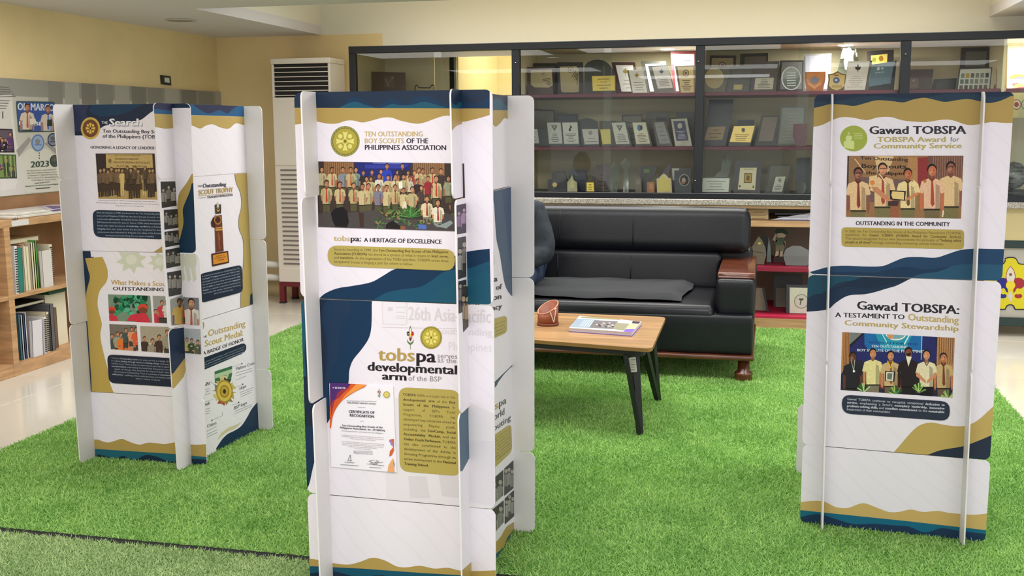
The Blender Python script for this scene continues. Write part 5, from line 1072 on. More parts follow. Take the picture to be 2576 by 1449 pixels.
# --- bay 3, top shelf
P('dark frame with tan picture and round seal at the left of the third bay', 8.64, T0, zk, [(146, 250), (352, 250), (350, 545), (128, 545)], (58, 44, 44), [(160, 272), (330, 272), (322, 520), (146, 520)], (166, 148, 110), ('T', 3, (110, 90, 60), 'ring', (110, 84, 50)), name='frame', cat='frame')
P('dark frame with small photo, second frame at the back of the third bay', 8.64, T0, zk, [(386, 238), (606, 230), (600, 545), (372, 545)], (50, 46, 44), [(420, 262), (590, 256), (585, 520), (410, 520)], (100, 90, 78), name='frame', cat='frame')
P('grey plaque with a big pale disc, leftmost front award of the third bay', 8.42, T0, zk, [(96, 343), (300, 338), (266, 548), (84, 548)], (110, 104, 92), [(180-76*math.cos(t), 430-84*math.sin(t)) for t in [k*.42 for k in range(15)]], (178, 162, 116))
P('dark grey plaque with tiny gold label in the third bay', 8.43, T0, zk, [(302, 336), (482, 334), (448, 548), (272, 548)], (92, 92, 90), [(336, 482), (406, 482), (396, 522), (330, 522)], (190, 176, 110))
P('dark grey plaque with small cream sheet, left of the oval crystal', 8.46, T0, zk, [(484, 302), (696, 294), (662, 548), (444, 548)], (88, 82, 80), [(505, 430), (652, 426), (642, 518), (495, 520)], (206, 204, 182), ('T', 6, (120, 124, 110)))
P('charcoal frame standing behind the oval crystal award', 8.6, T0, zk, [(698, 290), (888, 288), (886, 548), (680, 548)], (66, 66, 66), [(715, 305), (875, 303), (872, 520), (700, 520)], (110, 112, 110), name='frame', cat='frame')
P('oval crystal award with white engraving on a pink base', 8.36, T0, zk, [(789-74*math.cos(t), 432-90*math.sin(t)) for t in [k*.314 for k in range(20)]], (200, 200, 200), glass=True, name='crystal_award', cat='crystal award', th=.025, snap=.0)
o = bpy.data.objects['crystal_award.002'] if 'crystal_award.002' in bpy.data.objects else None
pb = yplane(8.36, .12, T0)
if o: prism('base', pb, rest(pb, [pb.px(p) for p in zk((730, 512), (850, 512), (866, 545), (712, 545))], T0), -.03, .01, mat('pink_base', (226, 170, 180), .3), o); aa = Art(pb, None, .001); [aa.line(*zk((755, 390+k*20), (825, 388+k*20)), 2, (236, 240, 240)) for k in range(6)]; [aa.line(zk((789-74*math.cos(t), 432-90*math.sin(t)))[0], zk((789-74*math.cos(t+.314), 432-90*math.sin(t+.314)))[0], 2.6, (236, 238, 238)) for t in [k*.314 for k in range(20)]]; aa.build('engraving', o)
P('silver grey frame behind the orange shield', 8.62, T0, zk, [(886, 240), (1108, 234), (1092, 548), (888, 548)], (150, 150, 150), [(900, 256), (1085, 250), (1072, 520), (900, 520)], (166, 168, 180), name='frame', cat='frame')
P('orange shield plaque with a silver eagle crest', 8.4, T0, zk, [(898, 382), (1062, 378), (1060, 440), (1040, 490), (1000, 520), (972, 548), (945, 520), (912, 490), (898, 440)], (196, 120, 62), [(908, 390), (1050, 387), (1046, 440), (1025, 485), (972, 525), (920, 485), (908, 440)], (232, 150, 70), lambda a: (a.poly(zk((975, 410), (1000, 430), (1015, 440), (995, 470), (975, 482), (945, 470), (930, 440), (950, 430)), (150, 150, 160)), a.line(*zk((925, 470), (970, 505)), 2.4, (240, 200, 140)), a.line(*zk((1025, 470), (970, 505)), 2.4, (240, 200, 140))), cat='shield', name='shield')
P('gold shield plaque with round blue emblem', 8.38, T0, zk, [(1080, 398), (1120, 394), (1156, 374), (1190, 394), (1230, 398), (1222, 450), (1225, 500), (1190, 530), (1150, 548), (1105, 530), (1072, 495), (1084, 440)], (120, 96, 60), [(1092, 408), (1125, 404), (1156, 388), (1186, 404), (1216, 408), (1210, 450), (1212, 492), (1180, 516), (1150, 528), (1112, 516), (1086, 488), (1096, 445)], (228, 206, 130), lambda a: (a.ell(zk((1146, 448))[0], 8.5, 8, (90, 110, 150), n=18), a.ell(zk((1144, 446))[0], 4, 3, (200, 206, 226)), a.line(*zk((1130, 408), (1165, 408)), 3, (180, 100, 70)), [a.line(*zk((1110, 486+k*10), (1190, 486+k*10)), 1, (150, 130, 70)) for k in range(3)]), cat='shield', name='shield')
P('tall arched crystal sculpture behind the white plaque', 8.62, T0, zk, [(1136, 548), (1142, 420), (1170, 320), (1196, 200), (1225, 150), (1275, 150), (1306, 210), (1322, 300), (1330, 548)], (200, 200, 200), glass=True, name='crystal_award', cat='crystal award', th=.05, inner=[(1205, 300), (1225, 200), (1250, 180), (1275, 220), (1285, 330), (1255, 380), (1215, 360)], icol=(170, 168, 164), snap=.04)
P('white plaque with black fleur crest and dark edge in the third bay', 8.38, T0, zk, [(1238, 296), (1432, 290), (1392, 548), (1205, 548)], (100, 96, 88), [(1240, 296), (1412, 294), (1372, 524), (1208, 526)], (242, 240, 230), ('T', 6, (200, 196, 186), 'fleur', (60, 56, 50)))
P('dark frame with bright yellow plate at the right of the third bay', 8.64, T0, zk, [(1388, 216), (1602, 204), (1596, 548), (1396, 548)], (56, 52, 54), [(1420, 252), (1552, 238), (1548, 310), (1424, 322)], (226, 204, 100), lambda a: (a.ell(zk((1445, 285))[0], 5, 6, (130, 130, 60)), a.ell(zk((1500, 275))[0], 6, 7, (150, 110, 40))), name='frame', cat='frame')
P('blue grey tilted plaque with white letters at the right end of the top shelf', 8.4, T0, zk, [(1422, 326), (1624, 290), (1604, 470), (1590, 548), (1400, 548)], (50, 50, 54), [(1424, 326), (1608, 294), (1574, 472), (1400, 500)], (110, 140, 158), lambda a: (a.poly(zk((1470, 345), (1490, 342), (1488, 366), (1466, 368)), (230, 236, 240)), a.poly(zk((1500, 345), (1525, 350), (1505, 365)), (230, 236, 240)), [a.line(*zk((x, y), (x+18, y-2)), 2, (206, 220, 226)) for x, y in ((1455, 390), (1480, 388), (1505, 384))]))
# --- bay 3, middle shelf
P('tall black board with gold plate at the left of the third bay middle shelf', 8.44, T1, zk, [(136, 600), (332, 598), (312, 760), (268, 980), (88, 980)], (42, 44, 48), [(130, 818), (270, 812), (244, 920), (100, 922)], (150, 126, 80), ('T', 3, (110, 84, 50)))
P('small black block behind the bright gold plaque', 8.6, T1, zk, [(366, 760), (498, 760), (488, 980), (350, 980)], (50, 52, 54))
P('bright gold plaque with black round logo on the middle shelf', 8.4, T1, zk, [(332, 806), (518, 803), (462, 980), (290, 980)], (60, 52, 40), [(336, 812), (500, 808), (466, 940), (300, 936)], (202, 176, 104), ('T', 4, (120, 96, 50), 'ring', (60, 46, 20)), imet=1)
P('dark frame with grey brown photograph on the middle shelf of the third bay', 8.5, T1, zk, [(555, 726), (694, 727), (668, 980), (498, 980)], (54, 46, 42), [(566, 738), (682, 738), (642, 930), (528, 930)], (128, 112, 96), name='frame', cat='frame')
P('pale grey framed sheet half hidden left of the right display stand', 8.56, T1, zk, [(706, 652), (900, 650), (905, 980), (668, 980)], (130, 130, 120), [(718, 665), (888, 664), (885, 950), (690, 950)], (160, 164, 154), ('T', 9, (190, 194, 184)), name='frame', cat='frame')
P('maroon shield award beside the right display stand', 8.36, T1, zk, [(806, 792), (915, 790), (912, 900), (890, 980), (830, 980), (802, 890)], (112, 60, 74), name='shield', cat='shield')
# --- bay 3, bottom shelf
P('crystal hand shaped trophy on the bottom shelf', 8.52, T2, zk, [(196, 1350), (204, 1240), (186, 1205), (206, 1180), (228, 1170), (250, 1030), (262, 1028), (266, 1110), (278, 1050), (292, 1044), (296, 1100), (310, 1055), (318, 1060), (300, 1180), (278, 1230), (292, 1350)], (170, 176, 160), glass=True, name='crystal_award', cat='crystal award', th=.03)
P('white certificate in a thin dark frame on the bottom shelf of the third bay', 8.34, T2, zk, [(84, 1212), (308, 1216), (312, 1350), (66, 1350)], (54, 56, 56), [(90, 1222), (300, 1224), (292, 1332), (80, 1332)], (226, 230, 214), ('T', 4, (140, 146, 130)), name='frame', cat='frame')
P('black framed cream certificate with gold square at its centre', 8.4, T2, zk, [(348, 1088), (556, 1090), (540, 1350), (328, 1350)], (46, 40, 42), [(384, 1140), (516, 1140), (502, 1318), (366, 1312)], (232, 222, 176), lambda a: (a.poly(zk((418, 1182), (480, 1184), (474, 1262), (412, 1260)), (110, 84, 30)), a.poly(zk((424, 1190), (474, 1191), (468, 1255), (418, 1253)), (196, 166, 70)), a.poly(zk((438, 1200), (460, 1205), (455, 1245), (432, 1238)), (120, 90, 40)), [a.poly(zk((x, y-12), (x+7, y+4), (x, y+14), (x-7, y+4)), (40, 60, 36)) for x, y in ((382, 1285), (488, 1290))], a.line(*zk((412, 1152), (495, 1152)), 1, (120, 110, 80))), name='frame', cat='frame')
P('dark frame with olive picture behind the slanted pale plaque', 8.5, T2, zk, [(612, 1112), (794, 1116), (770, 1350), (575, 1350)], (54, 50, 42), [(625, 1125), (780, 1128), (750, 1325), (595, 1325)], (96, 92, 66), name='frame', cat='frame')
P('slanted pale plaque with small emblem on the bottom shelf', 8.36, T2, zk, [(662, 1208), (748, 1206), (724, 1350), (632, 1350)], (60, 60, 52), [(666, 1212), (744, 1210), (716, 1330), (636, 1330)], (196, 198, 180), ('T', 4, (110, 112, 96), 'ring', (96, 96, 84)))
P('dark navy box on the bottom shelf next to the right display stand', 8.52, T2, zk, [(832, 1062), (940, 1060), (940, 1350), (820, 1350)], (44, 48, 62), th=.05)
P('small egg shaped crystal on the bottom shelf', 8.34, T2, zk, [(866-42*math.cos(t), 1292-50*math.sin(t)) for t in [k*.42 for k in range(15)]], (200, 200, 190), glass=True, name='crystal_award', cat='crystal award', th=.03, snap=.02)
# --- bay 1 and bay 4
P('dark brown plaque with carved figure in the first bay of the case', 8.5, T0-.003, zg, [(374, 410), (870, 424), (890, 720), (388, 720)], (78, 58, 52), [(560, 470), (720, 480), (730, 640), (570, 640)], (92, 72, 66), lambda a: (a.line(*zg((590, 520), (640, 640)), 2.4, (140, 122, 116)), a.ell(zg((690, 500))[0], 4, 4, (120, 102, 96)), a.line(*zg((640, 580), (700, 500)), 2, (130, 112, 106))))
t = empty('coil_stand', bY((1058, 225), 8.4), 'small black wire stand with two curled ends in the first bay', 'stand')
pts = [bY(q, 8.4) for q in zg((1020, 700), (1018, 650), (1026, 620), (1045, 610), (1064, 622), (1068, 645), (1150, 650), (1240, 650), (1252, 622), (1275, 608), (1300, 618), (1308, 645), (1306, 700))]
tube('wire', pts, .005, mat('black_wire', (28, 26, 26), .4), t, 6)
box('shelf', (-2.72, CY+.06, 1.74), (-1.95, YB-.25, 1.762), M_SH, case)
P('dark brown plaque with carved fleur emblem in the fourth bay', 8.42, T0, zf, [(100, 712), (662, 708), (590, 1330), (60, 1330)], (80, 64, 60), [(130, 900), (345, 890), (340, 1110), (125, 1130)], (110, 92, 80), ('T', 1, (150, 130, 116), 'fleur', (176, 160, 146)))
P('plain black board lying low between the plaque and the photo collage', 8.56, T0, zf, [(664, 920), (1156, 896), (1120, 1330), (600, 1330)], (58, 58, 54), [(720, 960), (1100, 945), (1080, 1300), (690, 1300)], (70, 72, 64))
def f(a):
    rr = random.Random(8)
    for r_ in range(3):
        for c_ in range(6):
            x = 1245+c_*103-r_*18; y = 800+r_*125-c_*2
            a.poly(zf((x, y), (x+72, y), (x+66, y+95), (x-8, y+95)), rr.choice([(96, 110, 96), (130, 136, 120), (190, 150, 60), (110, 100, 90), (150, 156, 140), (70, 84, 70)]), new=c_ == 0)
P('black framed photo collage with rows of small portraits in the fourth bay', 8.4, T0, zf, [(1208, 690), (1905, 670), (1850, 1330), (1130, 1330)], (52, 50, 50), [(1228, 715), (1880, 692), (1824, 1240), (1160, 1240)], (206, 208, 196), f, name='frame', cat='frame', snap=.09)
P('large dark frame hanging behind above the photo collage', 8.68, T0, zf, [(1248, 250), (1925, 236), (1892, 800), (1210, 800)], (60, 52, 52), [(1350, 335), (1790, 330), (1760, 655), (1325, 655)], (104, 100, 86), name='frame', cat='frame', snap=0)
# bright right end: poster, logo strip, glass globe
zr_ = Z(2480, 0, 6.04)
def f(a):
    q = zr_((345, 1075), (640, 1060), (640, 1395), (320, 1400))
    for c_, col in enumerate([(150, 210, 90), (110, 110, 200), (226, 120, 120), (200, 230, 120), (236, 90, 110)]): a.ell(zr_((500+c_*14, 1180+c_*48))[0], 24-c_, 9, col, q, n=16)
    a.poly(zr_((350, 1270), (400, 1200), (560, 1190), (620, 1230), (620, 1290), (480, 1260)), (240, 240, 246), q)
P('white poster with bright rainbow coloured drawing at the right edge', 8.5, T0, zr_, [(345, 1062), (700, 1050), (700, 1420), (318, 1420)], (236, 236, 230), [(347, 1066), (690, 1055), (690, 1400), (320, 1402)], (242, 240, 232), f, name='poster', cat='poster', th=.004, tilt=.05)
P('pale upright panel behind the rainbow poster at the right edge', 8.7, T0, zr_, [(335, 580), (760, 560), (760, 1420), (320, 1420)], (226, 222, 186), name='panel', cat='panel', snap=0)
zs_ = Z(2500, 400, 3.15)
o = box('logo_strip', (1.65, CY+.05, 1.56), (3.4, CY+.06, 1.735), mat('cream_strip', (206, 190, 130), .5)); tag(o, 'cream strip with round club logos under the top shelf at the right', 'sign strip')
aa = Art(yplane(CY+.05), None, .001)
for x, c1 in ((2557, (150, 70, 60)), (2581, (60, 110, 60))): aa.ell((x, 263), 12, 13, c1, n=20); aa.ell((x, 263), 10, 11, (220, 206, 170), n=18); aa.ell((x, 263), 6, 7, c1, n=12)
aa.build('print', o)
gl = empty('glass_globe', bY(zs_((160, 200))[0], 8.4), 'glass globe with black and white stripes on a dark base at the right edge', 'globe')
c = bY(zs_((152, 130))[0], 8.42); lathe('globe', [(.005, -.1), (.05, -.087), (.087, -.05), (.1, 0), (.087, .05), (.05, .087), (.005, .1)], c, mat('striped_glass', (150, 150, 146), .15, noise=.8, nscale=14, stretch=(1, 1, 4), col2=(40, 40, 42)), gl)
lathe('base', [(.1, 0), (.12, .02), (.1, c.z-.1-1.0)], (c.x, c.y, 1.0), mat('dark_base', (40, 38, 38), .3), gl)
# yellow emblem board below, in its green frame
eb = empty('emblem_board', (1.95, 8.22, .07), 'yellow puzzle shaped emblem board with red and blue fleur-de-lis in a dark green frame', 'emblem board')
MG = mat('dark_green_frame', (24, 48, 44), .35)
box('frame_rail', (1.6, 8.19, .64), (2.6, 8.24, .695), MG, eb, bev=.004); box('frame_rail', (1.6, 8.19, .075), (2.6, 8.24, .135), MG, eb, bev=.004)
box('backing', (1.6, 8.225, .135), (2.6, 8.24, .64), mat('pale_board', (186, 180, 166), .6), eb)
pl = yplane(8.222)
a = Art(pl, None, .003)
C_ = lambda *p: zs_(*p)
a.poly(C_((-60, 800), (40, 830), *smooth([(75, 825), (90, 800), (88, 785), (130, 776), (170, 782), (185, 800), (200, 825), (230, 830)]), (420, 830), (420, 1195), *smooth([(165, 1195), (150, 1165), (128, 1158), (105, 1168), (92, 1195)]), (-60, 1195)), (34, 44, 44))
a.poly(C_((-60, 808), (40, 838), *smooth([(80, 832), (96, 806), (94, 792), (130, 784), (166, 789), (180, 806), (196, 832), (230, 838)]), (420, 838), (420, 1186), *smooth([(172, 1186), (156, 1158), (128, 1150), (100, 1160), (86, 1186)]), (-60, 1186)), (214, 200, 44))
for sg, col in ((-1, (44, 48, 130)), (1, (160, 50, 60))):
    a.ell(C_((132+sg*62, 985))[0], 17, 14, col, n=18); a.poly(C_((132+sg*30, 960), (132+sg*95, 950), (132+sg*100, 1010), (132+sg*20, 1060)), col); a.ell(C_((132+sg*62, 1085))[0], 10, 6, col, n=12); a.ell(C_((132+sg*58, 1048))[0], 6, 8, (214, 200, 44), n=12)
a.poly(C_((132, 845), (160, 880), (174, 930), (160, 985), (132, 1000), (104, 985), (92, 930), (104, 880)), (150, 60, 50)); a.poly(C_((132, 852), (156, 884), (168, 930), (155, 980), (132, 994), (110, 980), (98, 930), (108, 884)), (214, 206, 196))
a.ell(C_((132, 1000))[0], 12, 11, (226, 206, 60), n=18); a.ell(C_((132, 915))[0], 4, 4, (120, 90, 40), n=7); a.poly(C_((122, 1050), (142, 1050), (150, 1090), (130, 1135), (112, 1090)), (206, 198, 196))
a.build('emblem', eb)
# items in the low cabinet by the sofa
zl = Z(1860, 500, 4.028); GD = 'things on the low cabinet shelves beside the sofa'
P('small tan certificate frame on the upper shelf of the low cabinet', 8.25, .816, zl, [(85, 98), (300, 98), (302, 232), (85, 232)], (84, 66, 50), [(92, 106), (292, 106), (292, 222), (92, 222)], (206, 178, 124), ('T', 3, (150, 120, 80)), GD, name='frame', cat='frame', tilt=.03)
P('white document with blue band on the upper shelf of the low cabinet', 8.23, .816, zl, [(316, 135), (760, 135), (760, 232), (312, 232)], (224, 224, 230), [(322, 140), (750, 140), (750, 226), (320, 226)], (232, 232, 238), lambda a: (a.line(*zl((360, 155), (660, 155)), 2.4, (110, 120, 140)), a.line(*zl((390, 185), (700, 185)), 1.6, (140, 150, 160)), a.line(*zl((400, 216), (700, 219)), 2.4, (90, 100, 160))), GD, name='document', cat='document', tilt=.25)
P('gold rimmed leaf shaped crystal award behind the sofa arm', 8.28, .469, zl, [(195, 378), (235, 430), (265, 500), (272, 570), (250, 640), (215, 705), (90, 705), (60, 640), (100, 530)], (120, 110, 70), [(192, 395), (228, 445), (256, 510), (262, 570), (240, 640), (205, 690), (95, 690), (72, 640), (108, 535)], (112, 106, 84), lambda a: (a.ell(zl((203, 452))[0], 4, 3, (220, 190, 90)), a.line(*zl((120, 530), (250, 550)), 1.5, (90, 50, 40))), GD, name='award', cat='award', th=.02)
P('dark green sail shaped award behind the leaf shaped one', 8.5, .469, zl, [(240, 335), (270, 370), (296, 440), (296, 540), (250, 705), (230, 705), (262, 560), (235, 420)], (24, 50, 46), None, None, None, GD, name='award', cat='award', th=.02)
P('slim frosted spire award right of the green sail', 8.44, .469, zl, [(296, 380), (312, 440), (325, 600), (345, 705), (245, 705), (275, 600)], (120, 140, 132), None, None, None, GD, name='award', cat='award', th=.02)
def cabin(label, q, Y, z0, col, fn=None, name='award', cat='award', glass=False, th=.02, snap=.06): return P(label, Y, z0, zl, q, col, None, None, None, GD, name=name, cat=cat, glass=glass, th=th, snap=snap)
# waving child figure cut-out
fg = empty('figurine', bY(zl((400, 600))[0], 8.46), 'flat painted figurine of a saluting boy scout in green cap and shorts', 'figurine', GD)
pf = yplane(8.46); 
def cut(n, q, col, d0=-.012, d1=0): prism(n, pf, [pf.px(p) for p in zl(*q)], d0, d1, mat('fig_%d_%d_%d' % col, col, .5), fg)
cut('body', [(375, 395), (450, 395), (462, 470), (455, 520), (430, 500), (372, 500), (362, 440)], (96, 120, 92)); cut('head', [(380, 350), (470, 345), (466, 385), (430, 405), (390, 395)], (214, 196, 160)); cut('cap', [(360, 340), (372, 312), (440, 305), (480, 330), (492, 352), (470, 362), (430, 345), (375, 352)], (36, 52, 46), -.016, .004)
cut('arm', [(335, 415), (365, 355), (385, 375), (362, 410), (385, 420), (375, 440)], (214, 196, 160)); cut('arm', [(450, 420), (468, 430), (462, 500), (445, 510)], (214, 196, 160)); cut('shorts', [(370, 470), (455, 465), (452, 530), (418, 532), (410, 500), (402, 532), (366, 530)], (130, 122, 92), -.014, .002); cut('leg', [(372, 530), (400, 530), (396, 575), (360, 585)], (206, 190, 156)); cut('leg', [(415, 532), (440, 530), (440, 590), (405, 590)], (206, 190, 156)); cut('base', [(350, 585), (470, 585), (480, 705), (330, 705)], (70, 50, 44), -.03, .01)
P('wide octagonal crystal award on its base on the middle shelf of the low cabinet', 8.26, .469, zl, [(445, 575), (470, 510), (540, 476), (620, 478), (700, 520), (720, 600), (690, 672), (780, 690), (780, 720), (432, 720), (436, 675), (470, 672)], (150, 160, 150), None, None, None, GD, name='crystal_award', cat='crystal award', glass=True, th=.03)
P('dark rimmed frame with landscape picture low in the cabinet', 8.55, .101, zl, [(350, 760), (640, 760), (640, 1170), (345, 1170)], (40, 38, 38), [(370, 905), (470, 905), (470, 1100), (370, 1105)], (120, 116, 96), None, GD, name='frame', cat='frame')
P('black framed white certificate with green crest on the bottom shelf of the cabinet', 8.28, .101, zl, [(478, 868), (790, 875), (780, 1240), (470, 1225)], (60, 62, 66), [(510, 900), (765, 905), (760, 1198), (508, 1195)], (236, 236, 214), lambda a: (a.ell(zl((628, 1040))[0], 18, 18, (110, 124, 84), n=24), a.ell(zl((628, 1040))[0], 16.5, 16.5, (228, 228, 216), n=24), a.poly(zl((605, 1010), (650, 1010), (650, 1025), (632, 1030), (620, 1075), (610, 1075), (618, 1028), (600, 1025)), (96, 104, 70)), a.line(*zl((585, 1190), (700, 1192)), 2.5, (80, 90, 150))), GD, name='frame', cat='frame')
P('pale folded sheet leaning behind the sofa on the cabinet bottom shelf', 8.35, .101, zl, [(150, 900), (245, 905), (275, 1100), (265, 1180), (150, 1180)], (150, 138, 120), None, None, None, GD, name='sheet', cat='document')
P('thin black easel leaning on the cabinet bottom shelf', 8.3, .101, zl, [(230, 910), (255, 905), (300, 1150), (320, 1190), (190, 1190), (180, 1165), (280, 1130)], (30, 30, 34), None, None, None, GD, name='easel', cat='easel')

# ================================================================== SOFA
M_LEA = mat('black_leather', (12, 14, 20), .38, spec=.4, bump=.12, bscale=220, noise=.1, nscale=8)
M_BW = mat('polished_brown_wood', (96, 50, 32), .24, noise=.3, nscale=8, stretch=(1, 6, 1), coat=.4)
sf = empty('sofa', (-1.02, 6.9, .009), 'black leather three seat sofa with brown wooden arm top and round feet', 'sofa')
SX0, SX1, SY0 = -2.02, -.045, 6.30
def soft(name, a, b, bev, par=None, m_=None, rot=None, puff=0, seg=4):
    bm = bmesh.new(); add_box(bm, a, b)
    bmesh.ops.subdivide_edges(bm, edges=bm.edges[:], cuts=3, use_grid_fill=True)
    c = [(a[i]+b[i])/2 for i in range(3)]; h = [max(1e-6, abs(b[i]-a[i])/2) for i in range(3)]
    for v in bm.verts:
        q = [(v.co[i]-c[i])/h[i] for i in range(3)]
        for i in range(3):
            o = [q[j] for j in range(3) if j != i]; v.co[i] += q[i]*puff*(1-o[0]**2)*(1-o[1]**2)
    if rot is not None: bmesh.ops.rotate(bm, cent=c, matrix=rot, verts=bm.verts[:])
    o = bmobj(name, bm, m_ or M_LEA, par or sf, True)
    bv = o.modifiers.new('b', 'BEVEL'); bv.width = bev; bv.segments = seg; bv.limit_method = 'ANGLE'; bv.angle_limit = math.radians(50)
    return o
soft('base', (SX0, SY0+.04, .165), (SX1-.005, 7.42, .40), .02)
box('base_trim', (SX0-.005, SY0, .138), (SX1+.005, 7.42, .166), M_BW, sf, bev=.012, seg=3)
def seam(pts): tube('seam', pts, .0035, mat('leather_seam', (10, 11, 14), .5), sf, 6)
soft('seat_cushion', (SX0+.24, SY0+.05, .335), (-.285, 7.2, .455), .05, puff=.008)
Rb = Matrix.Rotation(math.radians(-9), 3, 'X')
soft('lower_back', (SX0+.2, 7.1, .42), (-.275, 7.27, .68), .035, rot=Rb, puff=.006)
soft('headrest', (SX0+.03, 7.13, .672), (-.098, 7.37, .972), .06, rot=Rb, puff=.008)
def rb(c, y, z): v = Rb @ Vector((0, y-c[0], z-c[1])); return (v.y+c[0], v.z+c[1])
for x in (-1.36, -.86):
    seam([(x, *rb((7.25, .822), y, z)) for y, z in ((7.125, .70), (7.1165, .78), (7.116, .86), (7.13, .925), (7.18, .966), (7.25, .978))]); seam([(x-.01, *rb((7.185, .55), y, z)) for y, z in ((7.094, .46), (7.0905, .55), (7.094, .64))])
soft('back_frame', (SX0+.05, 7.3, .17), (SX1-.03, 7.45, .7), .03)
for x0, x1 in ((SX0, SX0+.235), (-.275, SX1)):
    soft('arm', (x0, 6.42, .38), (x1, 7.42, .607), .03)
    t = soft('arm_top', (x0+.006, 6.46, .605), (x1-.002, 7.38, .642), .014, m_=M_BW, seg=3)
for x, y in ((-.1, 6.375), (SX0+.08, 6.375), (-.1, 7.3), (SX0+.08, 7.3)):
    lathe('foot', [(.034, 0), (.05, .004), (.054, .016), (.05, .03), (.056, .038), (.052, .05), (.036, .058), (.034, .128)], (x, y, .009), M_BW, sf)
# dark cloth lying on the seat
def cloth():
    C0 = [back((1345, 722), z=.462), back((1742, 700), z=.462), back((1728, 765), z=.462), back((1345, 745), z=.462)]
    C0[0] = Vector((C0[0].x-.1, 7.1, 0)); nx, ny = 46, 18; vs = []; rr = random.Random(2)
    A, B, C, D = Vector((-1.95, 7.10, 0)), Vector((-.45, 7.10, 0)), Vector((-.475, 6.42, 0)), Vector((-1.95, 6.42, 0))
    for s in (1, 0):
        for j in range(ny+1):
            for i in range(nx+1):
                u, v = i/nx, j/ny; P_ = (A*(1-u)+B*u)*(1-v)+(D*(1-u)+C*u)*v
                wv = .006*math.sin(u*13+v*4)+.005*math.sin(v*9-u*5)+.004*math.sin(u*31+v*17)
                e = min(u, 1-u, v, 1-v); vs.append((P_.x+.012*math.sin(v*6), P_.y+.012*math.sin(u*7), .474+wv*.7+(.034 if s else 0)*min(1, e*22)))
    n = (nx+1)*(ny+1); fs = []
    for j in range(ny):
        for i in range(nx):
            a = j*(nx+1)+i; fs.append((a, a+nx+1, a+nx+2, a+1)); fs.append((n+a, n+a+1, n+a+nx+2, n+a+nx+1))
    o = fromlists('folded_cloth', vs, fs, mat('dark_cloth', (36, 38, 41), .9, bump=.3, bscale=300), None, True)
    tag(o, 'folded dark grey cloth lying on the black sofa seat', 'cloth')
cloth()

# ================================================================== PERSON
def skin_body():
    J = {'pel': (-1.62, 6.84, .60, .150), 'sp1': (-1.62, 6.80, .74, .150), 'sp2': (-1.62, 6.74, .90, .158), 'neck': (-1.63, 6.66, 1.03, .062),
         'hd': (-1.64, 6.60, 1.10, .05)}
    for s, k in ((1, 'r'), (-1, 'l')):
        sh = -1.62+s*.17
        J['sh'+k] = (sh, 6.76, .95, .092); J['el'+k] = (-1.62+s*.245, 6.70, .70, .078); J['wr'+k] = (-1.62+s*.10, 6.46, .655, .048)
        J['hip'+k] = (-1.62+s*.10, 6.80, .57, .115); J['kn'+k] = (-1.62+s*.15, 6.36, .575, .078); J['md'+k] = (-1.62+s*.155, 6.32, .33, .064); J['an'+k] = (-1.62+s*.155, 6.28, .10, .045)
    return J
J = skin_body()
per = empty('person', (-1.62, 6.7, .009), 'person in a dark hooded sweatshirt and blue jeans sitting on the black sofa, leaning forward', 'person')
def skinmesh(name, names, edges, m_, par, root, sub=2, scale=1.0, extra=None):
    me = bpy.data.meshes.new(name); K = list(names); pts = {**J, **(extra or {})}
    me.from_pydata([pts[k][:3] for k in K], [(K.index(a), K.index(b)) for a, b in edges], []); me.update()
    o = bpy.data.objects.new(name, me); COL.objects.link(o); md = o.modifiers.new('s', 'SKIN'); md.use_smooth_shade = True
    for i, k in enumerate(K):
        r = pts[k][3]*scale; me.skin_vertices[0].data[i].radius = (r, r); me.skin_vertices[0].data[i].use_root = (k == root)
    sb = o.modifiers.new('u', 'SUBSURF'); sb.levels = sb.render_levels = sub
    dg = bpy.context.evaluated_depsgraph_get(); dg.update(); ev = o.evaluated_get(dg); m2 = bpy.data.meshes.new_from_object(ev)
    bpy.data.objects.remove(o); m2.name = name; m2.materials.clear()
    if name in ('sweatshirt', 'jeans'):
        from mathutils import noise
        for v in m2.vertices: v.co += v.normal*(.011*noise.noise(v.co*13)+.005*noise.noise(v.co*31))
    return link(name, m2, m_, par)
M_HOOD = mat('dark_sweatshirt', (33, 40, 47), .9, noise=.15, nscale=12, bump=.25, bscale=90)
M_JEAN = mat('blue_jeans', (32, 52, 78), .85, noise=.2, nscale=30, bump=.2, bscale=200)
M_SKIN = mat('skin', (178, 126, 96), .55)
skinmesh('body', ['pel', 'sp1', 'sp2', 'neck', 'hd', 'shr', 'elr', 'wrr', 'shl', 'ell', 'wrl', 'hipr', 'knr', 'mdr', 'anr', 'hipl', 'knl', 'mdl', 'anl'],
         [('pel', 'sp1'), ('sp1', 'sp2'), ('sp2', 'neck'), ('neck', 'hd'), ('sp2', 'shr'), ('shr', 'elr'), ('elr', 'wrr'), ('sp2', 'shl'), ('shl', 'ell'), ('ell', 'wrl'), ('pel', 'hipr'), ('hipr', 'knr'), ('knr', 'mdr'), ('mdr', 'anr'), ('pel', 'hipl'), ('hipl', 'knl'), ('knl', 'mdl'), ('mdl', 'anl')], M_SKIN, per, 'pel', scale=.86)
skinmesh('sweatshirt', ['pel', 'sp1', 'sp2', 'neck', 'shr', 'elr', 'wrr', 'shl', 'ell', 'wrl'], [('pel', 'sp1'), ('sp1', 'sp2'), ('sp2', 'neck'), ('sp2', 'shr'), ('shr', 'elr'), ('elr', 'wrr'), ('sp2', 'shl'), ('shl', 'ell'), ('ell', 'wrl')], M_HOOD, per, 'sp1', 3, scale=1.08)
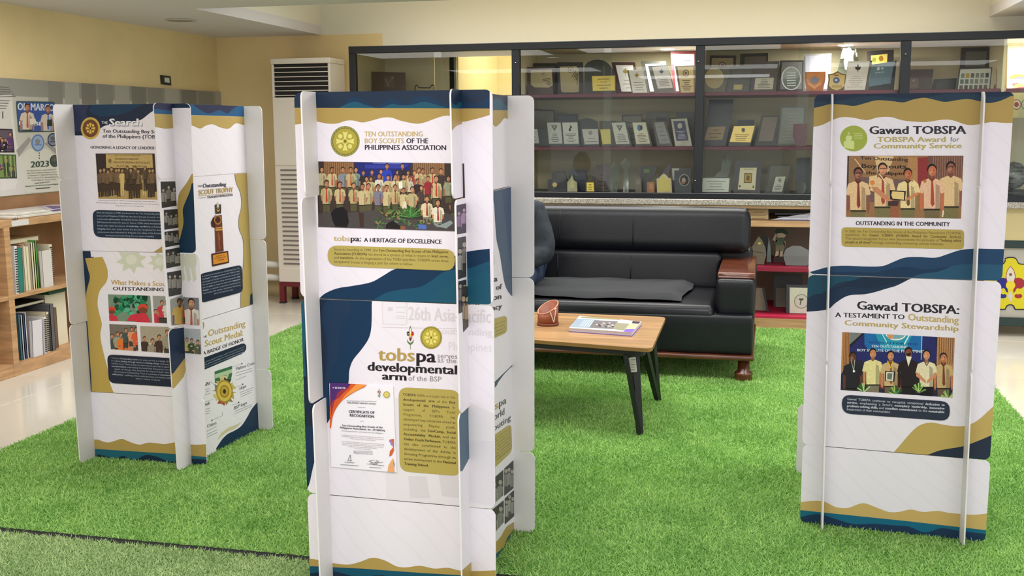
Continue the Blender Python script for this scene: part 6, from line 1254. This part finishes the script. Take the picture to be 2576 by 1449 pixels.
skinmesh('jeans', ['pel', 'hipr', 'knr', 'mdr', 'anr', 'hipl', 'knl', 'mdl', 'anl'], [('pel', 'hipr'), ('hipr', 'knr'), ('knr', 'mdr'), ('mdr', 'anr'), ('pel', 'hipl'), ('hipl', 'knl'), ('knl', 'mdl'), ('mdl', 'anl')], M_JEAN, per, 'pel', scale=1.06)
# hood lying around the neck
bm = bmesh.new(); R0 = []
for i in range(20):
    t = 2*math.pi*i/20; ring = []
    for k in range(8):
        s = 2*math.pi*k/8; rr_ = .122+.042*math.cos(s); z_ = .045*math.sin(s)
        ring.append(bm.verts.new((-1.625+rr_*math.cos(t)*1.0, 6.70+rr_*math.sin(t)*.95, 1.0+z_+.05*math.sin(t)+.012*math.sin(3*t))))
    R0.append(ring)
for i in range(20):
    for k in range(8): bm.faces.new((R0[i][k], R0[(i+1) % 20][k], R0[(i+1) % 20][(k+1) % 8], R0[i][(k+1) % 8]))
bmobj('hood', bm, M_HOOD, per, True)
# head with face, bent down over the hands
hc = Vector((-1.65, 6.575, 1.17)); tilt = Matrix.Rotation(math.radians(32), 3, 'X')
def head():
    bm = bmesh.new(); bmesh.ops.create_uvsphere(bm, u_segments=24, v_segments=16, radius=1)
    for v in bm.verts:
        x, y, z = v.co; sx = .074*(1-.22*max(0, -z)**1.4); sy = .094*(1-.1*max(0, -z)); v.co = (x*sx, y*sy, z*.112)
        if y < -.5: v.co.y += .006*(1-abs(z))
        if y < -.75 and abs(x) < .22 and -.35 < z < .15: v.co.y -= .022*(1-abs(x)/.22)
        if y < -.6 and abs(abs(x)-.38) < .16 and .02 < z < .3: v.co.y += .008
        if y < -.6 and abs(x) < .35 and -.62 < z < -.42: v.co.y -= .006
    bmesh.ops.rotate(bm, cent=(0, 0, 0), matrix=tilt, verts=bm.verts); bmesh.ops.translate(bm, vec=hc, verts=bm.verts)
    return bmobj('head', bm, M_SKIN, per, True)
hd = head()
def onhead(v): return hc+tilt @ Vector(v)
for s in (-1, 1):
    bm = bmesh.new(); bmesh.ops.create_uvsphere(bm, u_segments=10, v_segments=8, radius=1); bmesh.ops.scale(bm, vec=(.012, .008, .007), verts=bm.verts); bmesh.ops.rotate(bm, cent=(0, 0, 0), matrix=tilt, verts=bm.verts); bmesh.ops.translate(bm, vec=onhead((s*.028, -.083, .014)), verts=bm.verts); bmobj('eye', bm, mat('eye', (30, 22, 20), .2), hd, True)
    bm = bmesh.new(); bmesh.ops.create_uvsphere(bm, u_segments=10, v_segments=8, radius=1); bmesh.ops.scale(bm, vec=(.009, .018, .03), verts=bm.verts); bmesh.ops.rotate(bm, cent=(0, 0, 0), matrix=tilt, verts=bm.verts); bmesh.ops.translate(bm, vec=onhead((s*.074, .004, -.004)), verts=bm.verts); bmobj('ear', bm, M_SKIN, hd, True)
tube('mouth', [onhead((-.024, -.084, -.056)), onhead((0, -.092, -.058)), onhead((.024, -.084, -.056))], .0035, mat('lips', (140, 80, 70), .5), hd, 6)
bm = bmesh.new(); bmesh.ops.create_uvsphere(bm, u_segments=24, v_segments=16, radius=1)
bmesh.ops.delete(bm, geom=[v for v in bm.verts if (v.co.y < -.25 and v.co.z < .45) or v.co.z < -.35], context='VERTS')
for v in bm.verts: v.co = Vector((v.co.x*.083, v.co.y*.102+.004, v.co.z*.122+.004))*(1+.02*math.sin(v.co.x*40+v.co.z*30))
bmesh.ops.rotate(bm, cent=(0, 0, 0), matrix=tilt, verts=bm.verts); bmesh.ops.translate(bm, vec=hc, verts=bm.verts); hr = bmobj('hair', bm, mat('black_hair', (22, 20, 20), .6, bump=.4, bscale=120), per, True)
so = hr.modifiers.new('so', 'SOLIDIFY'); so.thickness = .006
# hands with five fingers each, and the phone they hold
for s, k in ((1, 'r'), (-1, 'l')):
    wx, wy, wz = J['wr'+k][:3]; px_ = -1.62+s*.045; ex = {'w': (wx, wy, wz, .026), 'p': (px_+s*.025, wy-.065, wz+.012, .03)}; names = ['w', 'p']; ed = [('w', 'p')]
    for i, (dx, L) in enumerate(((-.024, .068), (-.008, .078), (.008, .074), (.023, .058))):
        b = Vector((px_+s*.02+dx*.6, wy-.085, wz+.018+dx*.9)); a1 = 'a%d' % i; a2 = 'b%d' % i; a3 = 'c%d' % i
        ex[a1] = (*b, .0095); ex[a2] = (b.x-s*L*.35, b.y-L*.4, b.z-.006, .0088); ex[a3] = (b.x-s*L*.75, b.y-L*.18, b.z-.012, .0078); names += [a1, a2, a3]; ed += [('p', a1), (a1, a2), (a2, a3)]
    ex['t1'] = (px_, wy-.05, wz+.035, .011); ex['t2'] = (px_-s*.022, wy-.085, wz+.05, .0095); names += ['t1', 't2']; ed += [('p', 't1'), ('t1', 't2')]
    skinmesh('hand', names, ed, M_SKIN, per, 'p', 1, 1, ex)
for s in (1, -1):
    x = -1.62+s*.155; bm = bmesh.new(); add_box(bm, (x-.048, 6.10, .011), (x+.048, 6.36, .085)); bmesh.ops.subdivide_edges(bm, edges=bm.edges[:], cuts=2, use_grid_fill=True)
    for v in bm.verts:
        if v.co.z > .05: v.co.z -= .035*max(0, (6.3-v.co.y)/.2)
    o = bmobj('shoe', bm, mat('white_sneaker', (196, 194, 190), .6), per, True); bv = o.modifiers.new('b', 'SUBSURF'); bv.levels = bv.render_levels = 2
o = box('mobile_phone', (-1.66, 6.33, .683), (-1.58, 6.39, .83), mat('phone_black', (20, 22, 26), .2), None, bev=.006, rot=Matrix.Rotation(math.radians(48), 3, 'X')); tag(o, 'black mobile phone held in the seated person\'s hands', 'phone')

# ================================================================== COFFEE TABLE
TZ = .45
tb = empty('coffee_table', (-1.1, 5.5, .009), 'oak topped coffee table with black splayed legs in front of the sofa', 'coffee table')
TR_, TL_ = -.517, -1.78
q = [(TR_+.004, 5.045), (TR_-.01, 5.945), (TL_, 5.965), (TL_, 5.26)]
pt_ = Pl((0, 0, TZ), (1, 0, 0), (0, 1, 0), (0, 0, 1))
M_OAK = mat('oak_top', (176, 136, 90), .38, noise=.26, nscale=3.5, stretch=(.5, 6, 6), coat=.25)
top_poly = rquad(q, .06, 5)
prism('tabletop', pt_, top_poly, -.018, 0, [M_OAK, mat('oak_edge', (150, 112, 62), .4)], tb)
inn = [(x*.94+(-1.14)*.06, y*.94+5.5*.06) for x, y in top_poly]
prism('under_frame', pt_, inn, -.045, -.018, mat('black_paint', (22, 24, 26), .5), tb)
M_LEG = mat('black_leg', (26, 27, 30), .35, noise=.2, nscale=20, stretch=(6, 6, .5))
def leg(ft, tops):
    bm = bmesh.new()
    for t_ in tops:
        A = Vector((ft[0], ft[1], .009)); B = Vector((t_[0], t_[1], TZ-.04)); d = (B-A).normalized(); s = d.cross(Vector((0, 0, 1))).normalized(); n_ = d.cross(s)
        vs = []
        for Pp, w_, h_ in ((A, .014, .011), (B, .021, .011)):
            for a_, b_ in ((-1, -1), (1, -1), (1, 1), (-1, 1)): vs.append(bm.verts.new(Pp+s*w_*a_+n_*h_*b_))
        for f_ in ((0, 1, 2, 3), (4, 7, 6, 5), (0, 4, 5, 1), (1, 5, 6, 2), (2, 6, 7, 3), (3, 7, 4, 0)): bm.faces.new([vs[i] for i in f_])
    return bmobj('leg', bm, M_LEG, tb)
_a, _b, _c, _d = back((1574, 893), z=.41), back((1595, 890), z=.41), bY((1612, 870), 5.62), bY((1638, 870), 5.72)
lg = leg((-.567, 5.075), ((_a.x, _a.y), (_b.x, _b.y+.02)))
leg((-.547, 5.765), ((_c.x, 5.62), (_d.x, 5.72))); leg((-1.72, 5.3), ((-1.6, 5.42), (-1.68, 5.45))); leg((-1.72, 5.9), ((-1.6, 5.78), (-1.68, 5.75)))
pls = Pl((0, 5.012, 0), (1, 0, 0), (0, .22, 1), (0, -1, .22)); a = Art(pls, None, .001); zt = Z(1340, 740, 3.814)
a.poly(zt((920, 610), (988, 604), (1002, 745), (935, 752)), (214, 212, 196)); a.layer()
for k in range(5): a.line(*zt((945, 630+k*24), (985, 628+k*24)), 1.4 if k % 2 else 3, (150, 148, 136), new=False)
a.build('sticker', lg)
# magazine
pm = Pl((0, 0, TZ+.022), (1, 0, 0), (0, 1, 0), (0, 0, 1)); zt = Z(1340, 740, 3.814)
mq = [pm.px(p) for p in zt((352, 322), (880, 352), (1040, 262), (450, 208))]
mq[1] = pm.px(zt((950, 365))[0])
mg = empty('magazine', (*mq[0], TZ), 'thick purple edged book with black and white photo cover on the coffee table', 'book')
prism('pages', pm, mq, -.0185, -.003, mat('page_block', (206, 200, 206), .7), mg); mo = [(x+(x-sum(p[0] for p in mq)/4)*.012, y+(y-sum(p[1] for p in mq)/4)*.012) for x, y in mq]
prism('back_cover', pm, mo, -.0215, -.0185, mat('purple_cover', (120, 96, 190), .4), mg); prism('front_cover', pm, mo, -.003, 0, mat('cover_white', (206, 206, 206), .35), mg)
a = Art(pm, mo, .0003)
a.poly(zt((420, 235), (640, 246), (560, 325), (360, 315)), (150, 166, 180)); a.poly(zt((590, 250), (820, 262), (770, 335), (545, 322)), (120, 116, 116)); a.poly(zt((800, 275), (935, 285), (880, 350), (770, 335)), (150, 146, 120)); a.poly(zt((930, 285), (1030, 290), (960, 360), (870, 355)), (200, 206, 150)); a.poly(zt((890, 335), (990, 335), (950, 368), (870, 358)), (130, 100, 200)); a.poly(zt((960, 258), (1035, 264), (1015, 285), (950, 280)), (70, 50, 56)); a.poly(zt((470, 215), (840, 235), (835, 248), (465, 228)), (150, 146, 110))
rr = random.Random(6)
for k in range(16): a.ell(zt((rr.uniform(600, 780), rr.uniform(275, 315)))[0], 3, 1.6, rr.choice([(206, 190, 186), (170, 150, 150), (60, 56, 60)]), n=7)
for k in range(5): a.line(*zt((500+k*22, 250), (450+k*22, 312)), 1.4, (206, 214, 220))
a.build('cover_print', mg)
# slanted brown leather cup / neckerchief ring
cp = empty('leather_cup', (-1.135, 5.55, TZ), 'brown slant topped leather pen cup with white V stitching on the coffee table', 'cup')
M_L = mat('brown_leather', (140, 72, 42), .45, noise=.15, nscale=30); cc = Vector((-1.128, 5.57, TZ)); rad = .056
bm = bmesh.new(); n = 28; ri = []
for r_, zf_ in ((rad, 0), (rad, 1), (rad-.007, 1), (rad-.007, 0)):
    ring = []
    for k in range(n):
        t = 2*math.pi*k/n; h = .096+.032*math.cos(t-.9) ; z_ = .006 if zf_ == 0 else h
        ring.append(bm.verts.new(cc+Vector((r_*math.cos(t), r_*math.sin(t), z_))))
    ri.append(ring)
for j in range(3):
    for k in range(n): bm.faces.new((ri[j][k], ri[j][(k+1) % n], ri[j+1][(k+1) % n], ri[j+1][k]))
bm.faces.new(ri[3]); bm.faces.new(ri[0][::-1]); bmobj('body', bm, M_L, cp, True)
lathe('base_ring', [(rad+.003, 0), (rad+.004, .012), (rad, .014)], cc+Vector((0, 0, .0005)), mat('leather_dark', (110, 54, 34), .5), cp, 28)
tube('rim', [cc+Vector((rad*.97*math.cos(t), rad*.97*math.sin(t), (.097+.032*math.cos(t-.9)))) for t in [2*math.pi*k/28 for k in range(29)]], .0035, mat('rim_leather', (196, 140, 104), .5), cp, 6)
def stitch(t, z): return cc+Vector(((rad+.001)*math.cos(t), (rad+.001)*math.sin(t), z))
for (t0, z0), (t1, z1) in (((-1.15, .078), (-.8, .022)), ((-.8, .022), (-.55, .088)), ((-.75, .092), (-.5, .096))):
    tube('stitching', [stitch(t0+(t1-t0)*k/5, z0+(z1-z0)*k/5) for k in range(6)], .0026, mat('white_stitch', (226, 214, 196), .6), cp, 6)

# ================================================================== FLOOR AIR CONDITIONER
ac = empty('air_conditioner', (-3.85, 8.65, 0), 'tall white floor standing air conditioner on a dark red metal stand', 'air conditioner')
M_AC = mat('ac_plastic', (222, 214, 204), .4); ax0, ax1, ay0, ay1 = -4.118, -3.585, 8.5, 8.82; az0, az1 = .19, 2.095; M_DK = mat('ac_dark', (12, 12, 16), .5)
bm = bmesh.new(); add_box(bm, (ax0, ay0+.03, az0), (ax1, ay1, az1)); bmobj('body', bm, M_AC, ac)
for n_, a_, b_ in (('front_panel', (ax0, ay0, 1.2), (ax1, ay0+.03, 1.775)), ('front_panel', (ax0, ay0, az0), (ax1, ay0+.03, .31)), ('top_cap', (ax0-.004, ay0-.004, 2.055), (ax1+.004, ay1+.002, az1+.005)), ('vent_jamb', (ax0, ay0, 1.775), (ax0+.02, ay0+.03, 2.055)), ('vent_jamb', (ax1-.02, ay0, 1.775), (ax1, ay0+.03, 2.055))): box(n_, a_, b_, M_AC, ac, bev=.004)
box('vent_recess', (ax0+.02, ay0+.02, 1.775), (ax1-.02, ay0+.031, 2.055), M_DK, ac)
for k in range(7): box('vent_slat', (ax0+.02, ay0+.002, 1.79+k*.0385), (ax1-.02, ay0+.022, 1.796+k*.0385), M_AC, ac)
box('intake_grille', (ax0, ay0+.006, .31), (ax1, ay0+.03, 1.2), M_AC, ac)
for k in range(21): box('grille_slot', (ax0+.05, ay0+.0, .345+k*.0405), (ax1-.05, ay0+.0065, .358+k*.0405), mat('slot_grey', (120, 108, 108), .6), ac)
M_RED = mat('dark_red_steel', (104, 26, 36), .45)
st = box('stand_frame', (ax0+.0, ay0, .15), (ax1, ay1-.02, .188), M_RED, ac)
for x in (ax0+.0, ax1-.05):
    for y in (ay0, ay1-.07):
        l = box('stand_leg', (x, y, .012), (x+.045, y+.045, .15), M_RED, ac); box('rubber_foot', (x-.003, y-.003, 0), (x+.048, y+.048, .016), mat('rubber', (40, 36, 32), .8), l)
for z_ in (.33, .215): tube('drain_pipe', [(ax0+.01, 8.57, z_), (ax0-.25, 8.57, z_+.005), (ax0-.5, 8.57, z_+.01), (XL+.03, 8.575, z_+.02)], .03, mat('white_pipe', (206, 202, 194), .5), ac, 12)
# ================================================================== BOOKCASE ALONG THE LEFT WALL
bc = empty('bookcase', (-4.67, 6.4, 0), 'long low oak bookcase with open shelves along the left wall', 'bookcase')
bx0, bx1, by0, by1 = XL+.005, -4.49, 4.3, 7.6
for n_, z0, z1 in (('plinth', 0, .062), ('shelf', .478, .503), ('top_shelf', .92, .965)): box(n_, (bx0, by0, z0), (bx1, by1, z1), M_WOODX if 0 else M_WOOD, bc, bev=.002)
box('bottom_shelf', (bx0, by0, .062), (bx1-.0, by1, .078), M_WOOD, bc)
box('back_panel', (bx0, by0, .08), (bx0+.012, by1, 1.075), mat('oak_back', (150, 112, 78), .6, noise=.15, nscale=6), bc)
for y in (by0, 4.9, 5.552, 6.6, by1-.03): box('upright', (bx0, y, .0), (bx1+.004, y+.05, .967), M_WOOD, bc, bev=.002)
box('label_card', (bx1+.001, 5.625, .925), (bx1+.004, 5.78, .96), mat('card_white', (206, 204, 200), .6), bc)
lc = Art(Pl((bx1+.004, 0, 0), (0, 1, 0), (0, 0, 1), (1, 0, 0)), None, .0005); lc.text('101', (30, 554), (46, 553), 6, (60, 56, 60), True); lc.build('card_number', bc)
o = box('wooden_locker', (XL+.02, 8.62, 0), (-4.49, 8.9, 1.17), mat('dark_oak', (120, 90, 58), .5, noise=.2, nscale=8), None, bev=.004); tag(o, 'narrow brown wooden locker in the corner left of the air conditioner', 'locker')
box('door', (-4.49, 8.64, .3), (-4.482, 8.88, .98), mat('dark_oak2', (86, 62, 42), .5), o)
box('pale_band', (-4.49, 8.64, 1.02), (-4.484, 8.88, 1.06), M_WOOD, o)
# books: (y0, thickness, height, depth, x inset, colour, label)
sh1, sh0 = .503, .078
def book(y0, th, h, d, inset, col, z0, label, lean=0, pages=True, spiral=False, grp='books and folders on the left wall bookcase'):
    x1 = bx1-.012-inset; x0 = x1-d; t = empty('book', (x1-d/2, y0+th/2, z0), label, 'book', grp)
    M = mat('cover_%d_%d_%d' % col, col, .55); rot = Matrix.Rotation(lean, 3, 'X') if lean else None; pv = (x1, y0, z0)
    box('cover', (x0, y0, z0+.001), (x1, y0+min(.003, th*.2), z0+h), M, t, rot=rot, piv=pv); box('cover', (x0, y0+th-min(.003, th*.2), z0+.001), (x1, y0+th, z0+h), M, t, rot=rot, piv=pv)
    box('spine', (x1-.003, y0, z0+.001), (x1, y0+th, z0+h), M, t, rot=rot, piv=pv)
    box('pages', (x0+.003, y0+min(.003, th*.2), z0+.004), (x1-.003, y0+th-min(.003, th*.2), z0+h-.004), mat('paper_block', (222, 214, 190), .8), t, rot=rot, piv=pv)
    if spiral:
        bm = bmesh.new()
        for k in range(18): add_box(bm, (x1-.001, y0+th*.2, z0+.012+k*(h-.02)/18), (x1+.005, y0+th*.9, z0+.018+k*(h-.02)/18))
        if rot is not None: bmesh.ops.rotate(bm, cent=pv, matrix=rot, verts=bm.verts[:])
        bmobj('binding_comb', bm, mat('black_comb', (30, 30, 34), .4), t)
W_, C_R, TL2 = (226, 222, 222), (214, 204, 176), (40, 120, 106)
y = 5.625
for th, h, d, ins, col, lab, sp, ln in ((.025, .30, .2, .0, W_, 'white comb bound report at the left end of the upper shelf', True, -.04), (.05, .28, .2, .01, TL2, 'green folder standing beside the white comb bound report', False, -.03), (.026, .285, .24, .02, (150, 140, 124), 'grey cream booklet leaning against the green folder', False, 0), (.022, .285, .24, .02, C_R, 'first of the cream booklets on the upper shelf', False, 0), (.022, .28, .24, .02, C_R, 'second of the cream booklets on the upper shelf', False, 0), (.03, .29, .22, .07, (176, 150, 104), 'tan book set back behind the cream booklets', False, 0), (.02, .30, .24, .03, C_R, 'thin upright cream pamphlet near the display stand', False, 0), (.016, .295, .24, .03, (196, 206, 150), 'thin pale green pamphlet near the display stand', False, 0), (.016, .31, .24, .03, (90, 160, 70), 'bright green pamphlet near the display stand', False, 0), (.1, .24, .02, .0, (206, 200, 196), 'wide white file box front on the upper shelf', False, 0), (.03, .27, .2, .02, C_R, 'cream report behind the left display stand on the upper shelf', True, 0)):
    y += .003 if not ln else .012; book(y, th, h, d, ins, col, sh1, lab, ln, spiral=sp); y += th
for (yy0, yy1, z, h, col, lab) in ((5.72, 5.99, sh1+.30, .03, (186, 160, 116), 'tan book lying flat across the upper shelf books'), (5.80, 5.93, sh1+.285, .014, (150, 40, 40), 'red booklet lying flat across the upper shelf books'), (5.72, 6.0, sh0+.315, .022, (26, 26, 30), 'black folder lying flat across the lower shelf books')):
    t = empty('book', (-4.66, (yy0+yy1)/2, z), lab, 'book', 'books and folders on the left wall bookcase'); M = mat('cover_%d_%d_%d' % col, col, .55)
    box('cover', (-4.80, yy0, z+.0), (-4.58, yy1, z+.003), M, t); box('cover', (-4.80, yy0, z+h-.003), (-4.58, yy1, z+h), M, t); box('pages', (-4.79, yy0+.003, z+.003), (-4.585, yy1-.003, z+h-.003), mat('paper_block', (222, 214, 190), .8), t)
y = 5.66
for th, h, d, ins, col, lab, sp, ln in ((.02, .29, .22, .02, (60, 96, 110), 'slate blue thin book at the left end of the lower shelf', False, 0), (.014, .285, .22, .02, (196, 206, 206), 'pale blue thin book at the left end of the lower shelf', False, 0), (.018, .29, .22, .02, (50, 60, 100), 'navy thin book at the left end of the lower shelf', False, 0), (.012, .295, .22, .02, W_, 'thin white book right of the navy one', False, 0), (.10, .235, .02, .0, (206, 204, 208), 'large white report cover facing out on the lower shelf', False, -.05), (.022, .24, .2, .0, W_, 'white comb bound report on the lower shelf', True, -.05), (.03, .265, .2, .01, C_R, 'cream comb bound report on the lower shelf', True, -.05), (.02, .26, .2, .04, (206, 190, 110), 'yellow edged book set back on the lower shelf', False, 0), (.035, .31, .24, .01, (90, 88, 96), 'tall grey box file on the lower shelf', False, 0), (.08, .27, .2, .05, (110, 84, 66), 'brown book behind the left display stand on the lower shelf', False, 0)):
    y += .003 if not ln else .014; book(y, th, h, d, ins, col, sh0, lab, ln, spiral=sp); y += th
o = box('green_binder', (-4.8, 6.02, sh0+.36), (-4.56, 6.25, sh0+.385), mat('green_cover', (30, 76, 50), .5)); tag(o, 'dark green binder lying flat high on the lower bookcase shelf', 'binder')
box('riser', (-4.8, 6.03, sh0), (-4.6, 6.24, sh0+.36), mat('paper_block', (222, 214, 190), .8), o)
# folded tarpaulin banner on the bookcase top
tp = empty('folded_banner', (-4.66, 6.1, .966), 'folded purple and white tarpaulin banner lying on the bookcase top', 'banner')
bw = box('sheet', (-4.80, 5.66, .9665), (-4.5, 6.5, .984), mat('banner_white', (212, 208, 198), .4, noise=.15, nscale=12), tp, bev=.004); sh = box('sheet', (-4.80, 5.68, .984), (-4.502, 6.45, 1.0), mat('banner_white', (212, 208, 198), .4), tp, bev=.004)
for pl_, cl_2 in ((Pl((0, 0, 1.0), (1, 0, 0), (0, 1, 0), (0, 0, 1)), [(-4.798, 5.684), (-4.506, 5.684), (-4.506, 6.446), (-4.798, 6.446)]), (Pl((-4.502, 0, 0), (0, 1, 0), (0, 0, 1), (1, 0, 0)), [(5.684, .987), (6.446, .987), (6.446, .998), (5.684, .998)])):
    a = Art(pl_, cl_2, .0006); v = Z(0, 480, 2.9)
    a.poly(v((40, 92), (200, 72), (600, 60), (600, 150), (390, 150), (190, 92), (50, 100)), (104, 84, 140)); a.poly(v((200, 96), (330, 90), (600, 88), (600, 112), (330, 112), (395, 140), (370, 142)), (196, 186, 200)); a.build('banner_print', sh)
# ================================================================== NOTICE BOARD AND SWITCH
nb = empty('notice_board', (XL+.02, 6.6, 1.08), 'long printed notice board with photos and year 2023 on the left wall', 'notice board')
box('panel', (XL+.003, 4.2, 1.085), (XL+.02, 8.99-.06, 1.845), mat('board_print_base', (190, 186, 176), .5), nb)
plx = Pl((XL+.02, 0, 1.085), (0, 1, 0), (0, 0, 1), (1, 0, 0)); cl_ = [(4.2, 0), (8.93, 0), (8.93, .76), (4.2, .76)]
zn = Z(0, 190, 4.675)
def nbart(n, f, m_=None, base=.0006): a = Art(plx, cl_, base); f(a); return a.build(n, nb, m_)
def f(a):
    a.poly([(0, 192), (560, 230), (560, 265), (0, 240)], (150, 148, 140))
    for k in range(11): x = 120+k*42; a.poly([(x, 200+k*2.6), (x+36, 203+k*2.6), (x+38, 262), (x+2, 262)], [(140, 138, 132), (170, 168, 160), (128, 126, 120)][k % 3])
    a.poly([(0, 240), (30, 235), (36, 340), (62, 420), (62, 490), (0, 494)], (206, 202, 196)); a.poly(zn((100, 300), (140, 300), (200, 880), (170, 900)), (212, 208, 202)); a.poly(zn((190, 880), (340, 720), (370, 760), (220, 960)), (150, 148, 144)); a.poly(zn((520, 800), (560, 780), (700, 900), (700, 960)), (150, 148, 144))
    a.poly(zn((220, 960), (340, 860), (560, 860), (700, 1000), (700, 1360), (300, 1380)), (206, 204, 192)); a.poly(zn((0, 1215), (150, 1210), (210, 1230), (180, 1330), (0, 1350)), (214, 210, 206))
nbart('background_print', f)
def ph1(a):
    q = zn((182, 300), (638, 308), (658, 660), (210, 668)); a.poly(rquad(q, .06), (60, 84, 78)); q = zn((196, 312), (626, 320), (645, 650), (222, 656)); a.poly(q, (58, 84, 150))
    a.text('OLI MARCO', *zn((200, 405), (636, 418)), 18, (206, 210, 216), True, True); a.text('MABEE', *zn((215, 580), (560, 592)), 10, (206, 210, 216), True, True)
    for x, y, h, c in ((316, 330, 84, (206, 190, 170)), (560, 350, 84, (200, 186, 176))): p = zn((x, y))[0]; person(a, p[0], p[1], h/4.675, c, q, skin=(176, 116, 92), scarf=(176, 90, 90) if x < 400 else (70, 110, 190), pants=(110, 110, 90), tot=6)
    a.poly(zn((345, 510), (410, 505), (425, 560), (350, 580)), (214, 206, 190), q); a.poly(zn((550, 520), (610, 515), (612, 595), (548, 595)), (50, 56, 52), q)
nbart('photograph', ph1, INKP, .003)
nbart('photograph', lambda a: (a.poly(zn((-60, 622), (142, 630), (168, 905), (-60, 905)), (50, 44, 56)), photo_mix(zn((-60, 640), (132, 645), (155, 890), (-60, 890)), [(90, 60, 110), (206, 200, 200), (40, 36, 44)], (96, 84, 96), 31, 6)(a)), INKP, .003)
nbart('photograph', lambda a: (a.poly(zn((-60, 926), (182, 930), (196, 1208), (-60, 1212)), (50, 70, 50)), photo_mix(zn((-60, 938), (170, 942), (184, 1196), (-60, 1198)), [(110, 60, 120), (60, 60, 66)], (120, 140, 80), 32, 3)(a), [a.line(zn((30+k*28, 940))[0], zn((50+k*26, 1190))[0], 3, (150, 160, 110) if k % 2 else (70, 90, 50), zn((-60, 938), (170, 942), (184, 1196), (-60, 1198))) for k in range(6)]), INKP, .003)
def f(a):
    for (x, y, rx, ry, c) in ((442, 792, 75, 100, (90, 120, 170)), (618, 755, 62, 78, (46, 56, 84)), (640, 1004, 58, 70, (44, 56, 54))):
        p = zn((x, y))[0]; a.ell(p, rx/4.675, ry/4.675, c, n=22); a.ell(p, rx*.84/4.675, ry*.84/4.675, mixc(c, (200, 206, 210), .5 if c[0] > 44 else .2), n=20); a.ell((p[0]-1, p[1]-3), rx*.4/4.675, ry*.35/4.675, mixc(c, (180, 150, 90), .4), n=10); a.line((p[0]-rx*.6/4.675, p[1]+5), (p[0]+rx*.6/4.675, p[1]+5), 2, c)
nbart('badge', f, None, .003)
def f(a):
    K = (60, 76, 66); a.text('2023', *zn((356, 1082), (578, 1068)), 15, K, True); a.text('1', *zn((10, 505), (48, 508)), 18, (80, 84, 84), True)
    a.layer()
    for k in range(3): a.ell(zn((458, 912+k*30))[0], 1.5, 1.8, K, n=6, new=False)
    a.lines(['The Boy Scouts national board', 'that held at Manila Philippines from', 'on September 9-17, 2023 with World Scouts', 'Bureau Centre of Ten Outstanding Scouts', ('of the Philippines, Scouters Award', .1, .9)], zn((305, 1128))[0], zn((330, 1240))[0], zn((650, 1110))[0], zn((690, 1225))[0], 3.2, K)
    a.lines(['Chief Scout of the', 'Chairperson of the World Scout Bureau Philippines'], zn((400, 1275))[0], zn((290, 1310))[0], zn((580, 1255))[0], zn((690, 1280))[0], 3, K, bold=True); a.line(*zn((415, 1330), (585, 1318)), 2, K)
    for k in range(5): a.line(*zn((-20, 130+k*30), (100+k*20, 140+k*26)), 1.6, (110, 108, 104))
    for k in range(4): a.line(*zn((-20, 290+k*32), (110-k*14, 298+k*30)), 1.6, (110, 108, 104))
nbart('lettering', f, None, .003)
sw = empty('wall_switch', bX((414, 201), XL), 'black framed square wall switch above the notice board', 'wall switch')
pw = Pl((XL, 0, 0), (0, 1, 0), (0, 0, 1), (1, 0, 0))
prism('plate', pw, [pw.px(p) for p in ((402, 189), (426, 191.5), (428, 215), (404, 212))], .0005, .012, mat('switch_black', (40, 46, 40), .4), sw)
prism('rocker', pw, [pw.px(p) for p in ((410, 195), (421, 196), (422.5, 208.5), (411, 207))], .012, .017, mat('switch_white', (206, 208, 200), .4), sw)
